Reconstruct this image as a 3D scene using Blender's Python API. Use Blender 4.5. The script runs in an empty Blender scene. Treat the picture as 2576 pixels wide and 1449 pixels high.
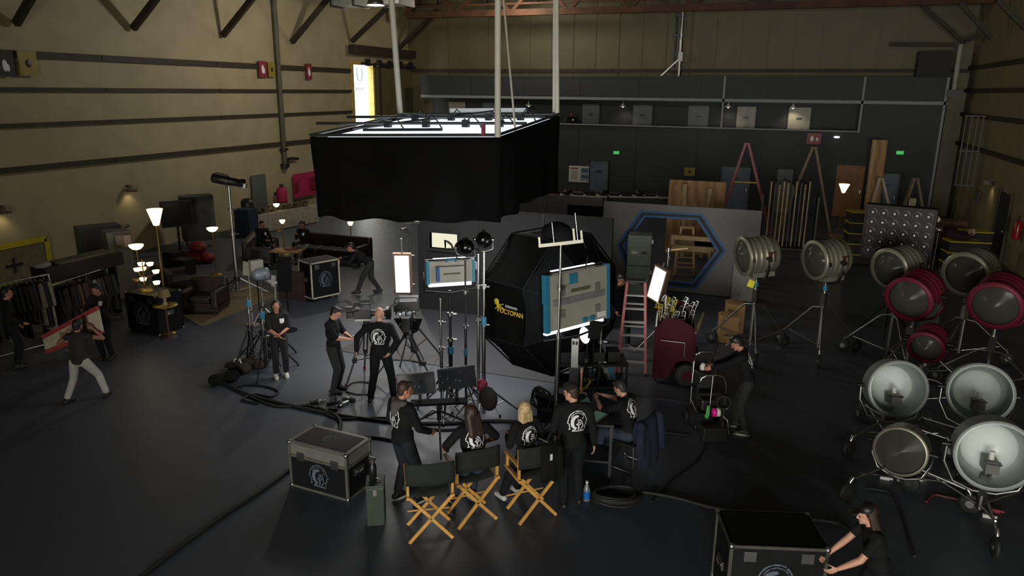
import bpy, math, random
from mathutils import Vector, Matrix, Euler, Quaternion
from mathutils.bvhtree import BVHTree
R = math.radians
rnd = random.Random(11)
S = bpy.context.scene
COL = S.collection
V = Vector

# ------------------------------------------------------------------ camera (image 2576 x 1449)
FOC, CAMH = 1850.0, 5.6
ROLL = R(0.6)
_psi, _t = R(20.2537), R(15.0353)
FWD = V((-math.sin(_psi)*math.cos(_t), math.cos(_psi)*math.cos(_t), -math.sin(_t)))
RIGHT = V((math.cos(_psi), math.sin(_psi), 0))
UP = RIGHT.cross(FWD)
_c, _s = math.cos(ROLL), math.sin(ROLL)
EYE = V((0, 0, CAMH))
cam_d = bpy.data.cameras.new('camera')
cam = bpy.data.objects.new('camera', cam_d)
COL.objects.link(cam)
cam_d.sensor_width = 36
cam_d.lens = 36*FOC/2576
cam_d.clip_end = 200
_cx, _cy = RIGHT*_c + UP*_s, UP*_c - RIGHT*_s
_m = Matrix((_cx, _cy, -FWD)).transposed().to_4x4()
_m.translation = EYE
cam.matrix_world = _m
S.camera = cam

def ray(px, py):
    x, y = (px-1288)/FOC, -(py-724.5)/FOC
    return FWD + _cx*x + _cy*y
def F(px, py, z=0.0):                       # pixel -> point on the plane z
    d = ray(px, py); return EYE + d*((z-CAMH)/d.z)
def PY(px, py, Y):                          # pixel -> point on the plane y = Y
    d = ray(px, py); return EYE + d*(Y/d.y)
def PX(px, py, X):                          # pixel -> point on the plane x = X
    d = ray(px, py); return EYE + d*(X/d.x)
def PD(px, py, D):                          # pixel -> point at view depth D
    return EYE + ray(px, py)*D
def hgt(b, px, py):                         # height above floor point b that shows at row py
    d = ray(px, py); h = V((FWD.x, FWD.y, 0))
    t = (b.x*h.x+b.y*h.y)/(d.x*h.x+d.y*h.y)
    return CAMH + t*d.z

# ------------------------------------------------------------------ world, exposure
W = bpy.data.worlds.new('world'); S.world = W
W.use_nodes = True
_bg = W.node_tree.nodes['Background']
_bg.inputs[0].default_value = (1, .985, .91, 1)
_bg.inputs[1].default_value = 20.0
S.view_settings.view_transform = 'Standard'
S.view_settings.look = 'None'
S.view_settings.gamma = 1
S.view_settings.use_curve_mapping = False
S.view_settings.exposure = 0.0

def light(name, kind, loc, energy, color=(1, 1, 1), size=.1, sizey=None, aim=None, spot=None):
    l = bpy.data.lights.new(name, kind)
    l.energy = energy; l.color = color
    if kind == 'AREA':
        l.size = size
        if sizey: l.shape = 'RECTANGLE'; l.size_y = sizey
    else: l.shadow_soft_size = size
    if spot: l.spot_size = R(spot); l.spot_blend = .8
    o = bpy.data.objects.new(name, l); COL.objects.link(o)
    o.location = loc
    if aim is not None: o.rotation_euler = V(aim).to_track_quat('-Z', 'Y').to_euler()
    return o

# daylight reaches the hall through the wide open rear door and the side door: portals for the sky
for nm, loc, w, h, aim in (('rear_door_portal', (.9, -16.9, 3.6), 11.8, 7.2, (0, 1, 0)),):
    po = light(nm, 'AREA', loc, 1, size=w, sizey=h, aim=aim)
    po.data.cycles.is_portal = True

# ------------------------------------------------------------------ materials
def lin(h):
    if not isinstance(h, str): return tuple(h)
    o = []
    for i in (0, 2, 4):
        v = int(h[i:i+2], 16)/255
        o.append(v/12.92 if v <= .04045 else ((v+.055)/1.055)**2.4)
    return tuple(o)
_mats = {}
def M(name, col, rough=.6, metal=0., var=.18, scale=6., bump=0., emit=0., trans=0., spec=.5):
    if name in _mats: return _mats[name]
    c = lin(col)
    m = bpy.data.materials.new(name); m.use_nodes = True
    nt = m.node_tree; b = nt.nodes['Principled BSDF']
    b.inputs['Roughness'].default_value = rough
    b.inputs['Metallic'].default_value = metal
    b.inputs['Specular IOR Level'].default_value = spec
    if trans: b.inputs['Transmission Weight'].default_value = trans
    if emit:
        b.inputs['Emission Color'].default_value = (*c, 1)
        b.inputs['Emission Strength'].default_value = emit
    if var:
        tc = nt.nodes.new('ShaderNodeTexCoord'); n = nt.nodes.new('ShaderNodeTexNoise')
        n.inputs['Scale'].default_value = scale; n.inputs['Detail'].default_value = 4
        r = nt.nodes.new('ShaderNodeValToRGB')
        r.color_ramp.elements[0].position = .3; r.color_ramp.elements[1].position = .7
        r.color_ramp.elements[0].color = (*[x*(1-var) for x in c], 1)
        r.color_ramp.elements[1].color = (*[min(1, x*(1+var)) for x in c], 1)
        nt.links.new(tc.outputs['Object'], n.inputs['Vector'])
        nt.links.new(n.outputs['Fac'], r.inputs['Fac'])
        nt.links.new(r.outputs['Color'], b.inputs['Base Color'])
        if bump:
            bp = nt.nodes.new('ShaderNodeBump'); bp.inputs['Strength'].default_value = bump
            bp.inputs['Distance'].default_value = .02
            nt.links.new(n.outputs['Fac'], bp.inputs['Height'])
            nt.links.new(bp.outputs['Normal'], b.inputs['Normal'])
    else:
        b.inputs['Base Color'].default_value = (*c, 1)
    _mats[name] = m
    return m
def EM(name, col, strength):
    if name in _mats: return _mats[name]
    m = bpy.data.materials.new(name); m.use_nodes = True
    nt = m.node_tree; nt.nodes.clear()
    e = nt.nodes.new('ShaderNodeEmission'); o = nt.nodes.new('ShaderNodeOutputMaterial')
    e.inputs[0].default_value = (*lin(col), 1); e.inputs[1].default_value = strength
    nt.links.new(e.outputs[0], o.inputs[0]); _mats[name] = m
    return m

# ------------------------------------------------------------------ mesh builder
class B:
    def __init__(s): s.v, s.f, s.mi, s.sm, s.m, s.k = [], [], [], [], None, 0
    def add(s, vs, fs, smooth=False):
        o = len(s.v)
        s.v += [tuple(s.m @ V(p)) if s.m else tuple(p) for p in vs]
        for f in fs: s.f.append([i+o for i in f]); s.mi.append(s.k); s.sm.append(smooth)
        return s
    def box(s, c, d, rot=None):
        q = [V((x*d[0]/2, y*d[1]/2, z*d[2]/2)) for z in (-1, 1) for y in (-1, 1) for x in (-1, 1)]
        if rot is not None:
            e = rot if isinstance(rot, Matrix) else Euler(rot).to_matrix()
            q = [e @ p for p in q]
        c = V(c)
        return s.add([p+c for p in q], [(0, 2, 3, 1), (4, 5, 7, 6), (0, 1, 5, 4), (2, 6, 7, 3), (0, 4, 6, 2), (1, 3, 7, 5)])
    def bar(s, a, b, w, t=None, up=(0, 0, 1)):        # square bar from a to b
        a, b = V(a), V(b); d = b-a; L = d.length; d.normalize()
        u = V(up)
        if abs(d.dot(u)) > .98: u = V((0, 1, 0))
        x = d.cross(u).normalized(); y = x.cross(d)
        return s.box((a+b)/2, (w, t or w, L), Matrix((x, y, d)).transposed())
    def cyl(s, a, b, r, r2=None, n=12, caps=True):
        a, b = V(a), V(b); r2 = r if r2 is None else r2
        d = (b-a).normalized(); u = V((0, 0, 1)) if abs(d.z) < .95 else V((1, 0, 0))
        x = d.cross(u).normalized(); y = d.cross(x)
        vs = []
        for p, q in ((a, r), (b, r2)):
            for i in range(n):
                t = 2*math.pi*i/n; vs.append(p+x*(math.cos(t)*q)+y*(math.sin(t)*q))
        s.add(vs, [(i, (i+1) % n, n+(i+1) % n, n+i) for i in range(n)], True)
        if caps: s.add(vs, [tuple(range(n))[::-1], tuple(range(n, 2*n))])
        return s
    def tube(s, pts, r, n=8, closed=False):
        pts = [V(p) for p in pts]; N = len(pts); vs = []; u = V((0, 0, 1))
        for i, p in enumerate(pts):
            a = pts[i-1] if i or closed else p
            b = pts[(i+1) % N] if i < N-1 or closed else p
            d = (b-a).normalized()
            x = d.cross(u)
            if x.length < .05: x = d.cross(V((1, 0, 0)))
            x.normalize(); y = d.cross(x)
            for k in range(n):
                t = 2*math.pi*k/n; vs.append(p+x*(math.cos(t)*r)+y*(math.sin(t)*r))
        fs = []
        for i in range(N if closed else N-1):
            j = (i+1) % N
            for k in range(n): fs.append((i*n+k, i*n+(k+1) % n, j*n+(k+1) % n, j*n+k))
        s.add(vs, fs, True)
        if not closed: s.add(vs, [tuple(range(n))[::-1], tuple(range((N-1)*n, N*n))])
        return s
    def lathe(s, prof, o=(0, 0, 0), ax=(0, 0, 1), n=24, a0=0, a1=2*math.pi):
        o = V(o); d = V(ax).normalized(); u = V((0, 0, 1)) if abs(d.z) < .95 else V((1, 0, 0))
        x = d.cross(u).normalized(); y = d.cross(x); full = abs(a1-a0-2*math.pi) < 1e-6
        m = n if full else n+1; vs = []
        for r, z in prof:
            for i in range(m):
                t = a0+(a1-a0)*i/n; vs.append(o+d*z+x*(math.cos(t)*r)+y*(math.sin(t)*r))
        fs = []
        for j in range(len(prof)-1):
            for i in range(n):
                k = (i+1) % m
                fs.append((j*m+i, j*m+k, (j+1)*m+k, (j+1)*m+i))
        return s.add(vs, fs, True)
    def ell(s, c, r, rot=None, n=14):
        c = V(c); vs = []; h = n//2
        for j in range(h+1):
            ph = math.pi*j/h
            for i in range(n):
                t = 2*math.pi*i/n
                p = V((r[0]*math.sin(ph)*math.cos(t), r[1]*math.sin(ph)*math.sin(t), r[2]*math.cos(ph)))
                if rot is not None: p = rot @ p
                vs.append(c+p)
        fs = [(j*n+i, (j+1)*n+i, (j+1)*n+(i+1) % n, j*n+(i+1) % n) for j in range(h) for i in range(n)]
        return s.add(vs, fs, True)
    def cap(s, a, b, ra, rb, n=12):                   # tapered capsule
        s.ell(a, (ra,)*3, n=n); s.ell(b, (rb,)*3, n=n)
        if (V(a)-V(b)).length > 1e-4: s.cyl(a, b, ra, rb, n)
        return s
    def prism(s, poly, a, b, fr):                     # 2-D outline extruded from a to b along fr's third axis
        n = len(poly); fr = fr if isinstance(fr, Matrix) else Matrix.Identity(4)
        vs = [fr @ V((x, y, a)) for x, y in poly]+[fr @ V((x, y, b)) for x, y in poly]
        return s.add(vs, [tuple(range(n))[::-1], tuple(range(n, 2*n))]+[(i, (i+1) % n, n+(i+1) % n, n+i) for i in range(n)])
    def quad(s, a, b, c, d): return s.add([a, b, c, d], [(0, 1, 2, 3)])
    def build(s, name, mat=None, parent=None, bev=0, loc=None, label=None):
        me = bpy.data.meshes.new(name)
        me.from_pydata(s.v, [], s.f)
        me.polygons.foreach_set('material_index', s.mi); me.polygons.foreach_set('use_smooth', s.sm)
        for m in (mat if isinstance(mat, (list, tuple)) else [mat]): me.materials.append(m)
        me.update()
        o = bpy.data.objects.new(name, me); COL.objects.link(o)
        if parent: o.parent = parent
        if loc is not None: o.location = loc
        if bev:
            q = o.modifiers.new('bevel', 'BEVEL'); q.width = bev; q.segments = 2; q.limit_method = 'ANGLE'
        if label: o['label'] = label
        return o

def T(name, label, cat, loc, rz=0., group=None, rot=None):
    o = bpy.data.objects.new(name, None); COL.objects.link(o)
    o.empty_display_size = .1
    o.location = loc; o.rotation_euler = rot if rot is not None else (0, 0, R(rz))
    o['label'] = label; o['category'] = cat
    if group: o['group'] = group
    return o
def tag(o, label, cat, group=None):
    o['label'] = label; o['category'] = cat
    if group: o['group'] = group
    return o
def struct(o): o['kind'] = 'structure'; return o
def dup(root, loc=None, rz=None, label=None):
    def cp(o, p):
        c = o.copy(); COL.objects.link(c); c.parent = p
        for q in o.children: cp(q, c)
        return c
    r = cp(root, None)
    if loc is not None: r.location = loc
    if rz is not None: r.rotation_euler = (0, 0, R(rz))
    if label: r['label'] = label
    return r

def text_mesh(body, size, m, parent, name, matrix, extrude=.002, offset=0.):
    c = bpy.data.curves.new(name, 'FONT'); c.body = body; c.size = size; c.extrude = extrude; c.offset = offset; c.align_x = 'CENTER'; c.align_y = 'CENTER'
    q = bpy.data.objects.new(name+'_curve', c); me = bpy.data.meshes.new_from_object(q)
    bpy.data.objects.remove(q); bpy.data.curves.remove(c)
    me.materials.clear(); me.materials.append(m)
    o = bpy.data.objects.new(name, me); COL.objects.link(o); o.parent = parent; o.matrix_local = matrix
    return o

# common materials
CHROME = M('chrome', 'c4c4c0', .25, 1., .08)
STEEL = M('brushed_steel', '9a9a98', .38, 1., .12)
DSTEEL = M('dark_steel', '3c3c3e', .42, .8, .2)
BLACK = M('black_plastic', '161617', .45, 0, .2)
CLOTHB = M('black_cloth', '0d0d0e', .92, 0, .25, 12, spec=.2)
RUBBER = M('rubber', '101010', .7, 0, .2)
ALU = M('aluminium', '8f8f8c', .4, .85, .12)
WHITE = M('white_paint', 'c9c8c4', .5, 0, .06)
TEAL = M('teal_tape', '27708c', .5, 0, .12)
BLUE = M('blue_tape', '1c4f86', .55, 0, .15)
YELLOW = M('yellow_paint', 'b6a520', .5, 0, .15)
PLY = M('plywood', '94704a', .6, 0, .18, 5)
PINE = M('pine_wood', 'b09468', .6, 0, .15, 8)
HONEY = M('honey_wood', 'c4934c', .42, 0, .2, 9)
PRINT = M('white_print', 'dcdce0', .7, 0, .05)
PANEL_GREY = M('panel_grey', '959288', .5, .1, .06)
# ================================================================== the hall
YO, YG = 38.0, 39.6                                   # office front, gable wall behind it
XL = PY(1030, 180, YG).x
XR = PY(2440, 180, YG).x
ZC = 10.9
YB = -17.0
ft = bpy.data.materials.new('painted_concrete'); ft.use_nodes = True
nt = ft.node_tree; bs = nt.nodes['Principled BSDF']
tc = nt.nodes.new('ShaderNodeTexCoord')
n1 = nt.nodes.new('ShaderNodeTexNoise'); n1.inputs['Scale'].default_value = .35; n1.inputs['Detail'].default_value = 5
n2 = nt.nodes.new('ShaderNodeTexNoise'); n2.inputs['Scale'].default_value = 5; n2.inputs['Detail'].default_value = 6
r1 = nt.nodes.new('ShaderNodeValToRGB')
r1.color_ramp.elements[0].color = (*lin('3d4149'), 1); r1.color_ramp.elements[1].color = (*lin('484c55'), 1)
r1.color_ramp.elements[0].position = .3; r1.color_ramp.elements[1].position = .7
mx = nt.nodes.new('ShaderNodeMath'); mx.operation = 'MULTIPLY_ADD'; mx.inputs[1].default_value = .22; mx.inputs[2].default_value = .34
nt.links.new(tc.outputs['Object'], n1.inputs['Vector']); nt.links.new(tc.outputs['Object'], n2.inputs['Vector'])
nt.links.new(n1.outputs['Fac'], r1.inputs['Fac']); nt.links.new(r1.outputs['Color'], bs.inputs['Base Color'])
nt.links.new(n2.outputs['Fac'], mx.inputs[0]); nt.links.new(mx.outputs[0], bs.inputs['Roughness'])
bs.inputs['Specular IOR Level'].default_value = .35

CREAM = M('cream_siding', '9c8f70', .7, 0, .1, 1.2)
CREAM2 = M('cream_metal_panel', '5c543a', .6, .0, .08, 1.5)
GIRT = M('brown_girt', '2f2515', .7, 0, .2, 3)
OFFICE = M('blue_grey_paint', '26292b', .65, 0, .08, 1.5)
OFFTRIM = M('pale_grey_trim', '7c8282', .6, 0, .08)
RUST = M('rust_steel', '4a2c18', .75, .1, .35, 2)
DARKROOF = M('dark_roof_deck', '2a221b', .85, 0, .2, 1)

o = struct(B().box(((XL+XR)/2, (YB+YG)/2, -.1), (XR-XL+1, YG-YB+1, .2)).build('floor', ft))
# left wall with the tall door opening
dl, dr = PX(885, 240, XL).y, PX(934, 240, XL).y
dtop = PX(905, 163, XL).z
wl = struct(B().box((XL-.1, (YB+dl)/2, ZC/2), (.2, dl-YB, ZC)).box((XL-.1, (dr+YG)/2, ZC/2), (.2, YG-dr, ZC))
            .box((XL-.1, (dl+dr)/2, (ZC+dtop)/2), (.2, dr-dl, ZC-dtop)).build('wall_left', CREAM))
for a, b_, w in (((0, 145), (878, 172), .2), ((0, 235), (878, 224), .13), ((0, 323), (878, 278), .12), ((0, 440), (878, 339), .16)):
    z = (PX(*a, XL).z+PX(*b_, XL).z)/2
    y = dl-.1; ya = 3.0
    while ya < y-.5:                                   # girts in lengths between the studs
        yb = min(ya+5.2, y)
        B().box((XL+.05, (ya+yb)/2, z), (.1, yb-ya-.03, w)).build('girt', GIRT, wl)
        ya = yb
for (x1, y1), (x2, y2) in (((40, 60), (75, 0)), ((335, 72), (390, 0)), ((560, 90), (632, 0)), ((735, 106), (822, 0)), ((885, 104), (952, 40)), ((1000, 125), (1078, 46))):
    p = PX(x1, y1, XL+.1); q = PY(x2, y2, p.y); q = p+(q-p)*(2.2 if y2 < 10 else 1.25)
    if q.z > 10.6: q = p+(q-p)*((10.6-p.z)/(q.z-p.z))
    B().bar(p, q, .16, .2).build('brace', GIRT, wl)
# vertical pipe down the left wall
pp = PX(704, 230, XL+.12)
pipe = tag(B().cyl((pp.x, pp.y, 2.1), (pp.x, pp.y, 10.6), .11, n=12).build('sprinkler_pipe', M('pipe_paint', '514a38', .6)), 'tall brown vertical pipe running down the cream left wall', 'pipe')
for za, zb in ((2.2, 2.35), (2.95, 3.02)): B().cyl((pp.x, pp.y, za), (pp.x, pp.y, zb), .2).build('pipe_flange', DSTEEL, pipe)
B().tube([(pp.x, pp.y, 2.55), (pp.x+.05, pp.y+.5, 2.55), (pp.x+.05, pp.y+.9, 2.5)], .06).build('side_outlet', DSTEEL, pipe)
# door: panel slid aside on its overhead track
dy0, dy1 = dr+.02, YG-.1
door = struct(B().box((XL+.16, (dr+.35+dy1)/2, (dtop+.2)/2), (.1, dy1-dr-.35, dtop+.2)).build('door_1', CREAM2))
B().box((XL+.24, dr+.55, (dtop)/2), (.06, .12, dtop)).box((XL+.24, (dr+dy1)/2+.5, dtop/2), (.06, .14, dtop)).build('door_stile', GIRT, door)
pa, pb = PX(880, 112, XL+.35), PX(1078, 150, XL+.35)
B().box((XL+.3, (dl-.3+YG)/2, pa.z*.5+pb.z*.5), (.34, YG-dl+.3, .42)).build('door_track', GIRT, door)
B().bar((XL+.4, dl+.4, pb.z-.5), (XL+.4, YG-.1, pb.z-.5), .1).build('track_rail', DSTEEL, door)
for k in range(5):
    B().box((XL+.4, dl+1.0+k*1.15, pb.z-.42), (.16, .3, .34)).build('track_hanger', DSTEEL, door)
fr_ = struct(B().box((XL+.02, dl-.06, dtop/2), (.3, .14, dtop)).box((XL+.02, dr+.06, dtop/2), (.3, .14, dtop))
             .box((XL+.02, (dl+dr)/2, dtop+.08), (.3, dr-dl+.2, .18)).build('trim_1', M('yellow_jamb', 'a99350', .6)))
# sunlit white building and ground outside the door
sign = M('facade_lettering', '20282c', .8)
fac = struct(B().box((XL-6.15, dr+1.5, 12), (.3, 30, 25)).build('wall_outside', M('white_facade', '8c9093', .8, 0, .03)))
fy, fz = PX(905, 205, XL-6).y, PX(905, 190, XL-6).z
b = B()
for i in range(9):
    t0, t1 = math.pi*(1+i/9), math.pi*(1+(i+1)/9)
    b.bar((XL-5.97, fy+.3*math.cos(t0), fz+.35*math.sin(t0)), (XL-5.97, fy+.3*math.cos(t1), fz+.35*math.sin(t1)), .09, .03, (1, 0, 0))
b.box((XL-5.97, fy-.3, fz+.25), (.03, .09, .5)).box((XL-5.97, fy+.3, fz+.25), (.03, .09, .5)).build('letter', sign, fac)
B().box((XL-5.97, fy, fz-.85), (.03, .95, .2)).build('sign_bar', sign, fac)
B().box((XL-5.97, fy+.1, fz+.75), (.03, .8, .1)).build('sign_bar', sign, fac)
struct(B().box((XL-3.4, 33, -.15), (6.0, 30, .2)).build('floor_outside', M('pavement', '9a9890', .8)))

# gable wall of vertical metal sheets with its rail
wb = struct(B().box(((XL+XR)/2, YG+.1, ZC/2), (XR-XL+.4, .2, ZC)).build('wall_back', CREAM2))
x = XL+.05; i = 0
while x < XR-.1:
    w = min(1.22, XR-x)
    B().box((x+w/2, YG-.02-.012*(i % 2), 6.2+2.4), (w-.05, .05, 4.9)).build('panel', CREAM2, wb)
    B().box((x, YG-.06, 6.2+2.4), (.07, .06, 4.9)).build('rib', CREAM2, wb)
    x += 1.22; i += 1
zr = PY(1700, 178, YG).z
xa = XL
while xa < XR-.3:
    xb = min(xa+6, XR); B().box(((xa+xb)/2, YG-.12, zr), (xb-xa-.03, .14, .17)).build('girt', GIRT, wb); xa = xb
# right wall
wr = struct(B().box((XR+.1, (YB+YG)/2, ZC/2), (.2, YG-YB, ZC)).build('wall_right', M('cream_siding_dimmed', '7a7052', .7, 0, .1, 1.2)))  # same cream siding, darkened so its colour carries the right wall's dimmer light
for px, py in ((2543, 227), (2509, 298), (2504, 388), (2451, 171)):
    z = PX(px, py, XR).z; ya = 14.
    while ya < YG-1:
        yb = min(ya+6, YG); B().box((XR-.06, (ya+yb)/2, z), (.12, yb-ya-.03, .16)).build('girt', GIRT, wr); ya = yb
for a, b_, Y in (((2320, 12), (2425, 106), YG-2), ((2415, 8), (2495, 96), YG-6), ((2510, 0), (2580, 72), YG-10), ((2425, 106), (2510, 74), YG-2), ((2240, 112), (2402, 113), YG-1)):
    p, q = PY(*a, Y), PY(*b_, Y)
    if q.x > XR-.1: q = p+(q-p)*((XR-.1-p.x)/(q.x-p.x))
    B().bar(p, q, .14, .16).build('brace', GIRT, wr)
p, q = PY(2418, 112, YG-1.5), PY(2412, 226, YG-1.5)
p.x = q.x = min(p.x, XR-.5)
col = tag(B().cyl(q, p, .11).build('roof_drain_pipe', M('pale_pipe', '8c8a80', .5)), 'pale vertical pipe above black box in right back corner', 'pipe')
B().box(q-V((0, 0, .15)), (.6, .5, .3)).build('pipe_box', BLACK, col)
# rear wall behind the camera, ceiling
struct(B().box(((XL-5)/2, YB-.1, ZC/2), (-5-XL, .2, ZC)).box((.9, YB-.1, (7.2+ZC)/2), (11.8, .2, ZC-7.2)).box(((6.8+XR)/2, YB-.1, ZC/2), (XR-6.8, .2, ZC)).build('wall_rear', CREAM))
# unseen wing wall added to keep rear daylight off the left wall and floor
struct(B().box((-5.1, (YB-5.5)/2, ZC/2), (.2, -5.5-YB, ZC)).build('wall_light_blocker', CREAM))
ce = struct(B().box(((XL+XR)/2, (YB+YG)/2, ZC+.1), (XR-XL+.4, YG-YB+.4, .2)).build('ceiling', DARKROOF))
xx0 = PY(1000, 40, 36).x
for Y in (36.8, 31.5, 26):
    zb = PY(1500, 26, 36.8).z if Y > 36 else 10.35
    B().box(((xx0+XR)/2, Y, zb), (XR-xx0-.2, .26, .3)).build('truss_chord', RUST, ce)
    B().box(((xx0+XR)/2, Y, zb+.42), (XR-xx0-.2, .1, .1)).build('truss_rail', RUST, ce)
    xk = xx0; j = 0
    while xk < XR-1.6:
        B().bar((xk, Y, zb), (xk+1.5, Y, ZC), .16).build('truss_web', RUST, ce)
        B().bar((xk+1.5, Y, ZC), (xk+3, Y, zb), .16).build('truss_web', RUST, ce); xk += 3
for k in range(8):
    xk = xx0+.4+k*2.9
    B().box((xk, 31, ZC-.22), (.14, 16.5, .26)).build('purlin', RUST, ce)
    B().bar((xk+.3, YG-.3, 10.05), (xk+1.6, 36.8, 10.3), .07).build('roof_tie', GIRT, ce)

# ================================================================== office block across the back
zt = PY(1800, 192, YO).z; zl = PY(1800, 252, YO).z; zp = PY(1700, 320, YO).z
xo0 = PY(1060, 250, YO).x; xo1 = PY(2384, 250, YO).x; xrec = PY(2168, 290, YO).x
fb = zp-1.05                                           # balcony floor
wo = struct(B().box(((xo0+xo1)/2, YO+.1, (zl+zt)/2), (xo1-xo0, .2, zt-zl))
            .box(((xo0+xrec)/2, YO+.1, zp/2), (xrec-xo0, .2, zp)).box(((xrec+xo1)/2, YO+.1, zl/2), (xo1-xrec, .2, zl))
            .box(((xo0+xo1)/2, YO+1.4, zt/2), (xo1-xo0, .15, zt)).box(((xo0+xo1)/2, YO+.75, fb-.1), (xo1-xo0, 1.3, .2))
            .box(((xo0+xo1)/2, YO+.7, zt-.06), (xo1-xo0, 1.5, .12)).box((xo1-.05, YO+.7, zt/2), (.1, 1.4, zt)).build('wall_office', OFFICE))
B().box(((xo0+xo1)/2, YO-.03, zl), (xo1-xo0, .06, .14)).build('lintel_trim', OFFTRIM, wo)
B().box(((xo0+xrec)/2, YO-.02, zp+.02), (xrec-xo0, .26, .06)).build('parapet_cap', OFFTRIM, wo)
for px in (1820, 2170):
    xx = PY(px, 250, YO).x; B().box((xx, YO-.03, (zp+zt)/2), (.09, .06, zt-zp)).build('post', OFFTRIM, wo)
xx = PY(2378, 250, YO).x; B().box((xx, YO-.03, zt/2), (.1, .06, zt)).build('post', OFFTRIM, wo)
xd = xo0
while xd < xo1-.4:
    w = min(3.05, xo1-xd)
    B().box((xd+w/2, YO-.012, (zl+zt)/2+.02), (w-.03, .024, zt-zl-.2)).build('panel', OFFICE, wo)
    if xd+w < xrec: B().box((xd+w/2, YO-.012, zp/2), (w-.03, .024, zp-.12)).build('panel', OFFICE, wo)
    xd += 3.05
DOORM = M('grey_door', '5c6062', .5, 0, .06); DOORL = M('pale_door', '8d897c', .5, 0, .06)
DOORB = M('blue_grey_door', '4f5763', .5)
n = 0
def door(px0, px1, Y, zb, m, h=2.08):
    global n
    n += 1
    a, b_ = PY(px0, 300, Y).x, PY(px1, 300, Y).x
    d = struct(B().box(((a+b_)/2, Y-.03, zb+h/2), (b_-a, .05, h)).build('door_%d' % (n+1), m))
    B().box((a-.03, Y-.03, zb+h/2), (.06, .08, h+.06)).box((b_+.03, Y-.03, zb+h/2), (.06, .08, h+.06)).box(((a+b_)/2, Y-.03, zb+h+.03), (b_-a+.12, .08, .06)).build('door_frame', OFFICE, d)
    B().box((b_-.12, Y-.09, zb+1.0), (.05, .06, .14)).build('handle', STEEL, d)
    B().box(((a+b_)/2, Y-.06, zb+1.55), (.26, .02, .1)).build('door_plate', BLACK, d)
for px0, px1, m in ((1130, 1172, DOORL), (1215, 1252, DOORM), (1465, 1507, DOORM), (1592, 1640, DOORM), (1731, 1782, DOORM), (1853, 1900, DOORL), (1983, 2038, DOORL)):
    door(px0, px1, YO+1.32, fb, m)
for px0, px1, m in ((1490, 1535, DOORB), (1826, 1900, DOORB), (1970, 2010, DOORM), (2235, 2285, DOORB)):
    door(px0, px1, YO-.03, 0, m)
# gooseneck lamps on the balcony
LAMPW = EM('lamp_warm', 'ffe2b0', 6.)
for i, (px, py, e) in enumerate(((1330, 265, 1), (1567, 267, 6), (1832, 268, 7), (1995, 270, 14))):
    Y = YO+.75; p = PY(px, py, Y)
    t = T('pendant_lamp', ['small dome lamp over the left end of the balcony', 'dome lamp on balcony between the second and third grey doors', 'dome lamp beside the balcony post, left of pale door', 'bright dome lamp above the rightmost pale balcony door'][i], 'lamp', p, 0, 'balcony lamps')
    B().lathe([(.03, .18), (.05, .1), (.16, .02), (.2, -.03)], n=16).build('shade', WHITE, t)
    B().ell((0, 0, -.02), (.05, .05, .05)).build('bulb', EM('balcony_bulb', 'ffe8c0', 5), t)
    B().cyl((0, 0, .16), (0, 0, zl+.25-p.z), .012).build('stem', STEEL, t)
    light('balcony_light', 'SPOT', (p.x, p.y, p.z-.1), e*2.2, (1, .86, .62), .05, aim=(0, .35, -1), spot=120)
# lit exit signs, notices
for px, py, l in ((1551, 384, 'green lit exit sign on office wall above blue grey door'), (2264, 384, 'green lit exit sign on office wall near right corner')):
    p = PY(px, py, YO-.06)
    t = T('exit_sign', l, 'exit sign', p, 0, 'exit signs')
    B().box((0, 0, 0), (.34, .08, .2)).build('sign_case', M('exit_green', '1f7a35', .5), t)
    B().box((0, -.045, 0), (.3, .01, .16)).build('sign_face', EM('exit_glow', '35d05a', .55), t)
    text_mesh('EXIT', .13, EM('exit_letters', 'a8f0b0', .7), t, 'sign_text', Matrix.Translation((0, -.053, 0)) @ Matrix.Rotation(R(90), 4, 'X'))
p = PY(1458, 438, YO-.05)
t = T('notice_board', 'white notice board with two printed sheets beside grey door', 'notice board', p)
B().box((0, 0, 0), (1.16, .04, .84)).build('board', WHITE, t)
B().box((-.29, -.025, 0), (.46, .01, .72)).build('left_sheet', M('paper', 'bdb9b0', .7), t)
B().box((.29, -.025, .0), (.46, .01, .72)).build('right_sheet', M('paper_grey', '8a9098', .7), t)
B().box((-.29, -.034, .3), (.4, .006, .07)).build('red_heading', M('red_ink', '8a3838', .7), t)
B().box((.29, -.034, .2), (.38, .006, .2)).box((.29, -.034, -.12), (.36, .006, .16)).build('blue_picture', M('blue_ink', '3f5666', .7), t)
b = B()
for k in range(6): b.box((-.29, -.034, .15-k*.08), (.36-.05*(k % 3), .006, .02))
b.build('text_lines', M('grey_ink', '55534f', .7), t)
def sign_board(name, label, pos, w, h, m, mark, rot=0, wall='y'):
    t = T(name, label, 'sign', pos, rot)
    if name == 'wall_sign': w *= .8; h *= .82
    B().box((0, 0, 0), (w, .04, h)).build('sign_panel', m, t)
    b = B()
    if mark == 'flame': b.ell((-w*.05, -.025, 0), (w*.16, .012, h*.28)).ell((w*.12, -.025, -h*.1), (w*.1, .012, h*.18))
    elif mark == 'two': b.ell((-w*.15, -.025, 0), (w*.13, .012, h*.25)).ell((w*.22, -.025, -.02), (w*.1, .012, h*.16))
    else: b.ell((0, -.025, 0), (w*.16, .012, h*.16))
    if mark != 'none': b.build('sign_symbol', PRINT if mark != 'dot' else DSTEEL, t)
RED = M('sign_red', '7c1f2a', .5); YEL = M('sign_yellow', '8a7518', .5)
sign_board('yellow_sign', 'square yellow notice on office wall above the plywood sheet', PY(1735, 432, YO-.05), .52, .42, YEL, 'dot')
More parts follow.
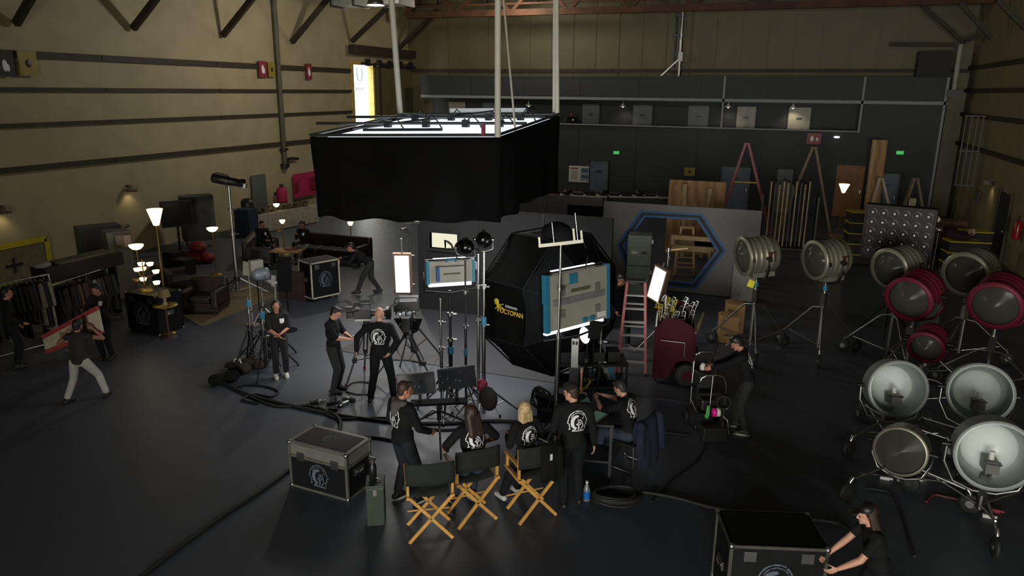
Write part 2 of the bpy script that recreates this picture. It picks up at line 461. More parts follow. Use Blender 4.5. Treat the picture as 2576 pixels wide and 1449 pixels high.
sign_board('fire_equipment_sign', 'red sign with white symbols above the tall wooden ladder', PY(2048, 349, YO-.06), .62, .5, RED, 'two')
for px, py, w, h, m, mk, l in ((13, 165, .62, .72, M('sign_black', '0c0a09', .6), 'flame', 'black sign with pale symbol at far left of left wall'), (70, 160, .72, .85, YEL, 'dot', 'yellow sign with dark dot beside the black sign on left wall'),
                           (661, 174, .62, .8, RED, 'flame', 'red sign with white flame symbol left of the vertical pipe'), (683, 175, .55, .75, YEL, 'dot', 'yellow sign between red sign and vertical pipe'), (777, 180, .5, .85, RED, 'flame', 'red sign with white symbol right of the vertical pipe')):
    sign_board('wall_sign', l, PX(px, py, XL+.14), w, h, m, mk, 90)
tag(B().ell(PY(2105, 345, YO-.15), (.14, .08, .05)).build('wall_light', EM('small_wall_light', 'f0f4ff', 1.4)), 'tiny white light on office wall right of the red sign', 'lamp')
# corner ladder cage and roof unit
p = PX(2455, 300, XR-.35); q = PX(2450, 468, XR-.35)
yc = (p.y+q.y)/2; zt_, zb_ = PY(2460, 292, yc).z, PY(2450, 467, yc).z
t = T('ladder_cage', 'pale metal caged ladder fixed in the right back corner', 'ladder', (XR-.7, yc, 0))
CAGE = M('cage_grey', '4d4d47', .6)
for k in range(4):
    B().box((-.15+k*.2, 0, (zt_+zb_)/2), (.045, .045, zt_-zb_)).build('cage_bar', CAGE, t)
for k in range(3): B().box((.15, -.02, zb_+(zt_-zb_)*k/2), (.7, .06, .05)).build('cage_hoop', CAGE, t)
p = PY(2345, 178, YO+.7)
t = T('air_unit', 'dark louvred air unit standing on the office roof', 'air unit', (p.x, YO+.7, zt+.005))
B().box((0, 0, .55), (1.3, .7, 1.1)).build('housing', M('unit_dark', '191813', .7), t)
for k in range(5): B().box((0, -.37, .2+k*.2), (1.36, .06, .07)).build('louvre', M('unit_slat', '201e18', .7), t)
# duct with a lamp under the roof
p = PD(885, 10, 30)
t = T('air_duct', 'grey sheet metal duct hanging under the roof at upper left', 'duct', p)
for k in range(3): B().box((-.1+k*1.05, 0, .35), (1.0, 1.1, .9)).build('duct_section', M('galvanised', '6d6b63', .5, .5), t)
for k in range(4): B().box((-.62+k*1.05, 0, .35), (.06, 1.2, 1.0)).build('duct_flange', DSTEEL, t)
# tall stand post rising above the office roof
b0 = PY(1708, 192, YO+.9); b0.z = zt
t = T('tower_stand', 'tall metal lighting tower standing on the office roof', 'stand', b0)
hz = PY(1708, 25, YO+.9).z-zt
B().cyl((0, 0, 0), (0, 0, hz*.55), .1).cyl((0, 0, hz*.5), (0, 0, hz), .07).build('mast', STEEL, t)
B().cyl((-.28, 0, .1), (-.28, 0, hz), .05).build('second_mast', DSTEEL, t)
for k, zz in enumerate((.12, .34, .62, .92)): B().box((-.14, 0, hz*zz), (.5, .12, .12)).build('cross_clamp', DSTEEL, t)
B().bar((0, 0, .9), (-.9, -.2, 0), .06).build('brace', STEEL, t)
B().box((.03, -.1, hz*.3), (.22, .16, .42)).build('winch', WHITE, t)
# ================================================================== hanging light box
BY0, BY1 = 12.2, 15.5
def corner(px, py, Y): return PY(px, py, Y)
TFL, TFR, TBR = corner(781, 345, BY0), corner(1252, 345, BY0), corner(1406, 291, BY1)
TBL = corner(1012, 292, BY1)
BFL, BFR, BBR = corner(802, 545, BY0), corner(1255, 558, BY0), corner(1404, 488, BY1)
BBL = V((BFL.x+TBL.x-TFL.x, BY1, BBR.z))
lb = T('overhead_light_box', 'huge black skirted softbox hanging from the roof over the set', 'light box', (0, 0, 0))
SK = M('black_skirt', '0d0c0c', .9, 0, .3, 1.2, bump=.5, spec=.08)
def skirt(a, b, c, d, nu=28, nv=10, sag=.0):
    q = B(); vs = []; th = .012
    nrm = (b-a).cross(d-a).normalized()
    for j in range(nv+1):
        for i in range(nu+1):
            u, v = i/nu, j/nv
            p = a.lerp(b, u).lerp(d.lerp(c, u), v)
            w = .05*v*math.sin(u*19+1.3*math.sin(u*7))*(.4+v)+.035*math.sin(u*5+v*4)*v
            z = -sag*math.sin(math.pi*u)*v*v+.03*v*math.sin(u*23)
            vs.append(p+nrm*w+V((0, 0, z)))
    q.add(vs, [(j*(nu+1)+i, j*(nu+1)+i+1, (j+1)*(nu+1)+i+1, (j+1)*(nu+1)+i) for j in range(nv) for i in range(nu)], True)
    return q
for nm, a, b_, c, d, sg in (('front_skirt', TFL, TFR, BFR, BFL, .04), ('right_skirt', TFR, TBR, BBR, BFR, -.12), ('back_skirt', TBR, TBL, BBL, BBR, 0), ('left_skirt', TBL, TFL, BFL, BBL, 0)):
    so = skirt(a, b_, c, d, sag=sg).build(nm, SK, lb)
    md = so.modifiers.new('solid', 'SOLIDIFY'); md.thickness = .015
# white silk across the top and across the bottom, lit from between
dz = V((0, 0, -.06))
def silk(a, b, c, d, nm, m, puff):
    q = B(); n = 14; vs = []
    for j in range(n+1):
        for i in range(n+1):
            u, v = i/n, j/n
            p = a.lerp(b, u).lerp(d.lerp(c, u), v); p.z += puff*math.sin(math.pi*u)*math.sin(math.pi*v)+.03*math.sin(u*17)*math.sin(v*9)*(puff != 0)
            vs.append(p)
    q.add(vs, [(j*(n+1)+i, j*(n+1)+i+1, (j+1)*(n+1)+i+1, (j+1)*(n+1)+i) for j in range(n) for i in range(n)], True)
    return q.build(nm, m, lb)
i1 = [p+dz for p in (TFL, TFR, TBR, TBL)]
for p in i1: p.x += (.06 if p.x < -6 else -.06)
silk(*i1, 'top_silk', EM('silk_glow', 'e4f0ff', 1.35), .1)
i2 = [V((p.x, p.y, p.z+.35)) for p in (BFL, BFR, BBR, BBL)]
i2[0].x += .1; i2[3].x += .1; i2[1].x -= .1; i2[2].x -= .1; i2[0].y += .1; i2[1].y += .1; i2[2].y -= .1; i2[3].y -= .1
silk(*i2, 'bottom_silk', EM('silk_under', 'fdfaf6', 10), -.08)
PIPE = M('rig_pipe', '4b4b4a', .45, .6, .1)
def seg(a, b): B().cyl(a, b, .028, n=8).build('rig_pipe', PIPE, lb)
hz = V((0, 0, .12))
seg(TFL+hz*.3, TFR+hz*.3); seg(TFR+hz*.3, TBR+hz*.3); seg(TBR+hz*.3, TBL+hz*.3); seg(TBL+hz*.3, TFL+hz*.3)
for v in (.3, .62):
    seg(TFL.lerp(TBL, v)+hz-V((.6, 0, 0)), TFR.lerp(TBR, v)+hz+V((.15, 0, 0)))
    for u in (.28, .5, .72, .9):
        p = TFL.lerp(TBL, v).lerp(TFR.lerp(TBR, v), u)+hz
        B().box(p, (.12, .12, .14)).tube([p, p+V((.12, .02, .16)), p+V((.25, 0, .05)), p+V((.3, .1, -.1))], .015, 6).build('cable_clamp', BLACK, lb)
seg(TFL.lerp(TFR, .1)+V((0, .9, .12)), TBL.lerp(TBR, .62)+V((0, -.2, .1)))
B().bar(TFL.lerp(TFR, .25)+V((0, .35, .12)), TFL.lerp(TFR, .68)+V((0, .35, .12)), .05).build('rig_bar', BLACK, lb)
B().bar(TBL.lerp(TBR, .32)+V((0, .05, .12)), TBL.lerp(TBR, .8)+V((0, .05, .12)), .09).build('rig_bar', WHITE, lb)
PALE = M('pale_line', 'b4af9f', .6, 0, .05)
for a, px, w in ((TBL+V((-.05, 0, 0)), 985, .07), (TFR, 1253, .055), (TBR+V((-.03, 0, 0)), 1401, .045), (TBR+V((-.12, .05, 0)), 1396, .04), (TFR.lerp(TBR, .25), 1267, .02)):
    top = PY(px, 0, a.y); top.z = 10.8
    t0 = PY(px, 0, a.y); k = (10.8-a.z)/(t0.z-a.z); top = a+(t0-a)*k
    B().cyl(a, top, w, n=10).build('suspension_pole', PALE, lb)
B().box(TFR+V((-.25, -.05, .12)), (.06, .05, .2)).build('red_safety_tag', RED, lb)

# ================================================================== grey floor sheet, set walls
g0 = F(851, 883); gy1 = F(1064, 777).y
tag(B().box(((g0.x-.9)/2-.1, (g0.y+gy1)/2-.0, .006), (abs(g0.x)-1.1, gy1-g0.y, .012)).build('floor_sheet', M('grey_vinyl', '313135', .55, 0, .06, 1)),
    'mid grey vinyl sheet laid on the floor under the hanging light box', 'floor sheet')
BF = M('black_flat', '0c0c0e', .8, 0, .15, 2)
GF = M('grey_flat', '6c6b68', .75, 0, .08, 1.5)
GF2 = M('dark_grey_flat', '4a4a4a', .75, 0, .08, 1.5)
yb_ = gy1+.06
x0, x1 = F(1052, 777).x, F(1240, 790).x+3.1
t = T('black_set_wall', 'black set wall with bright window behind the stands', 'set wall', (0, yb_, 0))
wz0, wz1 = PY(1118, 626, yb_).z, PY(1118, 586, yb_).z
wx0, wx1 = PY(1083, 600, yb_).x, PY(1153, 600, yb_).x
htop = 2.75
B().box(((x0+wx0)/2, 0, htop/2), (wx0-x0, .1, htop)).box(((wx1+x1)/2, 0, htop/2), (x1-wx1, .1, htop)).box(((wx0+wx1)/2, 0, wz0/2), (wx1-wx0, .1, wz0)).box(((wx0+wx1)/2, 0, (wz1+htop)/2), (wx1-wx0, .1, htop-wz1)).build('flat_panel', BF, t)
b = B(); wcx, wcz, ww, wh = (wx0+wx1)/2, (wz0+wz1)/2, wx1-wx0, wz1-wz0
b.box((wcx, 0, wz1+.03), (ww+.1, .16, .06)).box((wcx, 0, wz0-.03), (ww+.1, .2, .06)).box((wx0-.03, 0, wcz), (.06, .16, wh)).box((wx1+.03, 0, wcz), (.06, .16, wh)).build('window_frame', BF, t)
for k in range(1, 3): B().box((x0+(x1-x0)*k/3, -.055, htop/2), (.04, .02, htop)).build('seam_batten', BLACK, t)
t2 = T('backlit_screen', 'bright backlit screen seen through the black set wall window', 'screen', (0, yb_+.5, 0))
B().box((wcx, 0, wcz+.05), (ww+.8, .04, wh+.7)).build('lit_panel', EM('backlit', 'f6f2d4', .95), t2)
B().box((wcx, .03, wcz+.05), (ww+.9, .03, wh+.8)).build('screen_frame', BLACK, t2)
B().cyl((wcx-ww/2-.2, .03, 0), (wcx-ww/2-.2, .03, wcz), .03).cyl((wcx+ww/2+.2, .03, 0), (wcx+ww/2+.2, .03, wcz), .03).build('screen_leg', DSTEEL, t2)
t3 = T('arched_chair', 'dark arched chair back silhouetted inside the lit set window', 'chair', (wcx+.02, yb_+.28, 0))
ht = PY(1120, 604, yb_+.28).z
B().tube([(-.13, 0, 0), (-.13, 0, ht*.6), (-.13, 0, ht), (-.05, 0, ht-.04), (.04, 0, ht-.1), (.1, 0, ht-.22), (.12, 0, ht-.4), (.12, 0, 0)], .03, 6).build('arched_frame', BLACK, t3)
B().box((0, .01, ht-.45), (.1, .015, .5)).build('back_panel', M('pinkish_board', '9c7f74', .7), t3)
B().box((0, -.1, .6), (.28, .28, .05)).build('seat', BLACK, t3)
# dark grey flat with a black drape
Y2 = F(1905, 752).y
d0, d1 = PY(1335, 495, Y2+.3).x, PY(1517, 500, Y2+.3).x
zt2 = PY(1450, 494, Y2+.3).z
t = T('dark_grey_set_wall', 'dark grey set wall under the light box left of blue hexagon', 'set wall', (0, Y2+.3, 0))
for k in range(2): B().box((d0-1.2+(d1-d0+1.2)*(k+.5)/2, 0, zt2/2), ((d1-d0+1.2)/2-.015, .09, zt2)).build('flat_panel', GF2, t)
B().box(((d0+d1)/2-.6, .07, .4), (d1-d0+1.1, .06, .08)).build('back_batten', PINE, t)
dp = PY(1470, 590, Y2+.15)
tag(B().box((dp.x, Y2+.16, zt2*.5-.1), (1.12, .03, zt2-.28)).build('black_drape', CLOTHB, bev=.01), 'black cloth drape hung on the dark grey set wall', 'drape')
# grey flat with the hexagon opening
hx0, hx1 = PY(1520, 510, Y2).x, PY(1918, 527, Y2).x
hzt = (PY(1520, 510, Y2).z+PY(1918, 526, Y2).z)/2
t = T('hexagon_set_wall', 'pale grey set wall with hexagonal opening outlined in blue tape', 'set wall', (0, Y2, 0))
def hp(px, py): p = PY(px, py, Y2); return V((p.x, p.z))
hexo = [hp(1552, 615), hp(1612, 529), hp(1768, 537), hp(1828, 630), hp(1752, 743), hp(1590, 735)]
hexo[4].y = hexo[5].y = .12
hc = sum(hexo, V((0, 0)))/6
hexi = [hc+(p-hc)*.83 for p in hexo]
frm = Matrix(((1, 0, 0, 0), (0, 0, 1, 0), (0, 1, 0, 0), (0, 0, 0, 1)))
outer = [V((hx0, hexo[0].y)), V((hx0, hzt)), V((hx1, hzt)), V((hx1, hexo[3].y)), V((hx1, 0)), V((hx0, 0))]
ring = [hexi[0], hexi[1], hexi[2], hexi[3], hexi[4], hexi[5]]
polys = [[outer[0], outer[1], ring[1], ring[0]], [outer[1], outer[2], ring[2], ring[1]], [outer[2], outer[3], ring[3], ring[2]], [outer[3], outer[4], ring[4], ring[3]], [outer[4], outer[5], ring[5], ring[4]], [outer[5], outer[0], ring[0], ring[5]]]
b = B()
for pl in polys: b.prism([(p.x, p.y) for p in pl], -.05, .05, frm)
b.build('flat_panel', GF, t)
def band(k0, k1, nm, m, y):
    a = [hc+(p-hc)*k0 for p in hexo]; c = [hc+(p-hc)*k1 for p in hexo]
    for i in range(6):
        j = (i+1) % 6
        B().prism([tuple(a[i]), tuple(a[j]), tuple(c[j]), tuple(c[i])], y, y-.012, frm).build(nm, m, t)
band(1.0, .95, 'outer_tape', BLUE, -.05); band(.95, .88, 'dark_edge', M('dark_band', '20262d', .7), -.05); band(.88, .83, 'inner_tape', BLUE, -.05)
for xx in (hx0+.5, hx1-.4): B().bar((xx, .06, 1.6), (xx, .95, .05), .05).bar((xx, .06, .06), (xx, .95, .06), .05).build('stage_brace', PINE, t)

# ================================================================== daylight, house lamps
door_c = V((XL-.3, (dl+dr)/2, dtop/2))
# high-bay lamps under the roof; the unseen gable one is added for brightness
HB = []
p = PD(945, 6, 26.5)
WARM, COOL = (1, .9, .7), (.84, .91, 1)
for pos, en, hc_, l in ((p, 760, (1, .96, .86), 'small bright high bay lamp beside the grey air duct'), (V((-13, 35, 10.0)), 420, WARM, 'unseen high bay lamp added under the roof to brighten the gable wall'),):
    p = V(pos)
    t = T('high_bay_lamp', l, 'lamp', p, 0)
    B().lathe([(.06, .35), (.1, .2), (.3, .02), (.32, -.1), (.3, -.1), (.27, .02), (.08, .18)], n=20).build('shade', ALU, t)
    B().ell((0, 0, -.02), (.17, .17, .08)).build('bulb', EM('high_bay_bulb', 'f4f2e8', 6), t)
    B().cyl((0, 0, .3), (0, 0, 10.8-p.z), .02).build('stem', DSTEEL, t)
    light('high_bay_light', 'POINT', (p.x, p.y, p.z-.35), en, hc_, .3)
# ================================================================== people
SKIN = M('skin', 'a9745c', .55, 0, .06, 20); SKIN2 = M('skin_pale', 'bd8d75', .55, 0, .06, 20); SKIN3 = M('skin_tan', '8a5c46', .55, 0, .06, 20)
TEE = M('black_shirt', '121214', .9, 0, .15, 9, bump=.2, spec=.25)
TROU = M('black_trousers', '0f1214', .9, 0, .15, 9, bump=.2, spec=.25)
GREYT = M('dark_grey_trousers', '1f2022', .9, 0, .15, 9); WHITET = M('white_trousers', '9d9c94', .85, 0, .08, 6)
JEAN = M('jeans', '27303e', .85, 0, .2, 12); SHOEB = M('black_shoe', '141414', .6, 0, .1); SHOEW = M('white_shoe', 'c0bfba', .6, 0, .08)
SOLE = M('pale_sole', 'a9a8a2', .6, 0, .05); HAIRD = M('dark_hair', '17110d', .6, 0, .3, 30); HAIRB = M('brown_hair', '33231a', .6, 0, .3, 30)
HAIRY = M('blonde_hair', 'b39b70', .55, 0, .25, 30); HAIRG = M('greying_hair', '2a2826', .6, 0, .3, 30); EYEM = M('eye_dark', '0c0a08', .2, 0, 0)
LIP = M('lip', '7c463f', .5, 0, 0); HOODG = M('hood_grey', '4b4742', .9, 0, .12, 9); GREYP = M('grey_patch_trousers', '6e6c66', .85, 0, .1)

def strokes():
    def arc(cx, cy, rx, ry, a, b, n=12): return [(cx+rx*math.cos(R(a+(b-a)*i/n)), cy+ry*math.sin(R(a+(b-a)*i/n))) for i in range(n+1)]
    s = []
    s.append((arc(.5, .46, .46, .5, 172, 62), .018))            # outer outline of the crest
    s.append((arc(.52, .5, .4, .44, 55, 5), .018))
    s.append((arc(.5, .46, .37, .41, 150, 40), .012))
    s.append(([(.05, .52), (-.02, .4), (.07, .38), (.12, .2), (.08, .06), (.16, .1)], .018))
    s.append(([(.93, .54), (.99, .44), (.9, .4), (.93, .3), (.84, .22), (.86, .06)], .018))
    a = arc(.48, .42, .25, .3, 250, 85, 10)                      # white helmet crest, thickest at the top
    for k in range(10): s.append(([a[k], a[k+1]], .035+.045*math.sin(math.pi*(k+1)/11)))
    s.append(([(.42, .16), (.36, .05), (.28, .03)], .035))
    s.append(([(.5, .56), (.62, .55), (.7, .46)], .022))
    s.append(([(.5, .47), (.6, .44), (.66, .35), (.6, .3)], .022))
    s.append(([(.44, .34), (.52, .3), (.56, .18), (.52, .08)], .028))
    s.append(([(.72, .4), (.76, .26), (.7, .12), (.62, .06)], .02))
    s.append(([(.5, .39), (.56, .37)], .02))
    s.append(([(.8, .66), (.73, .58)], .016))
    for i in range(9): s.append(([(.24+i*.068, -.02), (.24+i*.068+.02, .0), (.24+i*.068+.035, -.03)], .02))   # lettering line
    return s
ST = strokes()
def _d(p, a, b):
    ax, ay = a; bx, by = b; vx, vy = bx-ax, by-ay
    q = max(0, min(1, ((p[0]-ax)*vx+(p[1]-ay)*vy)/(vx*vx+vy*vy+1e-12)))
    return math.hypot(p[0]-ax-q*vx, p[1]-ay-q*vy)
EMN = 44
EMC = []
for j in range(-3, EMN+1):
    for i in range(EMN):
        p = ((i+.5)/EMN, (j+.5)/EMN)
        if any(_d(p, l[k], l[k+1]) < w for l, w in ST for k in range(len(l)-1)): EMC.append((i, j))
def emblem_flat(parent, fr, size, m=PRINT, name='emblem'):        # fr: frame whose x,y plane is the surface, z outward
    b = B(); s = size/EMN
    for i, j in EMC:
        x, y = (i-EMN/2)*s, (j-EMN/2)*s
        b.add([fr @ V((x, y, .004)), fr @ V((x+s, y, .004)), fr @ V((x+s, y+s, .004)), fr @ V((x, y+s, .004))], [(0, 1, 2, 3)])
    return b.build(name, m, parent)

def ik(a, b, l1, l2, pole):
    a, b = V(a), V(b); d = b-a; L = d.length
    if L > (l1+l2)*.995: b = a+d*((l1+l2)*.995/L); d = b-a; L = d.length
    L = max(L, abs(l1-l2)+.02)
    u = d.normalized(); x = (l1*l1-l2*l2+L*L)/(2*L); h = math.sqrt(max(0, l1*l1-x*x))
    p = V(pole); p = (p-u*p.dot(u)).normalized()
    return a+u*x+p*h, b

def person(label, loc, rz, h=1.75, pel=.93, off=(0, 0), lean=0., side=0., twist=0., head=(0, 0, 0), wl=None, wr=None, pl=(.4, .5, -.6), pr=(-.4, .5, -.6),
           al=(.11, 0), ar=(-.11, 0), al_z=.085, ar_z=.085, kl=(0, -1, 0), kr=(0, -1, 0), hair='short', hairm=None, skin=SKIN, shirt=TEE, trou=TROU, shoe=SHOEB, sole=None, sleeve=1.,
           emb=None, patch=False, hat=None, hood=None, far=False, bulk=1., group=None, curl=.5, shirtname='shirt'):
    k = h/1.75
    vox = .02 if far else .011
    t = T('person', label, 'person', loc, rz, group)
    mt = Matrix.Scale(k, 4)
    rt = Euler((0, R(side), R(twist))).to_matrix()
    ln = Euler((R(lean), 0, 0)).to_matrix()            # positive leans towards -Y
    rot = Euler((0, 0, R(twist))).to_matrix() @ ln @ Euler((0, R(side), 0)).to_matrix()
    P0 = V((off[0], off[1], pel)); u = rot @ V((0, 0, 1)); sx = rot @ V((1, 0, 0)); fw = rot @ V((0, -1, 0))
    C = P0+u*.28; N = P0+u*.535
    hr = Euler((R(head[1]*.5), R(head[2]), R(twist+head[0]))).to_matrix() @ Euler((R(lean*.55+head[1]*.5), 0, 0)).to_matrix()
    HB_ = N+u*.045+fw*.012; HC = HB_+hr @ V((0, -.02, .115))
    sl, sr = N-u*.055+sx*.19, N-u*.055-sx*.19
    hl, hrp = P0+sx*.092-u*.02, P0-sx*.092-u*.02
    wl = V(wl) if wl else V((.27, -.03, .83)); wr = V(wr) if wr else V((-.27, -.03, .83))
    el, wl = ik(sl, wl, .29, .26, pl); er, wr = ik(sr, wr, .29, .26, pr)
    kL, aL = ik(hl, (al[0], al[1], al_z), .43, .42, kl); kR, aR = ik(hrp, (ar[0], ar[1], ar_z), .43, .42, kr)
    def new(): b = B(); b.m = mt; return b
    def sculpt(b, nm, m, vx=vox, it=4):
        o = b.build(nm, m, t)
        q = o.modifiers.new('union', 'REMESH'); q.mode = 'VOXEL'; q.voxel_size = vx*k; q.use_smooth_shade = True
        if it: s_ = o.modifiers.new('soft', 'SMOOTH'); s_.factor = .5; s_.iterations = it
        return o
    def torso(b, e):
        b.ell(C+u*.03, (.165*bulk+e, .108*bulk+e, .23), rot); b.ell(C+u*.16, (.175+e, .085+e, .09+e), rot)
        b.ell(P0+u*.06, (.15*bulk+e, .11*bulk+e, .16), rot)
        b.cap(sl-sx*.03, sr+sx*.03, .06+e, .06+e)
    def feet(b, e, which=(0, 1)):
        for i in which:
            a, kn, tw_ = ((aL, kL, 1), (aR, kR, -1))[i]
            d = V((kn.x-a.x, kn.y-a.y, 0)); fdir = (rot @ V((0, -1, 0))); fdir.z = 0
            if d.length > .12 and d.dot(fdir) > 0: fdir = d
            fdir.normalize(); x_ = V((fdir.y, -fdir.x, 0))
            z0 = a.z-.085
            heel = V((a.x, a.y, z0+.05))-fdir*.045; toe = V((a.x, a.y, z0+.036))+fdir*.15
            if e < 0: yield_ = (heel, toe, fdir, x_, z0); return yield_
            b.cap(heel, toe, .038+e, .03+e); b.cap(V((a.x, a.y, z0+.09)), toe-fdir*.07+V((0, 0, .015)), .036+e, .035+e)
    # ---- body: one continuous skin surface
    b = new(); torso(b, 0); b.cap(N-u*.05, HB_+hr @ V((0, 0, .05)), .058, .053)
    b.ell(HC+hr @ V((0, .012, .02)), (.074, .094, .098), hr, 18)
    b.ell(HC+hr @ V((0, -.032, -.05)), (.055, .058, .066), hr); b.ell(HC+hr @ V((0, -.072, -.088)), (.026, .022, .022), hr)
    b.ell(HC+hr @ V((0, -.094, -.022)), (.012, .02, .022), hr, 8); b.ell(HC+hr @ V((0, -.08, .02)), (.05, .014, .012), hr, 8)
    b.cap(HC+hr @ V((0, -.084, .012)), HC+hr @ V((0, -.102, -.028)), .009, .012, 8)
    for s_ in (-1, 1): b.ell(HC+hr @ V((s_*.077, .012, -.012)), (.012, .022, .033), hr, 8)
    for s_, e_, w_ in ((sl, el, wl), (sr, er, wr)):
        b.cap(s_, e_, .05, .04); b.cap(e_, e_.lerp(w_, .35), .042, .041); b.cap(e_.lerp(w_, .35), w_, .041, .027)
    for h_, k_, a_ in ((hl, kL, aL), (hrp, kR, aR)):
        b.cap(h_, k_, .088, .058); b.cap(k_, k_.lerp(a_, .35), .057, .055); b.cap(k_.lerp(a_, .35), a_, .055, .036)
    feet(b, 0)
    for sd, e_, w_ in ((1, el, wl), (-1, er, wr)):
        d = (w_-e_).normalized(); n_ = rot @ V((-sd*.8, -.5, -.1)); n_ = (n_-d*n_.dot(d)).normalized(); lat = d.cross(n_)
        if lat.dot(fw) < 0: lat = -lat
        b.ell(w_+d*.05, (.014, .04, .05), Matrix((n_, lat, d)).transposed(), 10)
        for i in range(4):
            p = w_+d*.082+lat*(.03-i*.0205); dd = d.copy(); b.cap(w_+d*.02+lat*(.018-i*.012), p, .012, .0095, 8)
            for j, ll in enumerate((.042, .027, .02)):
                ang = curl*(.7 if j == 0 else .9); dd = (dd*math.cos(ang)+n_*math.sin(ang)).normalized()
                q = p+dd*ll*(1, 1.1, 1.03, .82)[i]; b.cap(p, q, .009, .008, 8); p = q
        p = w_+d*.03+lat*.032; dd = (d*.6+lat*.62+n_*.35).normalized(); q = p+dd*.042; b.cap(w_+d*.015+lat*.012, p, .013, .011, 8); b.cap(p, q, .011, .01, 8)
        dd = (dd+n_*.35+d*.3).normalized(); b.cap(q, q+dd*.03, .01, .0085, 8)
    sculpt(b, 'body', skin, .018 if far else .0085, 3)
    # ---- face, hair
    for s_ in (-1, 1):
        e = new(); e.ell(HC+hr @ V((s_*.03, -.082, .0)), (.013, .008, .008), hr, 8); e.build('eye', EYEM, t)
    e = new(); e.ell(HC+hr @ V((0, -.09, -.062)), (.022, .008, .006), hr, 8); e.build('mouth', LIP, t)
    hm = hairm or HAIRD
    if hair:
        b = new(); b.ell(HC+hr @ V((0, .028, .034)), (.083, .092, .096), hr, 16)
        if hair == 'short':
            b.ell(HC+hr @ V((0, .055, -.03)), (.07, .05, .06), hr); b.ell(HC+hr @ V((0, -.045, .1)), (.06, .035, .03), hr)
        if hair in ('long', 'bob'):
            Lh = .27 if hair == 'long' else .19
            b.ell(HC+hr @ V((0, .04, .035)), (.09, .098, .098), hr, 16)
            for s_ in (-1, -.4, .4, 1):
                b.cap(HC+hr @ V((s_*.055, .05, .0)), HC+hr @ V((s_*.075, .085 if hair == 'long' else .06, -Lh)), .055, .045)
            for s_ in (-1, 1): b.cap(HC+hr @ V((s_*.08, .02, .02)), HC+hr @ V((s_*.095, .04, -Lh*.75)), .028, .03)
        sculpt(b, 'hair', hm, .012, 3)
    if hat:
        hm2, kind = hat
        b = new(); hf = HC+hr @ V((0, .012, .055)); b.lathe([(.088, 0), (.09, .025), (.082, .055), (.055, .076), (0.001, .082)], hf, hr @ V((0, .08, 1)), 20)
        b.ell(HC+hr @ V((0, .012, .06)), (.09, .102, .02), hr)
        ho = b.build('cap', hm2, t)
        e = new(); e.ell(HC+hr @ V((0, -.12 if kind != 'back' else .13, .06)), (.072, .075, .008), hr @ Euler((R(10), 0, 0)).to_matrix(), 16); e.build('brim', hm2, ho)
    if hood:
        b = new(); b.cap(N+sx*.1-fw*.03, N-sx*.1-fw*.03, .05, .05); b.cap(N+sx*.1-fw*.03, N+sx*.06+fw*.1-u*.06, .05, .035); b.cap(N-sx*.1-fw*.03, N-sx*.06+fw*.1-u*.06, .05, .035); b.cap(N-fw*.08-u*.02, N-fw*.12-u*.12, .075, .05)
        sculpt(b, 'hood', hood, .013)
    # ---- clothes
    b = new(); torso(b, .02)
    for s_, e_, w_ in ((sl, el, wl), (sr, er, wr)):
        if sleeve >= 1: b.cap(s_, e_, .068, .055); b.cap(e_, e_.lerp(w_, .93), .056, .042)
        else: b.cap(s_, s_.lerp(e_, sleeve), .066, .062)
    if not hood: b.cap(N-u*.02, N+u*.008, .067, .062)
    b.ell(P0+u*.0, (.17*bulk, .13*bulk, .1), rot)
    sh = sculpt(b, shirtname, shirt, vox, 5)
    b = new(); b.ell(P0-u*.0, (.158*bulk, .118*bulk, .12), rot)
    for h_, k_, a_ in ((hl, kL, aL), (hrp, kR, aR)):
        b.cap(h_, k_, .103, .075); b.cap(k_, k_.lerp(a_, .9)+V((0, 0, .01)), .075, .062)
    sculpt(b, 'trousers', trou, vox, 5)
    for i in (0, 1):
        b = new(); feet(b, .009, (i,)); so_ = sculpt(b, 'shoe', shoe, .012, 2)
        a, kn = ((aL, kL), (aR, kR))[i]
        if sole:
            d = V((kn.x-a.x, kn.y-a.y, 0)); fdir = (rot @ V((0, -1, 0))); fdir.z = 0
            if d.length > .12 and d.dot(fdir) > 0: fdir = d
            fdir.normalize(); x_ = V((fdir.y, -fdir.x, 0)); z0 = a.z-.085; c0 = V((a.x, a.y, z0))
            e = new(); pts = []
            for q in range(20):
                an = 2*math.pi*q/20; ly = .13*math.cos(an)+.055; lx = (.047 if ly > 0 else .04)*math.sin(an); pts.append(c0+fdir*ly+x_*lx)
            e.add(pts+[p+V((0, 0, .03)) for p in pts], [tuple(range(20))[::-1], tuple(range(20, 40))]+[(q, (q+1) % 20, 20+(q+1) % 20, 20+q) for q in range(20)])
            e.build('sole', sole, so_)
    # ---- prints draped on the shirt
    if emb or patch:
        tb = new(); tb.m = None; torso(tb, .02)
        bv = BVHTree.FromPolygons([V(p) for p in tb.v], tb.f)
        def drape(cells, nn, size, cen, xa, ya, inward, nm, m=PRINT):
            e = new(); s = size/nn; cache = {}
            def pt(i, j):
                if (i, j) not in cache:
                    o = cen+xa*((i-nn/2)*s)+ya*((j-nn/2)*s)-inward*.4
                    hit = bv.ray_cast(o, inward, .6)
                    cache[(i, j)] = None if hit[0] is None else hit[0]-inward*.008
                return cache[(i, j)]
            for i, j in cells:
                q = [pt(i, j), pt(i+1, j), pt(i+1, j+1), pt(i, j+1)]
                if None not in q: e.add(q, [(0, 1, 2, 3)])
            if e.v: e.build(nm, m, sh)
        if emb: drape(EMC, EMN, .27, C+u*(.06+emb[1])+sx*emb[0], -sx, u, fw, 'back_emblem')
        if patch: drape([(i, j) for i in range(6) for j in range(6) if not (j == 0 and i in (0, 5))], 6, .1, C+u*.1+sx*.085, sx, u, -fw, 'chest_print')
    return t
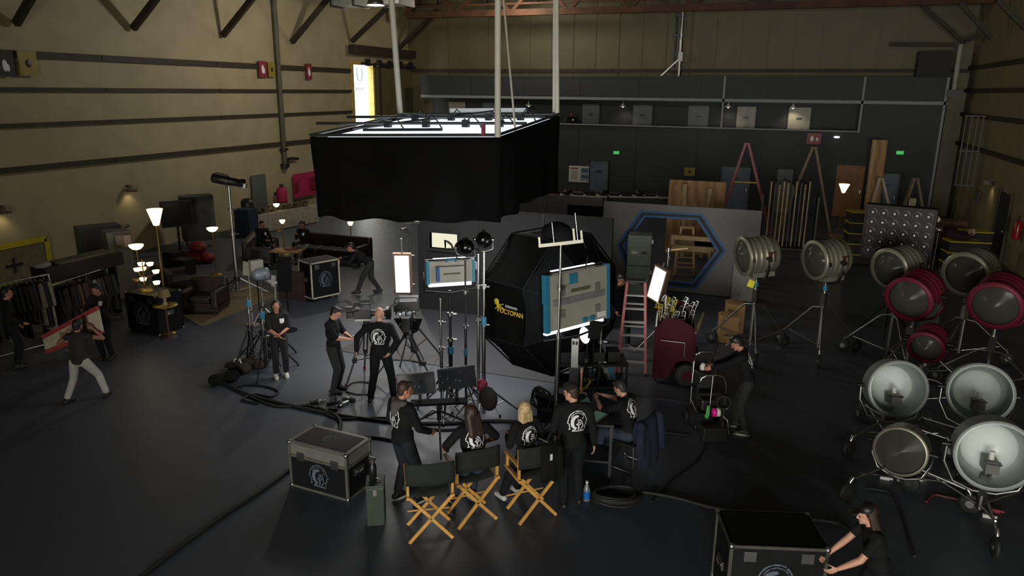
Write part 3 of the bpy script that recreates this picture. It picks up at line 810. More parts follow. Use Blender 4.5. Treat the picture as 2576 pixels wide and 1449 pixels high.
# ================================================================== stands and lamps
def stand(label, loc, h, foot=.55, col=DSTEEL, collar=.75, rz=0, r=.018, name='light_stand', n=3, tape=None, group=None, low=.12):
    t = T(name, label, 'stand', loc, rz, group)
    B().cyl((0, 0, low), (0, 0, h*.6), r*1.5, n=10).build('lower_pole', col, t)
    B().cyl((0, 0, h*.55), (0, 0, h), r, n=10).build('upper_pole', CHROME if col is not BLACK else col, t)
    B().cyl((0, 0, collar-.06), (0, 0, collar+.06), r*2.6).build('collar', DSTEEL, t)
    for z in (h*.58, h*.8):
        B().cyl((0, 0, z-.03), (0, 0, z+.03), r*2).cyl((0, 0, z), (r*4.5, 0, z), r*.7, n=8).build('knob', STEEL, t)
    for k in range(n):
        a = 2*math.pi*k/n+.4; c, s = math.cos(a), math.sin(a)
        l = B().cyl((c*r*2, s*r*2, collar), (c*foot, s*foot, .03), r*.8, n=8).build('leg', col, t)
        B().ell((c*foot, s*foot, .025), (.025,)*3, n=8).build('rubber_foot', RUBBER, l)
        B().cyl((c*foot*.5, s*foot*.5, collar*.5), (0, 0, low+.05), r*.5, n=6).build('strut', col, t)
    if tape: B().cyl((0, 0, tape), (0, 0, tape+.13), r*2.1).build('tape_wrap', TEAL, t)
    return t

def rolling_stand(label, loc, h, rz=0, tape=None, group='rolling lamp stands'):
    t = T('rolling_stand', label, 'stand', loc, rz, group)
    B().cyl((0, 0, .16), (0, 0, h*.72), .042, n=12).build('lower_pole', STEEL, t)
    B().cyl((0, 0, h*.68), (0, 0, h), .032, n=12).build('upper_pole', CHROME, t)
    B().box((-.04, -.02, h*.78), (.1, .1, .3)).build('winch_block', CHROME, t)
    if tape: B().cyl((0, 0, h-.16), (0, 0, h-.06), .05).build('tape_wrap', TEAL, t)
    for k in range(3):
        a = R(90+120*k); c, s = math.cos(a), math.sin(a); rr = .85
        l = B().tube([(c*.03, s*.03, h*.66), (c*.2, s*.2, h*.645), (c*.25, s*.25, h*.62), (c*rr, s*rr, .34)], .02, 8).build('leg', STEEL, t)
        B().cyl((c*.04, s*.04, .22), (c*rr*.86, s*rr*.86, .4), .014, n=6).build('brace', CHROME, t)
        B().tube([(c*rr, s*rr, .36), (c*(rr+.05), s*(rr+.05), .3), (c*(rr+.07), s*(rr+.07), .15)], .03, 8).build('caster_fork', CHROME, l)
        B().lathe([(.03, -.035), (.12, -.035), (.148, -.02), (.15, 0), (.148, .02), (.12, .035), (.03, .035)], (c*(rr+.07), s*(rr+.07), .15), (-s, c, .0), 20).build('wheel', RUBBER, l)
        B().cyl((c*(rr+.07)+s*.04, s*(rr+.07)-c*.04, .15), (c*(rr+.07)-s*.04, s*(rr+.07)+c*.04, .15), .055, n=12).build('wheel_hub', STEEL, l)
    return t

LENS = bpy.data.materials.new('fresnel_glass'); LENS.use_nodes = True
_n = LENS.node_tree; _p = _n.nodes['Principled BSDF']; _p.inputs['Base Color'].default_value = (.05, .05, .038, 1); _p.inputs['Roughness'].default_value = .11; _p.inputs['Specular IOR Level'].default_value = .16
_p.inputs['Transmission Weight'].default_value = .1
_w = _n.nodes.new('ShaderNodeTexWave'); _w.wave_type = 'RINGS'; _w.rings_direction = 'Y'; _w.inputs['Scale'].default_value = 22
_q = _n.nodes.new('ShaderNodeTexCoord'); _u = _n.nodes.new('ShaderNodeBump'); _u.inputs['Strength'].default_value = .25; _u.inputs['Distance'].default_value = .01
_n.links.new(_q.outputs['Object'], _w.inputs['Vector']); _n.links.new(_w.outputs['Fac'], _u.inputs['Height']); _n.links.new(_u.outputs['Normal'], _p.inputs['Normal'])
HSIL = M('silver_housing', '8b8778', .42, .55, .12, 3); HRED = M('red_housing', '5e1828', .5, .05, .15, 3, spec=.25); HGRY = M('pale_grey_housing', '9aa09c', .45, .2, .1, 3)
def fresnel(label, c, aim, r, L, m, group=None, name='studio_lamp'):
    a = V(aim).normalized()
    t = T(name, label, 'studio lamp', c, rot=(-a).to_track_quat('Y', 'Z').to_euler(), group=group)     # front is local -Y
    prof = [(r*.86, -L*.5), (r, -L*.5), (r, -L*.44), (r*.93, -L*.42)]
    for k in range(4):
        y = -L*.36+k*L*.17; prof += [(r*.93, y), (r*.965, y+.02), (r*.965, y+L*.05), (r*.93, y+L*.07)]
    prof += [(r*.93, L*.36), (r*.8, L*.47), (r*.3, L*.52), (.001, L*.52)]
    B().lathe(prof, n=32, ax=(0, 1, 0)).build('housing', m, t)
    B().lathe([(.001, -L*.5-.13), (r*.22, -L*.5-.122), (r*.43, -L*.5-.095), (r*.62, -L*.5-.055), (r*.76, -L*.5-.015), (r*.86, -L*.5+.025)], n=32, ax=(0, 1, 0)).build('lens', LENS, t)
    B().lathe([(r*.84, -L*.5-.02), (r*1.03, -L*.5-.02), (r*1.03, -L*.5+.05), (r*.84, -L*.5+.05), (r*.84, -L*.5-.02)], n=32, ax=(0, 1, 0)).build('bezel_ring', m, t)
    q = [(r*1.08, 0, 0), (r*1.1, .0, -r*.5), (r*.8, 0, -r*1.05), (r*.35, 0, -r*1.28), (0, 0, -r*1.3)]
    q = q+[(-x, y, z) for x, y, z in q[-2::-1]]
    B().tube(q, .026, 8).build('yoke', m if m is HRED else DSTEEL, t)
    for s in (-1, 1):
        B().cyl((s*r*.93, 0, 0), (s*(r+.1), 0, 0), .04, n=10).build('tilt_knob', DSTEEL, t)
        B().box((s*r*1.06, -L*.47, 0), (.07, .05, .09)).build('door_clip', CHROME, t)
    B().box((0, .02, -r*.98), (r*.9, L*.7, r*.25)).build('base_box', m, t)
    B().box((r*.86, .1, .02), (.06, .18, .22)).build('latch_frame', M('rusty_latch', '4a2c22', .6, .3), t)
    return t
def dish(label, c, aim, r, m, dark=False):
    a = V(aim).normalized()
    t = T('open_face_lamp', label, 'studio lamp', c, rot=(-a).to_track_quat('Y', 'Z').to_euler(), group=None)
    B().lathe([(r*.9, -.24), (r, -.24), (r, -.2), (r*.97, -.18), (r*.96, .1), (r*.8, .26), (r*.4, .34), (.001, .35)], n=36, ax=(0, 1, 0)).build('housing', HSIL if dark else HGRY, t)
    B().lathe([(r*.9, -.235), (r*.89, .04), (r*.7, .08)], n=36, ax=(0, 1, 0)).build('inner_wall', m if dark else M('inner_grey', '7c857f', .5, 0, .05), t)
    B().lathe([(r*.7, .08), (r*.66, .13), (r*.48, .2), (r*.25, .24), (.001, .25)], n=36, ax=(0, 1, 0)).build('reflector', m, t)
    if dark: B().lathe([(.001, -.25), (r*.45, -.24), (r*.9, -.2)], n=36, ax=(0, 1, 0)).build('lens', LENS, t)
    else:
        B().box((.02, .0, -r*.42), (.16, .3, .16)).build('lamp_base', M('lamp_base_grey', '55554f', .5), t)
        B().cyl((.02, -.02, -r*.34), (.02, -.02, -r*.02), .035).build('bulb', WHITE, t)
        B().box((.02, -.1, -r*.3), (.2, .1, .025)).build('lamp_clip', DSTEEL, t)
    q = [(r*1.06, 0, 0), (r*1.08, .0, -r*.5), (r*.8, 0, -r*1.05), (r*.3, 0, -r*1.25), (0, 0, -r*1.26)]
    q = q+[(-x, y, z) for x, y, z in q[-2::-1]]
    B().tube(q, .022, 8).build('yoke', STEEL, t)
    for s in (-1, 1): B().cyl((s*r*.95, 0, 0), (s*(r+.09), 0, 0), .035, n=10).build('tilt_knob', DSTEEL, t)
    return t
def on_stand(px, py, base, D, mk, lab, slab, aim, r, srz, L=.72, m=HSIL, tape=None, off=(0, 0)):
    if base: b = F(*base); c = V((b.x, b.y, hgt(b, px, py)))
    else:
        c = PD(px, py, D); b = V((c.x, c.y, 0))
    if mk == 'dish': dish(lab, c, aim, r, m, m is not WHITEREF)
    else: fresnel(lab, c, aim, r, L, m)
    rolling_stand(slab, b, max(.7, c.z-r*1.3), srz, tape)
WHITEREF = M('white_reflector', 'c8d0ca', .4, 0, .04); DARKREF = M('dark_reflector', '33322a', .3, .3, .1)
AL = (-.86, -.62, -.12)
on_stand(1882, 640, (1885, 885), 0, 'f', 'ribbed silver studio lamp, leftmost in the back row, yellow tag below', 'rolling stand under the leftmost silver lamp, yellow tag at top', (-.9, -.5, -.1), .42, 70, tape=1)
on_stand(2063, 650, (2055, 890), 0, 'f', 'ribbed silver studio lamp, second from left in the back row', 'rolling stand under the second silver lamp from the left', (-.82, -.62, -.06), .42, 60, tape=1)
on_stand(2240, 668, (2230, 905), 0, 'f', 'silver studio lamp in front of the many-bulb lamp bank', 'rolling stand with shiny wheels behind the red lamps', (-.7, -.75, -.1), .43, 75)
on_stand(2448, 680, None, 15.6, 'f', 'grey studio lamp behind the right large red lamp', 'rolling stand under the rearmost grey lamp on the right', (-.55, -.85, -.12), .47, 30)
on_stand(2308, 735, None, 14.4, 'f', 'large red studio lamp, left of the two, pale glass lens', 'rolling stand under the left large red lamp', (-.5, -.9, -.2), .44, 15, m=HRED, L=.8)
on_stand(2518, 748, None, 13.6, 'f', 'large red studio lamp at the right frame edge', 'rolling stand under the large red lamp at right edge', (-.42, -.95, -.22), .45, 50, m=HRED, L=.8)
on_stand(2338, 858, None, 13.2, 'f', 'small red studio lamp low between the stands', 'short rolling stand under the small red lamp', (-.35, -.95, -.25), .3, 25, m=HRED, L=.5)
on_stand(2246, 972, None, 11.9, 'dish', 'white open dish lamp nearest the centre of the picture', 'rolling stand under the leftmost white dish lamp', (.23, -.97, .2), .46, 20, m=WHITEREF)
on_stand(2460, 985, None, 11.4, 'dish', 'white open dish lamp behind the largest dish at right', 'rolling stand under the rear right white dish lamp', (-.07, -1, .25), .46, 40, m=WHITEREF)
on_stand(2492, 1132, None, 9.8, 'dish', 'largest white open dish lamp, low at right frame edge', 'low rolling stand under the largest white dish lamp', (0, -1, .08), .48, 60, m=WHITEREF)
on_stand(2272, 1126, None, 10.6, 'dish', 'dark glass fronted round lamp below the left white dish', 'low rolling stand under the dark glass lamp', (-.3, -.95, .12), .36, 10, m=DARKREF)
b0 = F(1885, 885); z0 = hgt(b0, 1876, 713)
tag(B().box((b0.x-.1, b0.y-.06, z0), (.14, .03, .17), (0, .3, 0)).build('yellow_tag', M('tag_yellow', 'cfc21a', .6), bev=.01), 'yellow tag hanging below the leftmost silver studio lamp', 'tag')
# bank of bulbs
c = PD(2258, 588, 17.2); a = V((-.25, -.95, -.05)).normalized()
t = T('lamp_bank', 'tall dark panel of round chrome lamps in rows at right', 'lamp bank', c, rot=(-a).to_track_quat('Y', 'Z').to_euler())
BR = M('brown_housing', '1c1312', .5, .2, .2)
B().box((0, .1, 0), (1.42, .2, 1.2)).build('housing', BR, t)
MIR = M('mirror_bowl', 'b4a8ac', .32, .7, .05)
me = None
for i in range(6):
    for j in range(5):
        p = (-.58+i*.232, -.02, -.46+j*.23)
        if me is None:
            o = B().lathe([(.095, -.03), (.1, -.03), (.095, 0), (.08, .05), (.04, .08), (.001, .085)], ax=(0, 1, 0), n=18).build('lamp', MIR, t, loc=p); me = o.data
            g_ = B().ell((0, -.0, 0), (.03, .03, .03), n=10).build('bulb', M('bulb_glass', 'e6e2e0', .1, 0, 0), o); gme = g_.data
        else:
            o = bpy.data.objects.new('lamp', me); COL.objects.link(o); o.parent = t; o.location = p
            g_ = bpy.data.objects.new('bulb', gme); COL.objects.link(g_); g_.parent = o
for s in (-1, 1): B().box((s*.73, .1, 0), (.04, .26, 1.25)).build('side_rail', BR, t)
B().box((0, .1, .62), (1.5, .26, .04)).build('top_rail', BR, t); B().box((0, .1, -.62), (1.5, .26, .04)).build('bottom_rail', BR, t)
bb = V((c.x+a.x*-.1, c.y+.12, 0)); stand('dark stand carrying the bank of chrome lamps', bb, c.z-.62, .6, DSTEEL, .7, r=.03)

# ---- small black lamps, light panels and stands in the middle
def sky_panel(label, c, aim, w, h, lit_front, tilt=0, extra=True):
    a = V(aim).normalized()
    t = T('led_light', label, 'light panel', c, rot=((-a).to_track_quat('Y', 'Z') @ Quaternion((0, 1, 0), R(tilt))).to_euler())          # lit side local -Y
    B().box((0, .06, 0), (w, .12, h)).build('back_housing', PANEL_GREY, t, bev=.01)
    B().box((0, -.02, 0), (w+.05, .05, h+.05)).build('front_frame', DSTEEL, t)
    B().box((0, -.048, 0), (w-.04, .01, h-.04)).build('diffuser', lit_front, t)
    for s in (-1, 1): B().box((s*(w/2-.005), .08, 0), (.07 if extra else .05, .1, h+.03)).build('side_tape', TEAL, t)
    EDGE = EM('edge_glow', 'f4f8ff', 1.6)
    B().box((0, -.0, -h/2-.045), (w-.06, .09, .06)).build('lit_bottom_edge', EDGE, t)
    B().box((0, -.01, h/2+.035), (w*.7, .05, .012)).build('lit_top_edge', EDGE, t)
    B().box((-w/2-.05, 0, .0), (.05, .09, h*.7)).build('side_diffuser', M('diffuser_cloth', 'b9b9bc', .7, 0, .2, 9), t)
    if extra:
        B().box((0, .13, 0), (w-.2, .02, .1)).build('centre_seam', M('seam_grey', '77777a', .5, .2), t)
        for x, z in ((-.3, .12), (.28, .14), (-.3, -.22), (.28, -.18)): B().box((x*w, .13, z*h*1.2), (.1, .02, .12)).build('vent', M('vent_grey', '66655c', .6), t)
        B().box((-.02*w, .13, .16*h), (w*.3, .02, .05)).build('name_plate', M('plate_olive', '55553f', .6), t)
        B().box((.1*w, .13, h*.38), (.16, .025, .16)).build('tape_patch', TEAL, t)
        B().box((-.38*w, .13, -h*.4), (.17, .02, .09)).build('spec_sticker', WHITE, t)
        for x in (-.2, -.08): B().box((x*w, .14, -h*.42), (.09, .04, .06)).build('socket', TEAL, t)
    else:
        B().box((0, .16, -.02), (w*.56, .09, h*.66)).build('control_box', PANEL_GREY, t, bev=.008)
        B().box((.3*w, .17, -.02), (.05, .1, h*.68)).build('box_tape', BLUE, t)
        B().box((0, .21, -.02), (w*.36, .01, .03)).build('name_plate', M('plate_olive', '55553f', .6), t)
        B().tube([(-.1*w, .14, h*.5), (-.1*w, .22, h*.62), (.1*w, .22, h*.62), (.1*w, .14, h*.5)], .02, 6).build('carry_handle', TEAL, t)
    B().tube([(-w/2-.06, .06, 0), (-w/2-.06, .06, -h/2-.14), (0, .06, -h/2-.2), (w/2+.06, .06, -h/2-.14), (w/2+.06, .06, 0)], .018, 6).build('yoke', DSTEEL, t)
    return t
PLIT = EM('panel_glow', 'eef6ff', 7.)
c = PD(1443, 746, 11.45)
sky_panel('large grey light panel with blue taped edges seen from behind', c, (-.85, .5, -.06), 1.3, .86, PLIT)
B_ = V((c.x+.06, c.y-.02, 0))
t = T('crank_stand', 'thick dark crank stand carrying the large grey light panel', 'stand', B_, 10)
ch = c.z-.66
B().box((0, 0, ch*.38), (.16, .16, ch*.72)).build('outer_column', DSTEEL, t, bev=.01)
B().box((0, 0, ch*.7), (.11, .11, ch*.6)).build('inner_column', STEEL, t)
B().cyl((0, 0, ch-.1), (0, 0, ch-.04), .07).cyl((0, 0, ch-.04), (0, 0, ch), .03).build('top_collar', CHROME, t)
B().box((.12, -.05, ch*.62), (.03, .03, .42)).build('brass_strip', HONEY, t)
B().tube([(.08, 0, ch*.5), (.2, 0, ch*.5), (.2, 0, ch*.42), (.28, 0, ch*.42)], .015, 6).build('crank_handle', CHROME, t)
for k in range(3):
    a_ = R(100+120*k); B().cyl((math.cos(a_)*.07, math.sin(a_)*.07, 1.0), (math.cos(a_)*.55, math.sin(a_)*.55, .04), .022, n=8).build('leg', BLACK, t)
# c-stand with the U bracket in front of the panel
c = PD(1411, 612, 10.8); b0 = V((c.x, c.y, 0))
st = stand('tall chrome stand with wide U bracket in front of light panel', b0, c.z, .62, CHROME, .55, 40, .02, n=3)
u_ = (RIGHT*.92+V((0, 0, .13))).normalized(); Lb = .66*11.3/11.3/2*1.0
rel = st.matrix_basis.inverted() if False else None
t = T('cross_bracket', 'pale U shaped cross bracket on top of tall chrome stand', 'bracket', c, rot=(0, R(-7), _psi))
PALEM = M('pale_metal', 'b9b5a8', .4, .4, .06)
B().box((0, 0, 0), (.66, .045, .05)).build('cross_bar', PALEM, t)
for x, h_ in ((-.31, .13), (.31, .16), (.2, .2)): B().box((x, 0, h_/2), (.03, .04, h_)).build('upright', PALEM, t)
for x, h_ in ((-.1, .32), (.25, .42)): B().cyl((x, 0, 0), (x, .03, h_), .01, n=6).build('pin', CHROME, t)
B().tube([(.31, 0, .02), (.36, .0, -.1), (.37, .0, -.25), (.33, .02, -.42)], .01, 6).build('hanging_cable', BLACK, t)
# hood of black cloth behind the bracket
c2 = PD(1400, 588, 12.9)
t = T('covered_lamp', 'black cloth covered lamp head above the octagonal softbox', 'studio lamp', c2, 20)
B().lathe([(.29, -.2), (.3, 0), (.24, .13), (.1, .2), (.001, .22)], n=10).build('cloth_cover', CLOTHB, t)
B().cyl((0, 0, -.18), (0, -.1, -.05), .2, n=14).build('lamp_body', BLACK, t)
for x in (-.16, -.05, .2): B().ell((x, -.27, -.12), (.02, .02, .02), n=8).build('bolt', CHROME, t)
# octagonal softbox
oc = PD(1338, 742, 13.9); ax = V((-.9, .43, -.03)).normalized()
t = T('octagonal_softbox', 'huge black octagonal softbox with yellow lettering on its side', 'softbox', oc)
zax = V((0, 0, 1)); h_ = ax.cross(zax).normalized()      # ring directions; h_ points away and to the right
if h_.dot(FWD) < 0: h_ = -h_
ru = ax.cross(h_); ru = ru if ru.z > 0 else -ru
RO = 1.35
SBX = M('softbox_cloth', '0c0c0c', .85, 0, .2, 5, bump=.15, spec=.06); SBD = M('softbox_cloth_dark', '0c100d', .85, 0, .2, 5, spec=.06)
def oct_(r, d): return [-ax*d+h_*(r*math.cos(R(22.5+45*k)))+ru*(r*math.sin(R(22.5+45*k))) for k in range(8)]
rings = [oct_(RO, 0), oct_(RO*.98, 1.0), oct_(RO*.55, 1.45), oct_(.22, 1.65)]
for k in range(8):
    b = B(); n_ = 5
    for q in range(3):
        A, C_, D_, E_ = rings[q][k], rings[q][(k+1) % 8], rings[q+1][(k+1) % 8], rings[q+1][k]
        vs = []
        for j in range(n_+1):
            for i in range(n_+1):
                p = A.lerp(C_, i/n_).lerp(E_.lerp(D_, i/n_), j/n_); cc = -ax*(0, 1.0, 1.45)[q]; p = p-(p-cc).normalized()*.05*math.sin(math.pi*i/n_)*(q > 0 or 1); vs.append(p)
        b.add(vs, [(j*(n_+1)+i, j*(n_+1)+i+1, (j+1)*(n_+1)+i+1, (j+1)*(n_+1)+i) for j in range(n_) for i in range(n_)], True)
    b.build('side_panel', SBX, t)
b = B()
for k in range(8): b.tube([rings[q][k] for q in range(4)], .014, 6)
for q in (0, 1): b.tube(rings[q], .016, 6, True)
b.build('seam', CLOTHB, t)
B().add(oct_(.22, 1.65), [tuple(range(8))]).cyl(-ax*1.63, -ax*1.85, .16).build('speed_ring', DSTEEL, t)
b = B()
for i in range(-4, 5):
    hh = math.sqrt(max(.05, (RO*.9)**2-(i*.26)**2))
    b.bar(h_*(i*.26)-ru*hh+ax*-.04, h_*(i*.26)+ru*hh+ax*-.04, .01, .08, ax); b.bar(ru*(i*.26)-h_*hh+ax*-.04, ru*(i*.26)+h_*hh+ax*-.04, .01, .08, ax)
b.build('egg_crate', CLOTHB, t)['kind'] = 'stuff'
B().add([p-ax*.14 for p in oct_(RO*.95, 0)], [tuple(range(8))]).build('front_diffuser', M('softbox_front', '2c2c2c', .8), t)
# lettering on the near facet (normal -h_)
nn = -h_; xa = -ax; 
if xa.dot(RIGHT) < 0: xa = -xa
ya = nn.cross(xa); ya = ya if ya.z > 0 else -ya
LF = Matrix((xa, ya, xa.cross(ya))).transposed().to_4x4()
nz = xa.cross(ya)
if nz.dot(nn) < 0: pass
face_c = -h_*(RO*.92)-ax*.62+ru*.1
LM = LF.copy(); LM.translation = face_c+nn*.045+xa*.15-ya*.05
YL = M('logo_yellow', 'b8942a', .6, 0, .04); text_mesh('OCTOPAN', .115, YL, t, 'lettering', LM, .002, .003)
LM2 = LF.copy(); LM2 = LM2 @ Matrix.Scale(.85, 4); LM2.translation = face_c+nn*.045-ya*.075+xa*.05
b = B(); b.m = LM2
b.lathe([(.001, .004), (.065, .003), (.07, 0)], (-.3, .2, .004), (0, 0, 1), 16)
for a0_, l_ in ((-60, .15), (-95, .14), (-130, .12), (-20, .2), (20, .16)):
    e_ = (-.26+l_*math.cos(R(a0_)), .13+l_*math.sin(R(a0_))*.9, .004); b.tube([(-.28, .15, .004), ((-.27+e_[0])/2+.02, (.14+e_[1])/2, .004), e_], .012, 5)
b.build('logo_figure', M('logo_bright', 'c2ae20', .6, 0, .04), t)
b = B(); b.m = LM2; b.box((.02, .155, .003), (.14, .055, .004)).box((.19, .15, .003), (.2, .05, .004)).build('grey_lettering', M('logo_grey', '8c8c8c', .6, 0, .04), t)
sb = oc-ax*1.7; stand('dark stand hidden behind large light panel carrying the softbox', V((sb.x, sb.y, 0)), sb.z-.2, .42, DSTEEL, .8, 10, .025)
# small light panel with its stand
c = PD(1131, 681, 12.9); sky_panel('small grey light panel with control box and teal tape', c, (-.6, .8, -.08), .82, .38, PLIT, extra=False)
stand('black stand with teal tape under the small light panel', V((c.x, c.y, 0)), c.z-.36, .6, BLACK, .7, 20, .026, tape=1.0)
def head(label, c, aim, r=.13, L=.34):
    a = V(aim).normalized()
    t = T('black_lamp', label, 'studio lamp', c, rot=(-a).to_track_quat('Y', 'Z').to_euler())
    GL = M('gloss_black', '0d0d0e', .18, .2, .1)
    B().lathe([(r*.9, -L*.5), (r, -L*.5), (r, -L*.2), (r*.9, -L*.15), (r*.9, L*.3), (r*.6, L*.48), (.001, L*.5)], ax=(0, 1, 0), n=20).build('housing', GL, t)
    B().lathe([(.001, -L*.48), (r*.9, -L*.46)], ax=(0, 1, 0), n=20).build('lens', LENS, t)
    B().tube([(r*1.15, 0, 0), (r*1.15, 0, -r*1.2), (0, 0, -r*1.6), (-r*1.15, 0, -r*1.2), (-r*1.15, 0, 0)], .012, 6).build('yoke', STEEL, t)
    for s in (-1, 1): B().ell((s*r*1.12, 0, 0), (.035, .03, .03), n=8).build('tilt_knob', CHROME, t)
    B().box((0, L*.1, r*.95), (.06, L*.5, .05)).build('top_vent', GL, t)
    return t
c = PD(1170, 622, 12.4); head('black lamp head above the small taped light panel', c, (-.6, .75, -.25), .14, .4)
stand('thin black stand with teal tape beside the small light panel', V((c.x, c.y, 0)), c.z-.22, .5, BLACK, .6, 60, .016, tape=1.1)
c = PD(1217, 602, 12.1); head('glossy black lamp head on the tallest chrome stand', c, (-.3, .9, -.3), .13, .3)
stand('tall chrome tripod stand with splayed legs right of the monitors', V((c.x, c.y, 0)), c.z-.2, .72, CHROME, .62, 15, .022, tape=1.75)
c = PD(1203, 640, 12.6); stand('slanting chrome arm stand behind the glossy lamp head', V((c.x, c.y, 0)), c.z, .5, STEEL, .5, 80, .018)
c = PD(1108, 752, 12.6); stand('short chrome stand with clamps left of the black taped stand', V((c.x, c.y, 0)), c.z, .5, CHROME, .5, 35, .02)
c = PD(1497, 830, 11.7)
tag(B().box(c, (.2, .02, .3), (0, .1, .3)).cyl(c+V((-.02, .02, .1)), (c.x-.02, c.y+.02, .02), .012).cyl((c.x-.02, c.y+.02, 0), (c.x-.02, c.y+.02, .03), .2).build('black_flag', CLOTHB), 'small black flag hanging below the right corner of large light panel', 'flag')
c = PD(1478, 842, 12.2)
stand('black tripod stand with wide legs behind the crank stand', V((c.x, c.y, 0)), c.z-.14, .85, BLACK, 1.05, 65, .018)
t = T('round_lamp', 'round black lamp with glowing white face behind the crank stand', 'studio lamp', c, rot=(0, 0, R(-38)))
B().lathe([(.001, .1), (.11, .08), (.15, -.02), (.15, -.06)], ax=(0, 1, 0), n=18).build('housing', BLACK, t); B().lathe([(.001, -.075), (.14, -.06)], ax=(0, 1, 0), n=18).build('lit_face', EM('round_lamp_glow', 'f4f8ff', 2.5), t); B().cyl((0, 0, -.14), (0, 0, -.1), .03).build('mount', STEEL, t)
# lit soft panels
def tube_panel(label, pxs, D, wdt, hgt_, aim, lit, depth=.12):
    c = PD(*pxs, D); a = V(aim).normalized()
    t = T('soft_light', label, 'light panel', c, rot=(-a).to_track_quat('Y', 'Z').to_euler())
    B().box((0, .06, 0), (wdt+.08, .12, hgt_+.08)).build('housing', M('panel_brown', '5a4430', .6), t)
    B().box((0, -.004, 0), (wdt, .012, hgt_)).build('lit_face', lit, t)
    B().cyl((0, .07, hgt_/2), (0, .07, hgt_/2+.35), .02).build('hanger_pin', STEEL, t)
    return c
SOFT = EM('soft_white', 'eefaff', 3.2)
c = tube_panel('tall bright white light panel hanging left of black set wall', (1012, 690), 15.2, .29, .8, (.35, -.93, -.1), SOFT)
s_ = V((c.x+.05, c.y+.25, 0)); zz = hgt(s_, 1018, 575)
stand('stand with black clamp head above the left lit panel', s_, zz, .6, BLACK, .8, 10, .022)
t = T('clamp_head', 'black clamp head with arm on the stand over left lit panel', 'clamp', (s_.x, s_.y, zz))
B().box((0, 0, .02), (.16, .14, .2)).build('clamp_body', BLACK, t); B().bar((-.24, 0, .14), (.24, .0, .14), .05).build('cross_arm', BLACK, t); B().cyl((0, 0, .03), (-.05, -.25, .02), .02).build('grip_arm', BLACK, t)
p_ = PD(1652, 715, 15.6)
t = T('soft_light', 'tilted bright white light panel beside the red stepladder', 'light panel', p_, rot=(0, R(14), R(-30)))
B().box((0, .06, 0), (.36, .12, .78)).build('housing', M('panel_brown', '5a4430', .6), t); B().box((0, -.004, 0), (.29, .012, .7)).build('lit_face', SOFT, t); B().cyl((0, .06, .38), (0, .06, .5), .02).build('hanger_pin', STEEL, t)
s_ = V((p_.x+.16, p_.y+.3, 0)); zz = hgt(s_, 1675, 632)
stand('chrome stand with side arm behind the tilted lit panel', s_, zz, .6, STEEL, .7, 50, .02)
t = T('boom_bracket', 'pale wooden grip arm on top of stand by tilted panel', 'arm', (s_.x, s_.y, zz+.02), 20)
B().bar((-.05, 0, 0), (.4, 0, .05), .035).build('arm_bar', PINE, t); B().cyl((0, 0, -.05), (0, 0, .06), .05).build('grip_head', CHROME, t); B().cyl((0, 0, -.02), (-.02, -.3, -.14), .012).build('panel_pin', STEEL, t)

# ---- spotlight far left, follow spot
b0 = F(600, 745); zz = hgt(b0, 572, 470)
t = stand('tall pale stand carrying the black spotlight over the rug', b0, zz, .8, STEEL, .5, 20, .035, tape=None)
q = T('spotlight', 'long black spotlight on the tall pale stand at left', 'studio lamp', (b0.x, b0.y, zz+.16), rot=(0, R(12), _psi+R(5)))
B().lathe([(.001, -.42), (.11, -.42), (.13, -.38), (.13, .0), (.11, .05), (.1, .3), (.13, .34), (.13, .42)], ax=(1, 0, 0), n=18).build('barrel', BLACK, q)
B().box((.42, 0, -.04), (.12, .2, .12)).build('front_gate', STEEL, q); B().box((-.2, 0, .12), (.3, .12, .08)).build('top_vent', BLACK, q)
B().tube([(0, .16, 0), (0, .16, -.14), (0, 0, -.2), (0, -.16, -.14), (0, -.16, 0)], .015, 6).build('yoke', STEEL, q)
# blue-white lamp with flags at centre left
c = PD(655, 690, 17.4)
t = T('daylight_lamp', 'pale blue and white lamp head with lit rim on a short stand', 'studio lamp', c, 150)
B().lathe([(.12, -.18), (.14, -.18), (.15, -.1), (.13, .1), (.08, .18), (.001, .2)], ax=(0, 1, 0), n=20).build('housing', M('lamp_blue', '7d868c', .4, .1), t)
B().lathe([(.001, -.14), (.12, -.17)], ax=(0, 1, 0), n=20).build('lens', EM('lamp_lens_glow', 'dff0ff', 1.2), t)
B().box((.24, 0, .12), (.16, .3, .36)).build('ballast', PANEL_GREY, t); B().box((-.02, -.25, -.22), (.36, .16, .02)).build('lower_flap', WHITE, t)
B().tube([(.21, 0, 0), (.22, 0, -.2), (0, 0, -.3), (-.22, 0, -.2), (-.21, 0, 0)], .015, 6).build('yoke', STEEL, t)
stand('short stand under the pale blue lamp near the rug', V((c.x, c.y, 0)), c.z-.3, .5, STEEL, .5, 0, .02)
c = PD(622, 676, 17.6)
tag(B().box(c, (.2, .03, .34), (0, .1, .4)).cyl(c+V((0, 0.03, -.17)), (c.x, c.y+.03, .02), .015).cyl((c.x, c.y+.03, 0), (c.x, c.y+.03, .03), .16).build('white_flag', PANEL_GREY), 'small pale reflector card left of the pale blue lamp', 'card')
c = PD(688, 707, 17.6)
tag(B().box(c, (.1, .03, .27), (0, .1, .3)).cyl(c+V((0, 0.03, -.13)), (c.x, c.y+.03, .02), .015).cyl((c.x, c.y+.03, 0), (c.x, c.y+.03, .03), .14).build('grey_card', PANEL_GREY), 'small grey card right of the pale blue lamp', 'card')
c = PD(640, 650, 17.8)
tag(B().box(c, (.22, .04, .42), (0, .2, .5)).cyl(c+V((0, 0.03, -.2)), (c.x, c.y+.03, .02), .015).cyl((c.x, c.y+.03, 0), (c.x, c.y+.03, .03), .16).build('black_flag', CLOTHB), 'black flag with pale edge behind the pale blue lamp', 'flag')
c = PD(716, 690, 17.2)
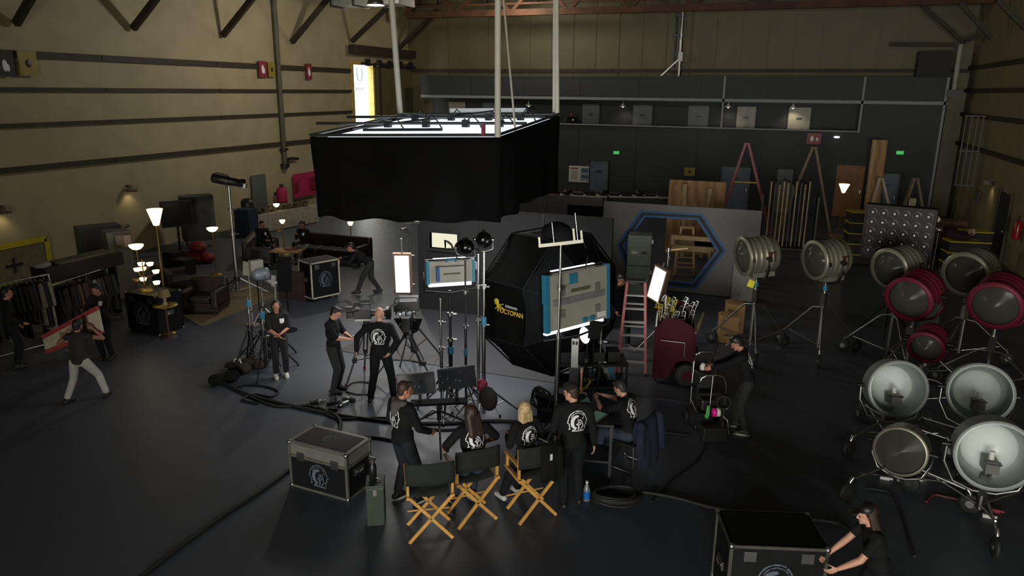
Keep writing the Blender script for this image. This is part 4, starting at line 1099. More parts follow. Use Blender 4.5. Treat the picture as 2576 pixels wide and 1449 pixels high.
tag(B().box(c, (.34, .04, .85), (0, .05, .35)).cyl(c+V((0, 0.04, -.4)), (c.x, c.y+.04, .02), .018).cyl((c.x, c.y+.04, 0), (c.x, c.y+.04, .03), .18).build('black_flag', CLOTHB), 'tall black panel on a stand left of the tall road case', 'flag')  # black panel added to fill the dark area beside the lamp
# bundle of folded stands, sandbags at left
p0 = F(655, 930)
for i, (dx, dy, hh, lab) in enumerate(((-.25, .1, 1.5, 'grey folded stand with teal tape, left one of the bundle'), (.2, -.05, 1.35, 'grey folded stand with teal tape next to the woman'), (-.02, .35, 1.1, 'short folded stand at the back of the stand bundle'))):
    stand(lab, p0+V((dx, dy, 0)), hh, .55+.1*i, DSTEEL, .85, 30*i, .024, tape=hh-.2)
BAG = M('brown_canvas', '2a2018', .9, 0, .25, 6, bump=.3)
for i, (px, py, lab) in enumerate(((600, 935, 'brown sandbag slung low at the stand bundle'), (640, 925, 'brown sandbag leaning on the middle folded stand'), (565, 962, 'dark bag lying left of the stand bundle'))):
    p = F(px, py); b = B()
    for s in (-1, 1): b.ell((s*.14, 0, .1), (.17, .15, .11))
    b.box((0, 0, .15), (.14, .1, .05)); t = T('sandbag', lab, 'sandbag', p, 30*i, 'sandbags at the stand bundle')
    b.build('bag', BAG if i < 2 else CLOTHB, t); B().tube([(-.1, 0, .17), (-.06, 0, .27), (.06, 0, .27), (.1, 0, .17)], .015, 6).build('handle', WHITE if i == 0 else BLACK, t)
# ================================================================== cases, chairs, carts
CASEB = M('case_black', '0f1112', .6, 0, .2, 5, spec=.2)
def road_case(label, loc, rz, w, d, h, lid=.0, emb=(), name='road_case', emb_size=.42, wheels=False, al=ALU, emat=PRINT):
    t = T(name, label, 'road case', loc, rz)
    z0 = .1 if wheels else 0.
    B().box((0, 0, z0+(h-lid)/2), (w, d, h-lid-.01)).build('body', CASEB, t)
    lo = B().box((0, 0, z0+h-max(lid, .04)/2), (w, d, max(lid, .04))).build('lid', CASEB if not lid else M('case_lid', '6f6e66', .5, .2, .1), t)
    if lid: B().box((0, 0, z0+h+.002), (w-.1, d-.1, .012)).build('lid_panel', CASEB, lo)
    e = .035
    for z in (z0+e/2, z0+h-e/2) if not lid else (z0+e/2, z0+h-lid-e/2, z0+h-e/2):
        for y in (-d/2, d/2): B().box((0, y, z), (w+.01, e, e)).build('edge_trim', al, t)
        for x in (-w/2, w/2): B().box((x, 0, z), (e, d+.01, e)).build('edge_trim', al, t)
    for x in (-w/2, w/2):
        for y in (-d/2, d/2):
            B().box((x, y, z0+h/2), (e, e, h)).build('edge_trim', al, t)
            for z in (z0+.02, z0+h-.02): B().ell((x, y, z), (.036,)*3, n=8).build('ball_corner', STEEL, t)
            if wheels:
                B().box((x*.82, y*.78, .09), (.08, .08, .03)).build('caster_plate', STEEL, t)
                B().lathe([(.02, -.018), (.045, -.018), (.045, .018), (.02, .018)], (x*.82, y*.78, .045), (1, 0, 0), 14).build('wheel', RUBBER, t)
    for x in (-w*.3, w*.3):
        B().box((x, -d/2-.012, z0+h-(lid or .12)-.01), (.13, .02, .12)).build('latch', STEEL, t)
    for x in (-w/2-.012, w/2+.012):
        q = B().box((x, 0, z0+h*.5), (.02, .2, .11)).build('handle_plate', STEEL, t); B().tube([(x*1.02, -.07, z0+h*.5), (x*1.05, -.05, z0+h*.49), (x*1.05, .05, z0+h*.49), (x*1.02, .07, z0+h*.5)], .012, 6).build('handle', CHROME, q)
    for f in emb:
        if f == 'front': fr = Matrix(((1, 0, 0, 0), (0, 0, -1, -d/2), (0, 1, 0, z0+(h-lid)/2+.02), (0, 0, 0, 1)))
        if f == 'top': fr = Matrix(((1, 0, 0, 0), (0, 1, 0, 0), (0, 0, 1, z0+h+.008), (0, 0, 0, 1)))
        if f == 'back': fr = Matrix(((-1, 0, 0, 0), (0, 0, 1, d/2), (0, 1, 0, z0+(h-lid)/2+.02), (0, 0, 0, 1)))
        emblem_flat(t, fr, emb_size*(.6 if f == 'top' else 1), emat)
    return t
FAINT = M('faint_print', '565e68', .7, 0, .05)
p = F(812, 1250); q = F(743, 1222); r_ = F(870, 1258)
dv = (r_-q); rzc = math.degrees(math.atan2(dv.y, dv.x))
cw = dv.length*1.1
road_case('black road case with thick grey lid and white emblem on floor', (q+r_)/2+V((-math.sin(R(rzc)), math.cos(R(rzc)), 0))*.27, rzc, cw, .55, .72, .2, ('front', 'top'), emb_size=.34, al=M('worn_alu', '77766e', .45, .6, .15), emat=FAINT)
q, r_ = F(790, 762), F(853, 748); dv = r_-q; rzc = math.degrees(math.atan2(dv.y, dv.x))
road_case('tall black road case with silver edges being pushed at centre left', (q+r_)/2+V((-math.sin(R(rzc)), math.cos(R(rzc)), 0))*.3, rzc, .86, .6, 1.0, 0, ('front',), wheels=True, emb_size=.42, al=PALE, emat=FAINT)
q, r_ = F(322, 830), F(408, 846); dv = r_-q; rzc = math.degrees(math.atan2(dv.y, dv.x))
road_case('black case with faint emblem under the small glowing lamps', (q+r_)/2+V((-math.sin(R(rzc)), math.cos(R(rzc)), 0))*.35, rzc, .95, .7, .95, 0, ('front',), emb_size=.5, al=CASEB, emat=FAINT)
# big case pushed at bottom right
tl, tr = F(1842, 1372, .98), F(2085, 1382, .98); dv = tr-tl; rzc = math.degrees(math.atan2(dv.y, dv.x)); cw = dv.length
mid = (tl+tr)/2+V((-math.sin(R(rzc)), math.cos(R(rzc)), 0))*.35; mid.z = 0
road_case('black road case with faint emblem pushed along at bottom right', mid, rzc, cw, .66, .88, 0, ('front',), wheels=True, emb_size=.42, emat=FAINT, al=M('dull_alu', '5c5b54', .45, .6, .15))

# green metal box with small bottle on top
p = F(948, 1308)
GRN = M('green_metal', '2c3a2c', .5, .1, .12)
t = T('green_box', 'dark green upright metal box beside the nearest director chair', 'box', p, 28)
B().box((0, 0, .28), (.24, .3, .56)).build('body', GRN, t, bev=.015)
B().box((0, 0, .575), (.25, .31, .04)).build('lid', GRN, t, bev=.01)
B().tube([(-.07, 0, .59), (-.06, 0, .63), (.06, 0, .63), (.07, 0, .59)], .01, 6).build('handle', STEEL, t)
B().box((0, -.155, .5), (.05, .02, .09)).build('latch', STEEL, t)
t = T('metal_flask', 'dark flask with chrome top standing on the green box', 'flask', p+V((-.03, .0, .6)), 0)
B().lathe([(.001, 0), (.05, 0), (.05, .2), (.03, .24)], n=14).build('bottle_body', DSTEEL, t)
B().cyl((0, 0, .24), (0, 0, .29), .028).cyl((-.05, 0, .31), (.04, 0, .3), .022).build('cap', CHROME, t)

# director chairs
def director_chair(label, loc, rz, back_m, seatm):
    t = T('director_chair', label, 'chair', loc, rz, 'director chairs')     # front local -Y, seat at .5
    w, d, sh = .56, .42, .66
    for y in (-d/2, d/2):
        for s in (-1, 1):
            B().bar((s*w/2, y+s*.016, .02), (-s*w/2, y+s*.016, sh), .042, .022, (0, 1, 0)).build('leg', HONEY, t)
        B().cyl((0, y-.03, sh/2+.01), (0, y+.03, sh/2+.01), .014).build('pivot', STEEL, t)
    for s in (-1, 1):
        B().box((s*w/2, 0, sh), (.045, d+.08, .035)).build('seat_rail', HONEY, t)
        for y, zt in ((-d/2, sh+.2), (d/2-.02, sh+.44)):
            B().box((s*w/2, y, (sh+zt)/2), (.03, .04, zt-sh)).build('back_post' if y > 0 else 'arm_post', HONEY, t)
        B().box((s*(w/2+.005), -.03, sh+.21), (.055, d+.06, .025)).build('armrest', HONEY, t, bev=.006)
    B().cyl((-w/2, -d/2-.02, .2), (w/2, -d/2-.02, .2), .012).build('front_rung', HONEY, t)
    q = B(); n = 10; vs = []
    for j in range(2):
        for i in range(n+1):
            x = (i/n-.5)*w; vs.append((x, (-d/2+.02) if j == 0 else d/2-.02, sh+.02-.035*math.sin(math.pi*i/n)))
    q.add(vs, [(i, i+1, n+2+i, n+1+i) for i in range(n)], True); o = q.build('seat', seatm, t); k = o.modifiers.new('s', 'SOLIDIFY'); k.thickness = .008
    q = B(); vs = []
    for j in range(5):
        for i in range(n+1):
            x = (i/n-.5)*(w+.05); vs.append((x, d/2+.012+.035*math.sin(math.pi*i/n)+.004*math.sin(i*2+j), sh+.17+.3*j/4))
    q.add(vs, [(j*(n+1)+i, j*(n+1)+i+1, (j+1)*(n+1)+i+1, (j+1)*(n+1)+i) for j in range(4) for i in range(n)], True)
    o = q.build('backrest', back_m, t); k = o.modifiers.new('s', 'SOLIDIFY'); k.thickness = .01
    return t
CANV = M('black_canvas', '141516', .85, 0, .15, 10); CANVG = M('green_black_canvas', '141c1a', .85, 0, .15, 10)
def near_rz(a, b):                                  # heading from two near feet, backs towards us
    v = F(*b)-F(*a); return math.degrees(math.atan2(v.y, v.x))+180
CH = []
for lab, a, b_, m in (('empty director chair with greenish black canvas, leftmost of three', (1026, 1370), (1144, 1358), CANVG), ('director chair with long haired person seated, middle of three', (1152, 1334), (1252, 1310), CANV), ('director chair turned to the right under the blonde person', (1310, 1325), (1404, 1296), CANV)):
    rz = near_rz(a, b_); mid = (F(*a)+F(*b_))/2
    bk = V((math.sin(R(rz)), -math.cos(R(rz)), 0))  # front direction
    loc = mid+bk*.22
    if 'right' in lab: rz -= 6
    CH.append((loc, rz)); director_chair(lab, loc, rz, m, m)

l, rz = CH[2]
mw = Matrix.Translation(l) @ Matrix.Rotation(R(rz), 4, 'Z')
q = B(); n = 10; vs = []
prof = [(.16, .98), (.17, 1.09), (.2, 1.145), (.25, 1.15), (.275, 1.1), (.285, .95), (.29, .8), (.295, .62)]
for j, (y, z) in enumerate(prof):
    for i in range(n+1): vs.append(mw @ V((-.27+.3*i/n-.004*j, y+.025*math.sin(math.pi*i/n)+.008*math.sin(i*1.9+j)*(j > 3), z+.015*math.sin(i*1.3)*(j > 6))))
q.add(vs, [(j*(n+1)+i, j*(n+1)+i+1, (j+1)*(n+1)+i+1, (j+1)*(n+1)+i) for j in range(len(prof)-1) for i in range(n)], True)
q.cap(mw @ V((-.26, .27, 1.06)), mw @ V((-.29, .3, .66)), .05, .04)
o = tag(q.build('black_jacket', CLOTHB), 'black jacket hung over the back of the right director chair', 'jacket'); k = o.modifiers.new('s', 'SOLIDIFY'); k.thickness = .015
B().box(mw @ V((-.12, .325, .98)), (.035, .004, .09), (0, 0, R(rz))).build('white_tag', WHITE, o)
# monitors on a cart
SCR = bpy.data.materials.new('monitor_screen'); SCR.use_nodes = True
_n = SCR.node_tree; _p = _n.nodes['Principled BSDF']; _p.inputs['Roughness'].default_value = .15; _p.inputs['Base Color'].default_value = (.01, .01, .012, 1)
_q = _n.nodes.new('ShaderNodeTexCoord'); _v = _n.nodes.new('ShaderNodeTexVoronoi'); _v.inputs['Scale'].default_value = 11
_r = _n.nodes.new('ShaderNodeValToRGB'); _r.color_ramp.elements[0].position = .02; _r.color_ramp.elements[0].color = (.55, .6, .6, 1); _r.color_ramp.elements[1].position = .14; _r.color_ramp.elements[1].color = (.012, .014, .016, 1)
_z = _n.nodes.new('ShaderNodeTexNoise'); _z.inputs['Scale'].default_value = 5; _k = _n.nodes.new('ShaderNodeMath'); _k.operation = 'MULTIPLY'; _k.inputs[1].default_value = .9
_n.links.new(_q.outputs['Object'], _v.inputs['Vector']); _n.links.new(_q.outputs['Object'], _z.inputs['Vector']); _n.links.new(_v.outputs['Distance'], _r.inputs['Fac']); _n.links.new(_r.outputs['Color'], _p.inputs['Emission Color'])
_n.links.new(_z.outputs['Fac'], _k.inputs[0]); _n.links.new(_k.outputs[0], _p.inputs['Emission Strength'])
cc = F(1120, 1085)
for px, py, w, lab, rz in ((1047, 966, .62, 'left flat monitor facing the seated crew', 26), (1150, 951, .62, 'right flat monitor facing the seated crew', 32)):
    c = PD(px, py, 11.9)
    t = T('monitor', lab, 'monitor', c, rot=(R(-8), R(-4), R(rz)))
    B().box((0, .03, 0), (w, .05, w*.58)).build('case', BLACK, t, bev=.006)
    B().box((0, .002, 0), (w-.04, .006, w*.58-.04)).build('screen', SCR, t)
    B().box((0, .07, 0), (.16, .06, .16)).build('mount', DSTEEL, t)
    B().box((w*.5, .03, 0), (.01, .06, w*.56)).build('side_rail', ALU, t)
c = PD(1100, 1000, 11.95); 
t = T('monitor_stand', 'black braced stand and shelf carrying the two monitors', 'stand', (c.x, c.y+.05, 0), 28)
B().box((0, 0, c.z-.1), (.9, .2, .04)).build('shelf', CLOTHB, t)
for x in (-.3, .3): B().box((x, .06, c.z+.1), (.05, .05, .42)).build('upright', BLACK, t)
B().cyl((0, 0, .35), (0, 0, c.z-.1), .035).build('column', DSTEEL, t)
for k in range(3):
    a = R(30+120*k); B().cyl((0, 0, c.z-.25), (math.cos(a)*.75, math.sin(a)*.75, .03), .017, n=8).build('leg', DSTEEL, t); B().cyl((0, 0, .38), (math.cos(a)*.5, math.sin(a)*.5, .3), .01, n=6).build('strut', STEEL, t)
B().tube([(-.43, -.09, c.z-.12), (-.35, -.15, c.z-.35), (-.1, -.1, c.z-.2), (.2, -.12, c.z-.42), (.43, -.09, c.z-.12)], .012, 6).build('hanging_cable', BLACK, t)
tag(B().ell(PD(1212, 968, 12.3), (.1, .1, .11)).build('red_ball_cover', M('crimson', '7c1a30', .6)), 'small crimson round cover on the stand right of the monitors', 'cover')
tag(B().ell(PD(1228, 1003, 12.1), (.17, .05, .22)).build('round_scrim', M('scrim_brown', '231a1b', .7)), 'round dark scrim hanging on the chrome tripod by monitors', 'scrim')

# film cameras on tripods
def tripod(label, loc, h, sp, rz, foot):
    t = T('camera_tripod', label, 'tripod', loc, rz)
    B().lathe([(.1, -.08), (.09, 0), (.06, .03)], (0, 0, h-.05), n=16).build('bowl_head', DSTEEL, t); B().cyl((0, 0, h-.05), (0, 0, h+.04), .06).build('fluid_head', BLACK, t)
    B().cyl((0, 0, h), (.1, .55, h-.15), .012, n=6).build('pan_handle', BLACK, t)
    for k in range(3):
        a = R(90+120*k); c_, s_ = math.cos(a), math.sin(a); tx_, ty_ = -s_, c_
        l = B()
        for s in (-.035, .035): l.cyl((c_*.07+tx_*s, s_*.07+ty_*s, h-.1), (c_*sp*.6+tx_*s, s_*sp*.6+ty_*s, h*.42), .014, n=8)
        l.cyl((c_*sp*.55, s_*sp*.55, h*.46), (c_*sp, s_*sp, .04), .017, n=8); l = l.build('leg', DSTEEL, t)
        B().ell((c_*sp, s_*sp, .045), (.035, .035, .045), n=8).build('rubber_foot', foot, l)
        B().box((c_*sp*.6, s_*sp*.6, h*.42), (.08, .08, .09)).build('leg_clamp', BLACK, l)
        B().cyl((c_*sp*.62, s_*sp*.62, h*.42), (0, 0, h*.38), .011, n=6).build('spreader', BLACK, t)
def film_camera(label, loc, rz, big):
    t = T('film_camera', label, 'camera', loc, rz)             # lens towards local -Y
    s = 1.25 if big else 1.
    B().box((0, .05, .12*s), (.16*s, .34*s, .2*s)).build('body', BLACK, t, bev=.01)
    B().cyl((0, -.12*s, .12*s), (0, -.4*s, .12*s), .065*s, .075*s).build('lens', DSTEEL, t)
    q = B().box((0, -.45*s, .12*s), (.24*s, .1*s, .2*s)).build('matte_box', BLACK, t); B().add([(-.13*s, -.46*s, .22*s), (.13*s, -.46*s, .22*s), (.16*s, -.66*s, .34*s), (-.16*s, -.66*s, .34*s)], [(0, 1, 2, 3)]).build('top_flag', BLACK, q)
    B().box((0, .3*s, .14*s), (.12*s, .12*s, .22*s)).build('battery', BLACK, t)
    B().tube([(0, -.1*s, .22*s), (0, -.1*s, .31*s), (0, .2*s, .31*s), (0, .2*s, .22*s)], .014, 6).build('top_handle', DSTEEL, t)
    B().box((.16*s, .02, .3*s), (.02, .2*s, .14*s)).box((.16*s, .02, .3*s), (.05, .04, .04)).build('side_monitor', DSTEEL, t)
    B().cyl((-.12*s, .12, .22*s), (-.14*s, .34, .2*s), .035).build('viewfinder', BLACK, t)
    B().cyl((.1*s, -.2*s, .12*s), (.13*s, -.2*s, .12*s), .05).ell((-.1*s, -.25*s, .16*s), (.03, .03, .03)).ell((.1*s, .1, .06*s), (.025, .025, .025)).build('focus_unit', CHROME, t)
    for x in (-.04*s, .04*s): B().cyl((x, .2, .0), (x, -.5*s, .0), .009, n=6).build('rod', STEEL, t)
    if big:
        B().add([(-.3, -.2, .1), (.28, -.25, .1), (.05, -.28, -.32), (-.2, -.26, -.18)], [(0, 1, 2, 3)]).build('hanging_flag', CLOTHB, t)
        B().box((0, .0, .42), (.5, .03, .2)).build('control_screen', M('ctrl_dark', '2b2a2d', .4), t)
        B().tube([(-.24, .02, .5), (-.2, .0, .6), (.2, 0, .6), (.24, 0, .5)], .014, 6).build('cage_bar', BLACK, t)
    B().box((0, .05, -.015), (.12*s, .3*s, .03)).build('base_plate', STEEL, t)
RF = M('red_foot', '7a2a2e', .6)
p = F(928, 955); zc = hgt(p, 925, 812)
tripod('camera tripod with red feet left of the bald operator', p, zc, .55, 40, RF); film_camera('film camera with small red light behind the bald operator', p+V((-.05, .05, zc+.06)), 115, False)
p = F(1030, 950); zc = hgt(p, 1035, 832)
tripod('tall camera tripod with crossed legs right of the bald operator', p, zc, .72, 10, RUBBER); film_camera('large rigged film camera with dark screen and hanging flag', p+V((-.05, .05, zc+.06)), 205, True)

# red stepladder
def stepladder(label, loc, rz, h, w, sp, rail, step, n, name='stepladder', two=False, top=BLACK):
    t = T(name, label, 'ladder', loc, rz)
    wt = w*.62
    for s in (-1, 1):
        B().bar((s*w/2, -sp, 0), (s*wt/2, -.06, h), .055, .075, (0, 1, 0)).build('front_rail', rail, t)
        B().bar((s*w/2*.95, sp, 0), (s*wt/2*.95, .06, h-.06), .025, .055, (0, 1, 0)).build('rear_rail', rail, t)
        B().box((s*w/2, -sp, .03), (.05, .1, .06)).build('foot_cap', RUBBER, t)
        B().bar((s*w*.45, -sp*.62, h*.38), (s*w*.42, sp*.6, h*.4), .015).build('spreader', YELLOW if two else ALU, t)
    for k in range(n):
        v = (k+1)/(n+1); ww = w+(wt-w)*v
        B().box((0, -sp+(sp-.06)*v, h*v), (ww, .09, .025)).build('step', step, t)
        if two or k % 2 == 0: B().box((0, sp-(sp-.06)*v, h*v), (ww*.95, .03, .03)).build('rear_bar', step, t)
    B().box((0, 0, h+.015), (wt+.06, .2, .05)).build('top_cap', top, t, bev=.008)
RL = M('red_ladder', 'b03a3c', .45, 0, .1)
p = (F(1557, 940)+F(1624, 943))/2
stepladder('bright red stepladder with silver steps in the middle of the floor', p+V((-.1, .42, 0)), 10, 1.86, .58, .48, RL, M('pale_step', 'a5a4a0', .45, .3, .05), 6)

# maroon grip cart full of clamps
MAR = M('maroon_panel', '3f0f1a', .6, 0, .1, 2, spec=.12)
p = F(1668, 958)
t = T('grip_cart', 'maroon wheeled grip cart packed with metal clamps beside red stepladder', 'cart', p+V((.1, .55, 0)), 8)
w, d, h = .8, 1.35, 1.25
arch = [(-w/2, .12), (-w/2, h-.1), (-w/2+.12, h-.03), (-.2, h+.1), (.08, h+.11), (w/2-.1, h-.02), (w/2, h-.15), (w/2, .42)]
for k in range(9): a = R(75+k*13); arch.append((.27+.27*math.cos(a)-.05, .3+.28*math.sin(a)*.95-.05))
arch.append((-.08, .12))
for y, nm in ((-d/2, 'end_panel'), (d/2-.04, 'end_panel')):
    B().prism(arch, y, y+.04, frm).build(nm, MAR, t)
B().box((0, 0, .3), (w-.06, d-.1, .06)).build('deck', MAR, t); B().box((0, 0, .75), (.05, d-.1, .95)).build('centre_board', MAR, t)
for s in (-1, 1): B().bar((s*w/2*.95, -d/2, h-.14), (s*w/2*.95, d/2, h-.14), .03).build('side_rail', ALU, t)
B().cyl((-w*.34, -d/2-.05, .92), (w*.24, -d/2-.05, .9), .012).cyl((w*.24, -d/2-.05, .9), (w*.24, -d/2-.05, .6), .012).build('push_handle', STEEL, t)
for x, y, r_ in ((.27, -d/2-.07, .24), (.27, d/2+.07, .24), (-.25, -d/2+.05, .12), (-.25, d/2-.1, .12)):
    q = B().lathe([(r_*.4, -.04), (r_*.85, -.05), (r_, -.03), (r_, .03), (r_*.85, .05), (r_*.4, .04)], (x, y, r_), (0, 1, 0), 22).build('wheel', RUBBER, t)
    B().cyl((x, y-.045, r_), (x, y+.045, r_), r_*.45).build('wheel_hub', MAR, q)
cl_m = [CHROME, STEEL, STEEL, YELLOW, CHROME]
rr = random.Random(5)
for k in range(34):                                    # each clamp is a thing of its own resting in the cart
    u = rr.uniform(-.36, .36); v = rr.uniform(-.6, .6)
    base = V((u*.9, v, h-.25+.1*rr.random())); up = V((rr.uniform(-.35, .35), rr.uniform(-.2, .3), 1)).normalized(); L = rr.uniform(.25, .48)
    mw = Matrix.Translation(p+V((.1, .55, 0))) @ Matrix.Rotation(R(8), 4, 'Z')
    a, b_ = mw @ base, mw @ (base+up*L)
    q = B(); x_ = up.cross(V((0, 1, 0))).normalized()*.05
    q.cyl(a, b_, .014, n=6).cyl(b_, b_+x_, .014, n=6).cyl(b_-up*.09, b_-up*.09+x_*1.6, .01, n=6).ell(b_-up*.045+x_, (.02,)*3, n=6)
    tag(q.build('grip_clamp', cl_m[k % 5]), 'yellow handled metal clamp standing in the maroon grip cart' if k % 5 == 3 else 'metal clamp standing upright among others in maroon grip cart', 'clamp', 'yellow clamps in the grip cart' if k % 5 == 3 else 'metal clamps in the grip cart')
BRN_EDGE = M('brown_edge_board', '6b5840', .6)
for k in range(7):
    a = p+V((.1+.42, .15+k*.12, h-.42)); tag(B().bar(a, a+V((.08, .05, .42)), .05, .02).build('wooden_wedge', BRN_EDGE), ('nearest', 'second', 'third', 'fourth', 'fifth', 'sixth', 'farthest')[k]+' thin wooden slat from the front on the maroon cart side', 'slat', 'slats on the cart side')

# chrome hand truck with equipment
p = F(1786, 1096)
t = T('hand_truck', 'chrome tube hand truck loaded with black gear and tape', 'hand truck', p, 24)
def hoop(z0, z1, w, y, y2=None): return [(-w, y, z0), (-w, y, z1-.18), (-w*.8, y, z1-.05), (-w*.45, y, z1), (w*.45, y, z1), (w*.8, y, z1-.05), (w, y, z1-.18), (w, y, z0)]
B().tube(hoop(.1, 1.05, .24, .1), .016, 8).build('front_hoop', CHROME, t)
B().tube(hoop(.3, 1.3, .2, .55), .014, 8).build('rear_hoop', CHROME, t)
B().cyl((0, .1, 1.04), (-.05, .0, .35), .012, n=8).build('centre_strut', STEEL, t)
for s in (-1, 1): B().cyl((s*.23, .1, .4), (s*.2, .55, .45), .014, n=8).build('side_tube', STEEL, t)
for z in (.35, .72): B().box((0, .32, z), (.46, .5, .03)).build('shelf', BLACK, t)
for x in (-.27, .27): B().lathe([(.03, -.03), (.12, -.03), (.13, 0), (.12, .03), (.03, .03)], (x, .55, .13), (1, 0, 0), 20).build('wheel', RUBBER, t)
B().tube([(.24, .1, .3), (.3, .05, .25), (.32, .0, .02)], .014, 6).build('side_prop', STEEL, t)
def on(pos, rz=24): return p+Matrix.Rotation(R(rz), 3, 'Z') @ V(pos)
tag(B().box((0, 0, .13), (.42, .3, .25)).build('battery_box', BLACK, bev=.015, loc=on((0, -.12, .0))), 'black battery box on floor at the foot of chrome hand truck', 'box').rotation_euler = (0, 0, R(24))
cw_ = T('cable_coil', 'coil of black cable with bright knots hung on the hand truck', 'cable', on((.17, .03, .62)), 24)
for k in range(5): B().lathe([(.11+.018*math.cos(a), .018*math.sin(a)) for a in [i*math.pi/3 for i in range(7)]], (0, -.02*k, 0), (.25, 1, 0), 20).build('loop', RUBBER, cw_)
B().ell((.1, -.08, .02), (.02, .02, .02)).ell((.05, -.1, -.1), (.02, .02, .02)).build('plug', CHROME, cw_)
q = T('tape_roll', 'white and hot pink tape rolls lying side by side on hand truck', 'tape', on((.07, .0, .43)), 24)
B().lathe([(.03, 0), (.075, 0), (.075, .06), (.03, .06), (.03, 0)], (.0, 0, 0), (1, 0, 0), 20).build('white_roll', M('tape_white', 'c9cbbd', .5), q)
B().lathe([(.03, 0), (.075, 0), (.075, .06), (.03, .06), (.03, 0)], (-.065, 0, 0), (1, 0, 0), 20).build('pink_roll', M('tape_pink', 'e0148c', .5), q)
tag(B().box(on((-.1, -.06, .47)), (.05, .03, .22), (0, .1, R(24))).box(on((-.1, -.02, .36)), (.04, .12, .03), (0, 0, R(24))).build('green_marker', M('green_marker_paint', '3da044', .5), bev=.01), 'bright green tool clipped to the front of chrome hand truck', 'tool')
for dx, dy, dz, sx, sy, sz, lab in ((-.05, .35, .88, .3, .3, .24, 'black gear bag on the upper shelf of hand truck'), (.03, .3, .48, .34, .32, .2, 'black gear box on the lower shelf of hand truck')):
    o = B().box((0, 0, 0), (sx, sy, sz)).build('gear_box', BLACK, bev=.03, loc=on((dx, dy, dz))); o.rotation_euler = (0, 0, R(24)); tag(o, lab, 'box')
tag(B().lathe([(.001, -.06), (.05, -.06), (.055, 0), (.03, .05), (.001, .06)], n=12).build('spray_can', WHITE, loc=on((-.08, .4, 1.1))), 'small white canister on top of the loaded hand truck', 'canister')

# computer table, laptop, folding chair with jacket
p = F(1500, 1178); tz = .92
lt = F(1500, 1050, tz)
t = T('work_table', 'dark work table under the laptop at the right of the crew', 'table', (lt.x-.02, lt.y+.05, 0), 12)
B().box((0, 0, tz-.02), (.56, .6, .04)).build('table_top', BLACK, t, bev=.008)
for x in (-.24, .24):
    for y in (-.25, .25): B().box((x, y, tz/2-.02), (.04, .04, tz-.04)).build('leg', DSTEEL, t)
B().box((0, 0, .3), (.5, .5, .03)).build('lower_shelf', BLACK, t)
t = T('laptop', 'open laptop with pale lit keyboard under the seated man\'s hands', 'laptop', (lt.x-.01, lt.y, tz+.002), 75)
B().box((0, 0, .012), (.36, .25, .022)).build('base', ALU, t, bev=.005); B().box((0, -.01, .0245), (.32, .18, .004)).build('keyboard', EM('keyboard_glow', 'a8d8c4', .1), t)
B().box((0, .2, .12), (.36, .012, .24), (R(-25), 0, 0)).build('lid', DSTEEL, t); B().box((0, .193, .12), (.33, .004, .2), (R(-25), 0, 0)).build('screen', EM('laptop_screen', '6f9c94', .12), t)
tag(B().box((lt.x-.1, lt.y+.22, tz+.06), (.1, .05, .12)).cyl((lt.x-.1, lt.y+.22, tz+.1), (lt.x-.12, lt.y+.22, tz+.3), .01).build('card_reader', DSTEEL), 'small dark device with antenna beside the laptop', 'device')
tag(B().ell((lt.x-.15, lt.y+.1, tz+.02), (.015, .015, .012)).build('red_indicator', EM('red_led', 'ff2a50', 1.2)), 'tiny red light on the work table', 'light')
c = PD(1515, 948, 13.2)
t = T('taped_lamp', 'small grey lamp with teal tape standing low behind seated man', 'light panel', c, rot=(R(-20), R(-14), R(30)))
B().box((0, 0, 0), (.34, .1, .28)).build('housing', PANEL_GREY, t); B().box((-.17, 0, 0), (.1, .13, .31)).box((.17, 0, 0), (.1, .13, .31)).build('side_tape', TEAL, t); B().box((0, -.055, .0), (.18, .01, .1)).build('label_plate', DSTEEL, t); B().box((0, .0, .19), (.4, .2, .015)).build('top_flap', BLACK, t)
stand('short black stand under the small taped lamp behind seated man', V((c.x, c.y, 0)), c.z-.16, .4, BLACK, .4, 0, .016)
c = PD(1500, 990, 12.6)
t = T('dark_monitor', 'dark glass monitor standing on the crew cart behind laptop', 'monitor', (c.x+.15, c.y, c.z), rot=(R(-5), 0, R(28)))
B().box((0, 0, 0), (.46, .04, .28)).build('case', BLACK, t); B().box((0, -.022, 0), (.42, .004, .24)).build('screen', M('screen_teal', '10201f', .2), t); B().box((0, .03, -.2), (.06, .04, .2)).build('neck', DSTEEL, t)
t = T('crew_cart', 'black equipment cart full of cables behind the man in cap', 'cart', V((c.x-.25, c.y+.55, 0)), 22)
for z in (.2, .6, .98): B().box((0, 0, z), (1.25, .55, .04)).build('shelf', BLACK, t)
for x in (-.6, .6):
    for y in (-.25, .25): B().box((x, y, .55), (.035, .035, .95)).build('post', DSTEEL, t); B().ell((x, y, .06), (.05, .03, .06)).build('wheel', RUBBER, t)
rr = random.Random(3)
for k, lab in enumerate(('black recorder unit on the crew cart, left', 'black recorder unit on the crew cart, second', 'black power unit on the crew cart, third', 'black power unit on the crew cart, right')):
    q = t.matrix_basis @ V((-.45+k*.28, rr.uniform(-.06, .06), 1.0))
    o = B().box((0, 0, .09), (.22, .3, .18)).box((.05, -.155, .12), (.05, .01, .03)).build('electronics_box', BLACK, bev=.01, loc=q); o.rotation_euler = (0, 0, R(22)); tag(o, lab, 'electronics')
c0 = PD(1368, 1000, 12.0)
cw_ = T('cable_bundle', 'tangled bundle of black cables hanging on the crew cart end', 'cable', c0, 20)
for k in range(6):
    pts = [(.16*math.cos(a*1.0+k)+.02*k-.05, -.05+.03*k, .2*math.sin(a+k*.6)+.03*math.cos(3*a)-.02*k) for a in [i*2*math.pi/14 for i in range(15)]]
    B().tube(pts, .018, 6).build('loop', RUBBER, cw_)
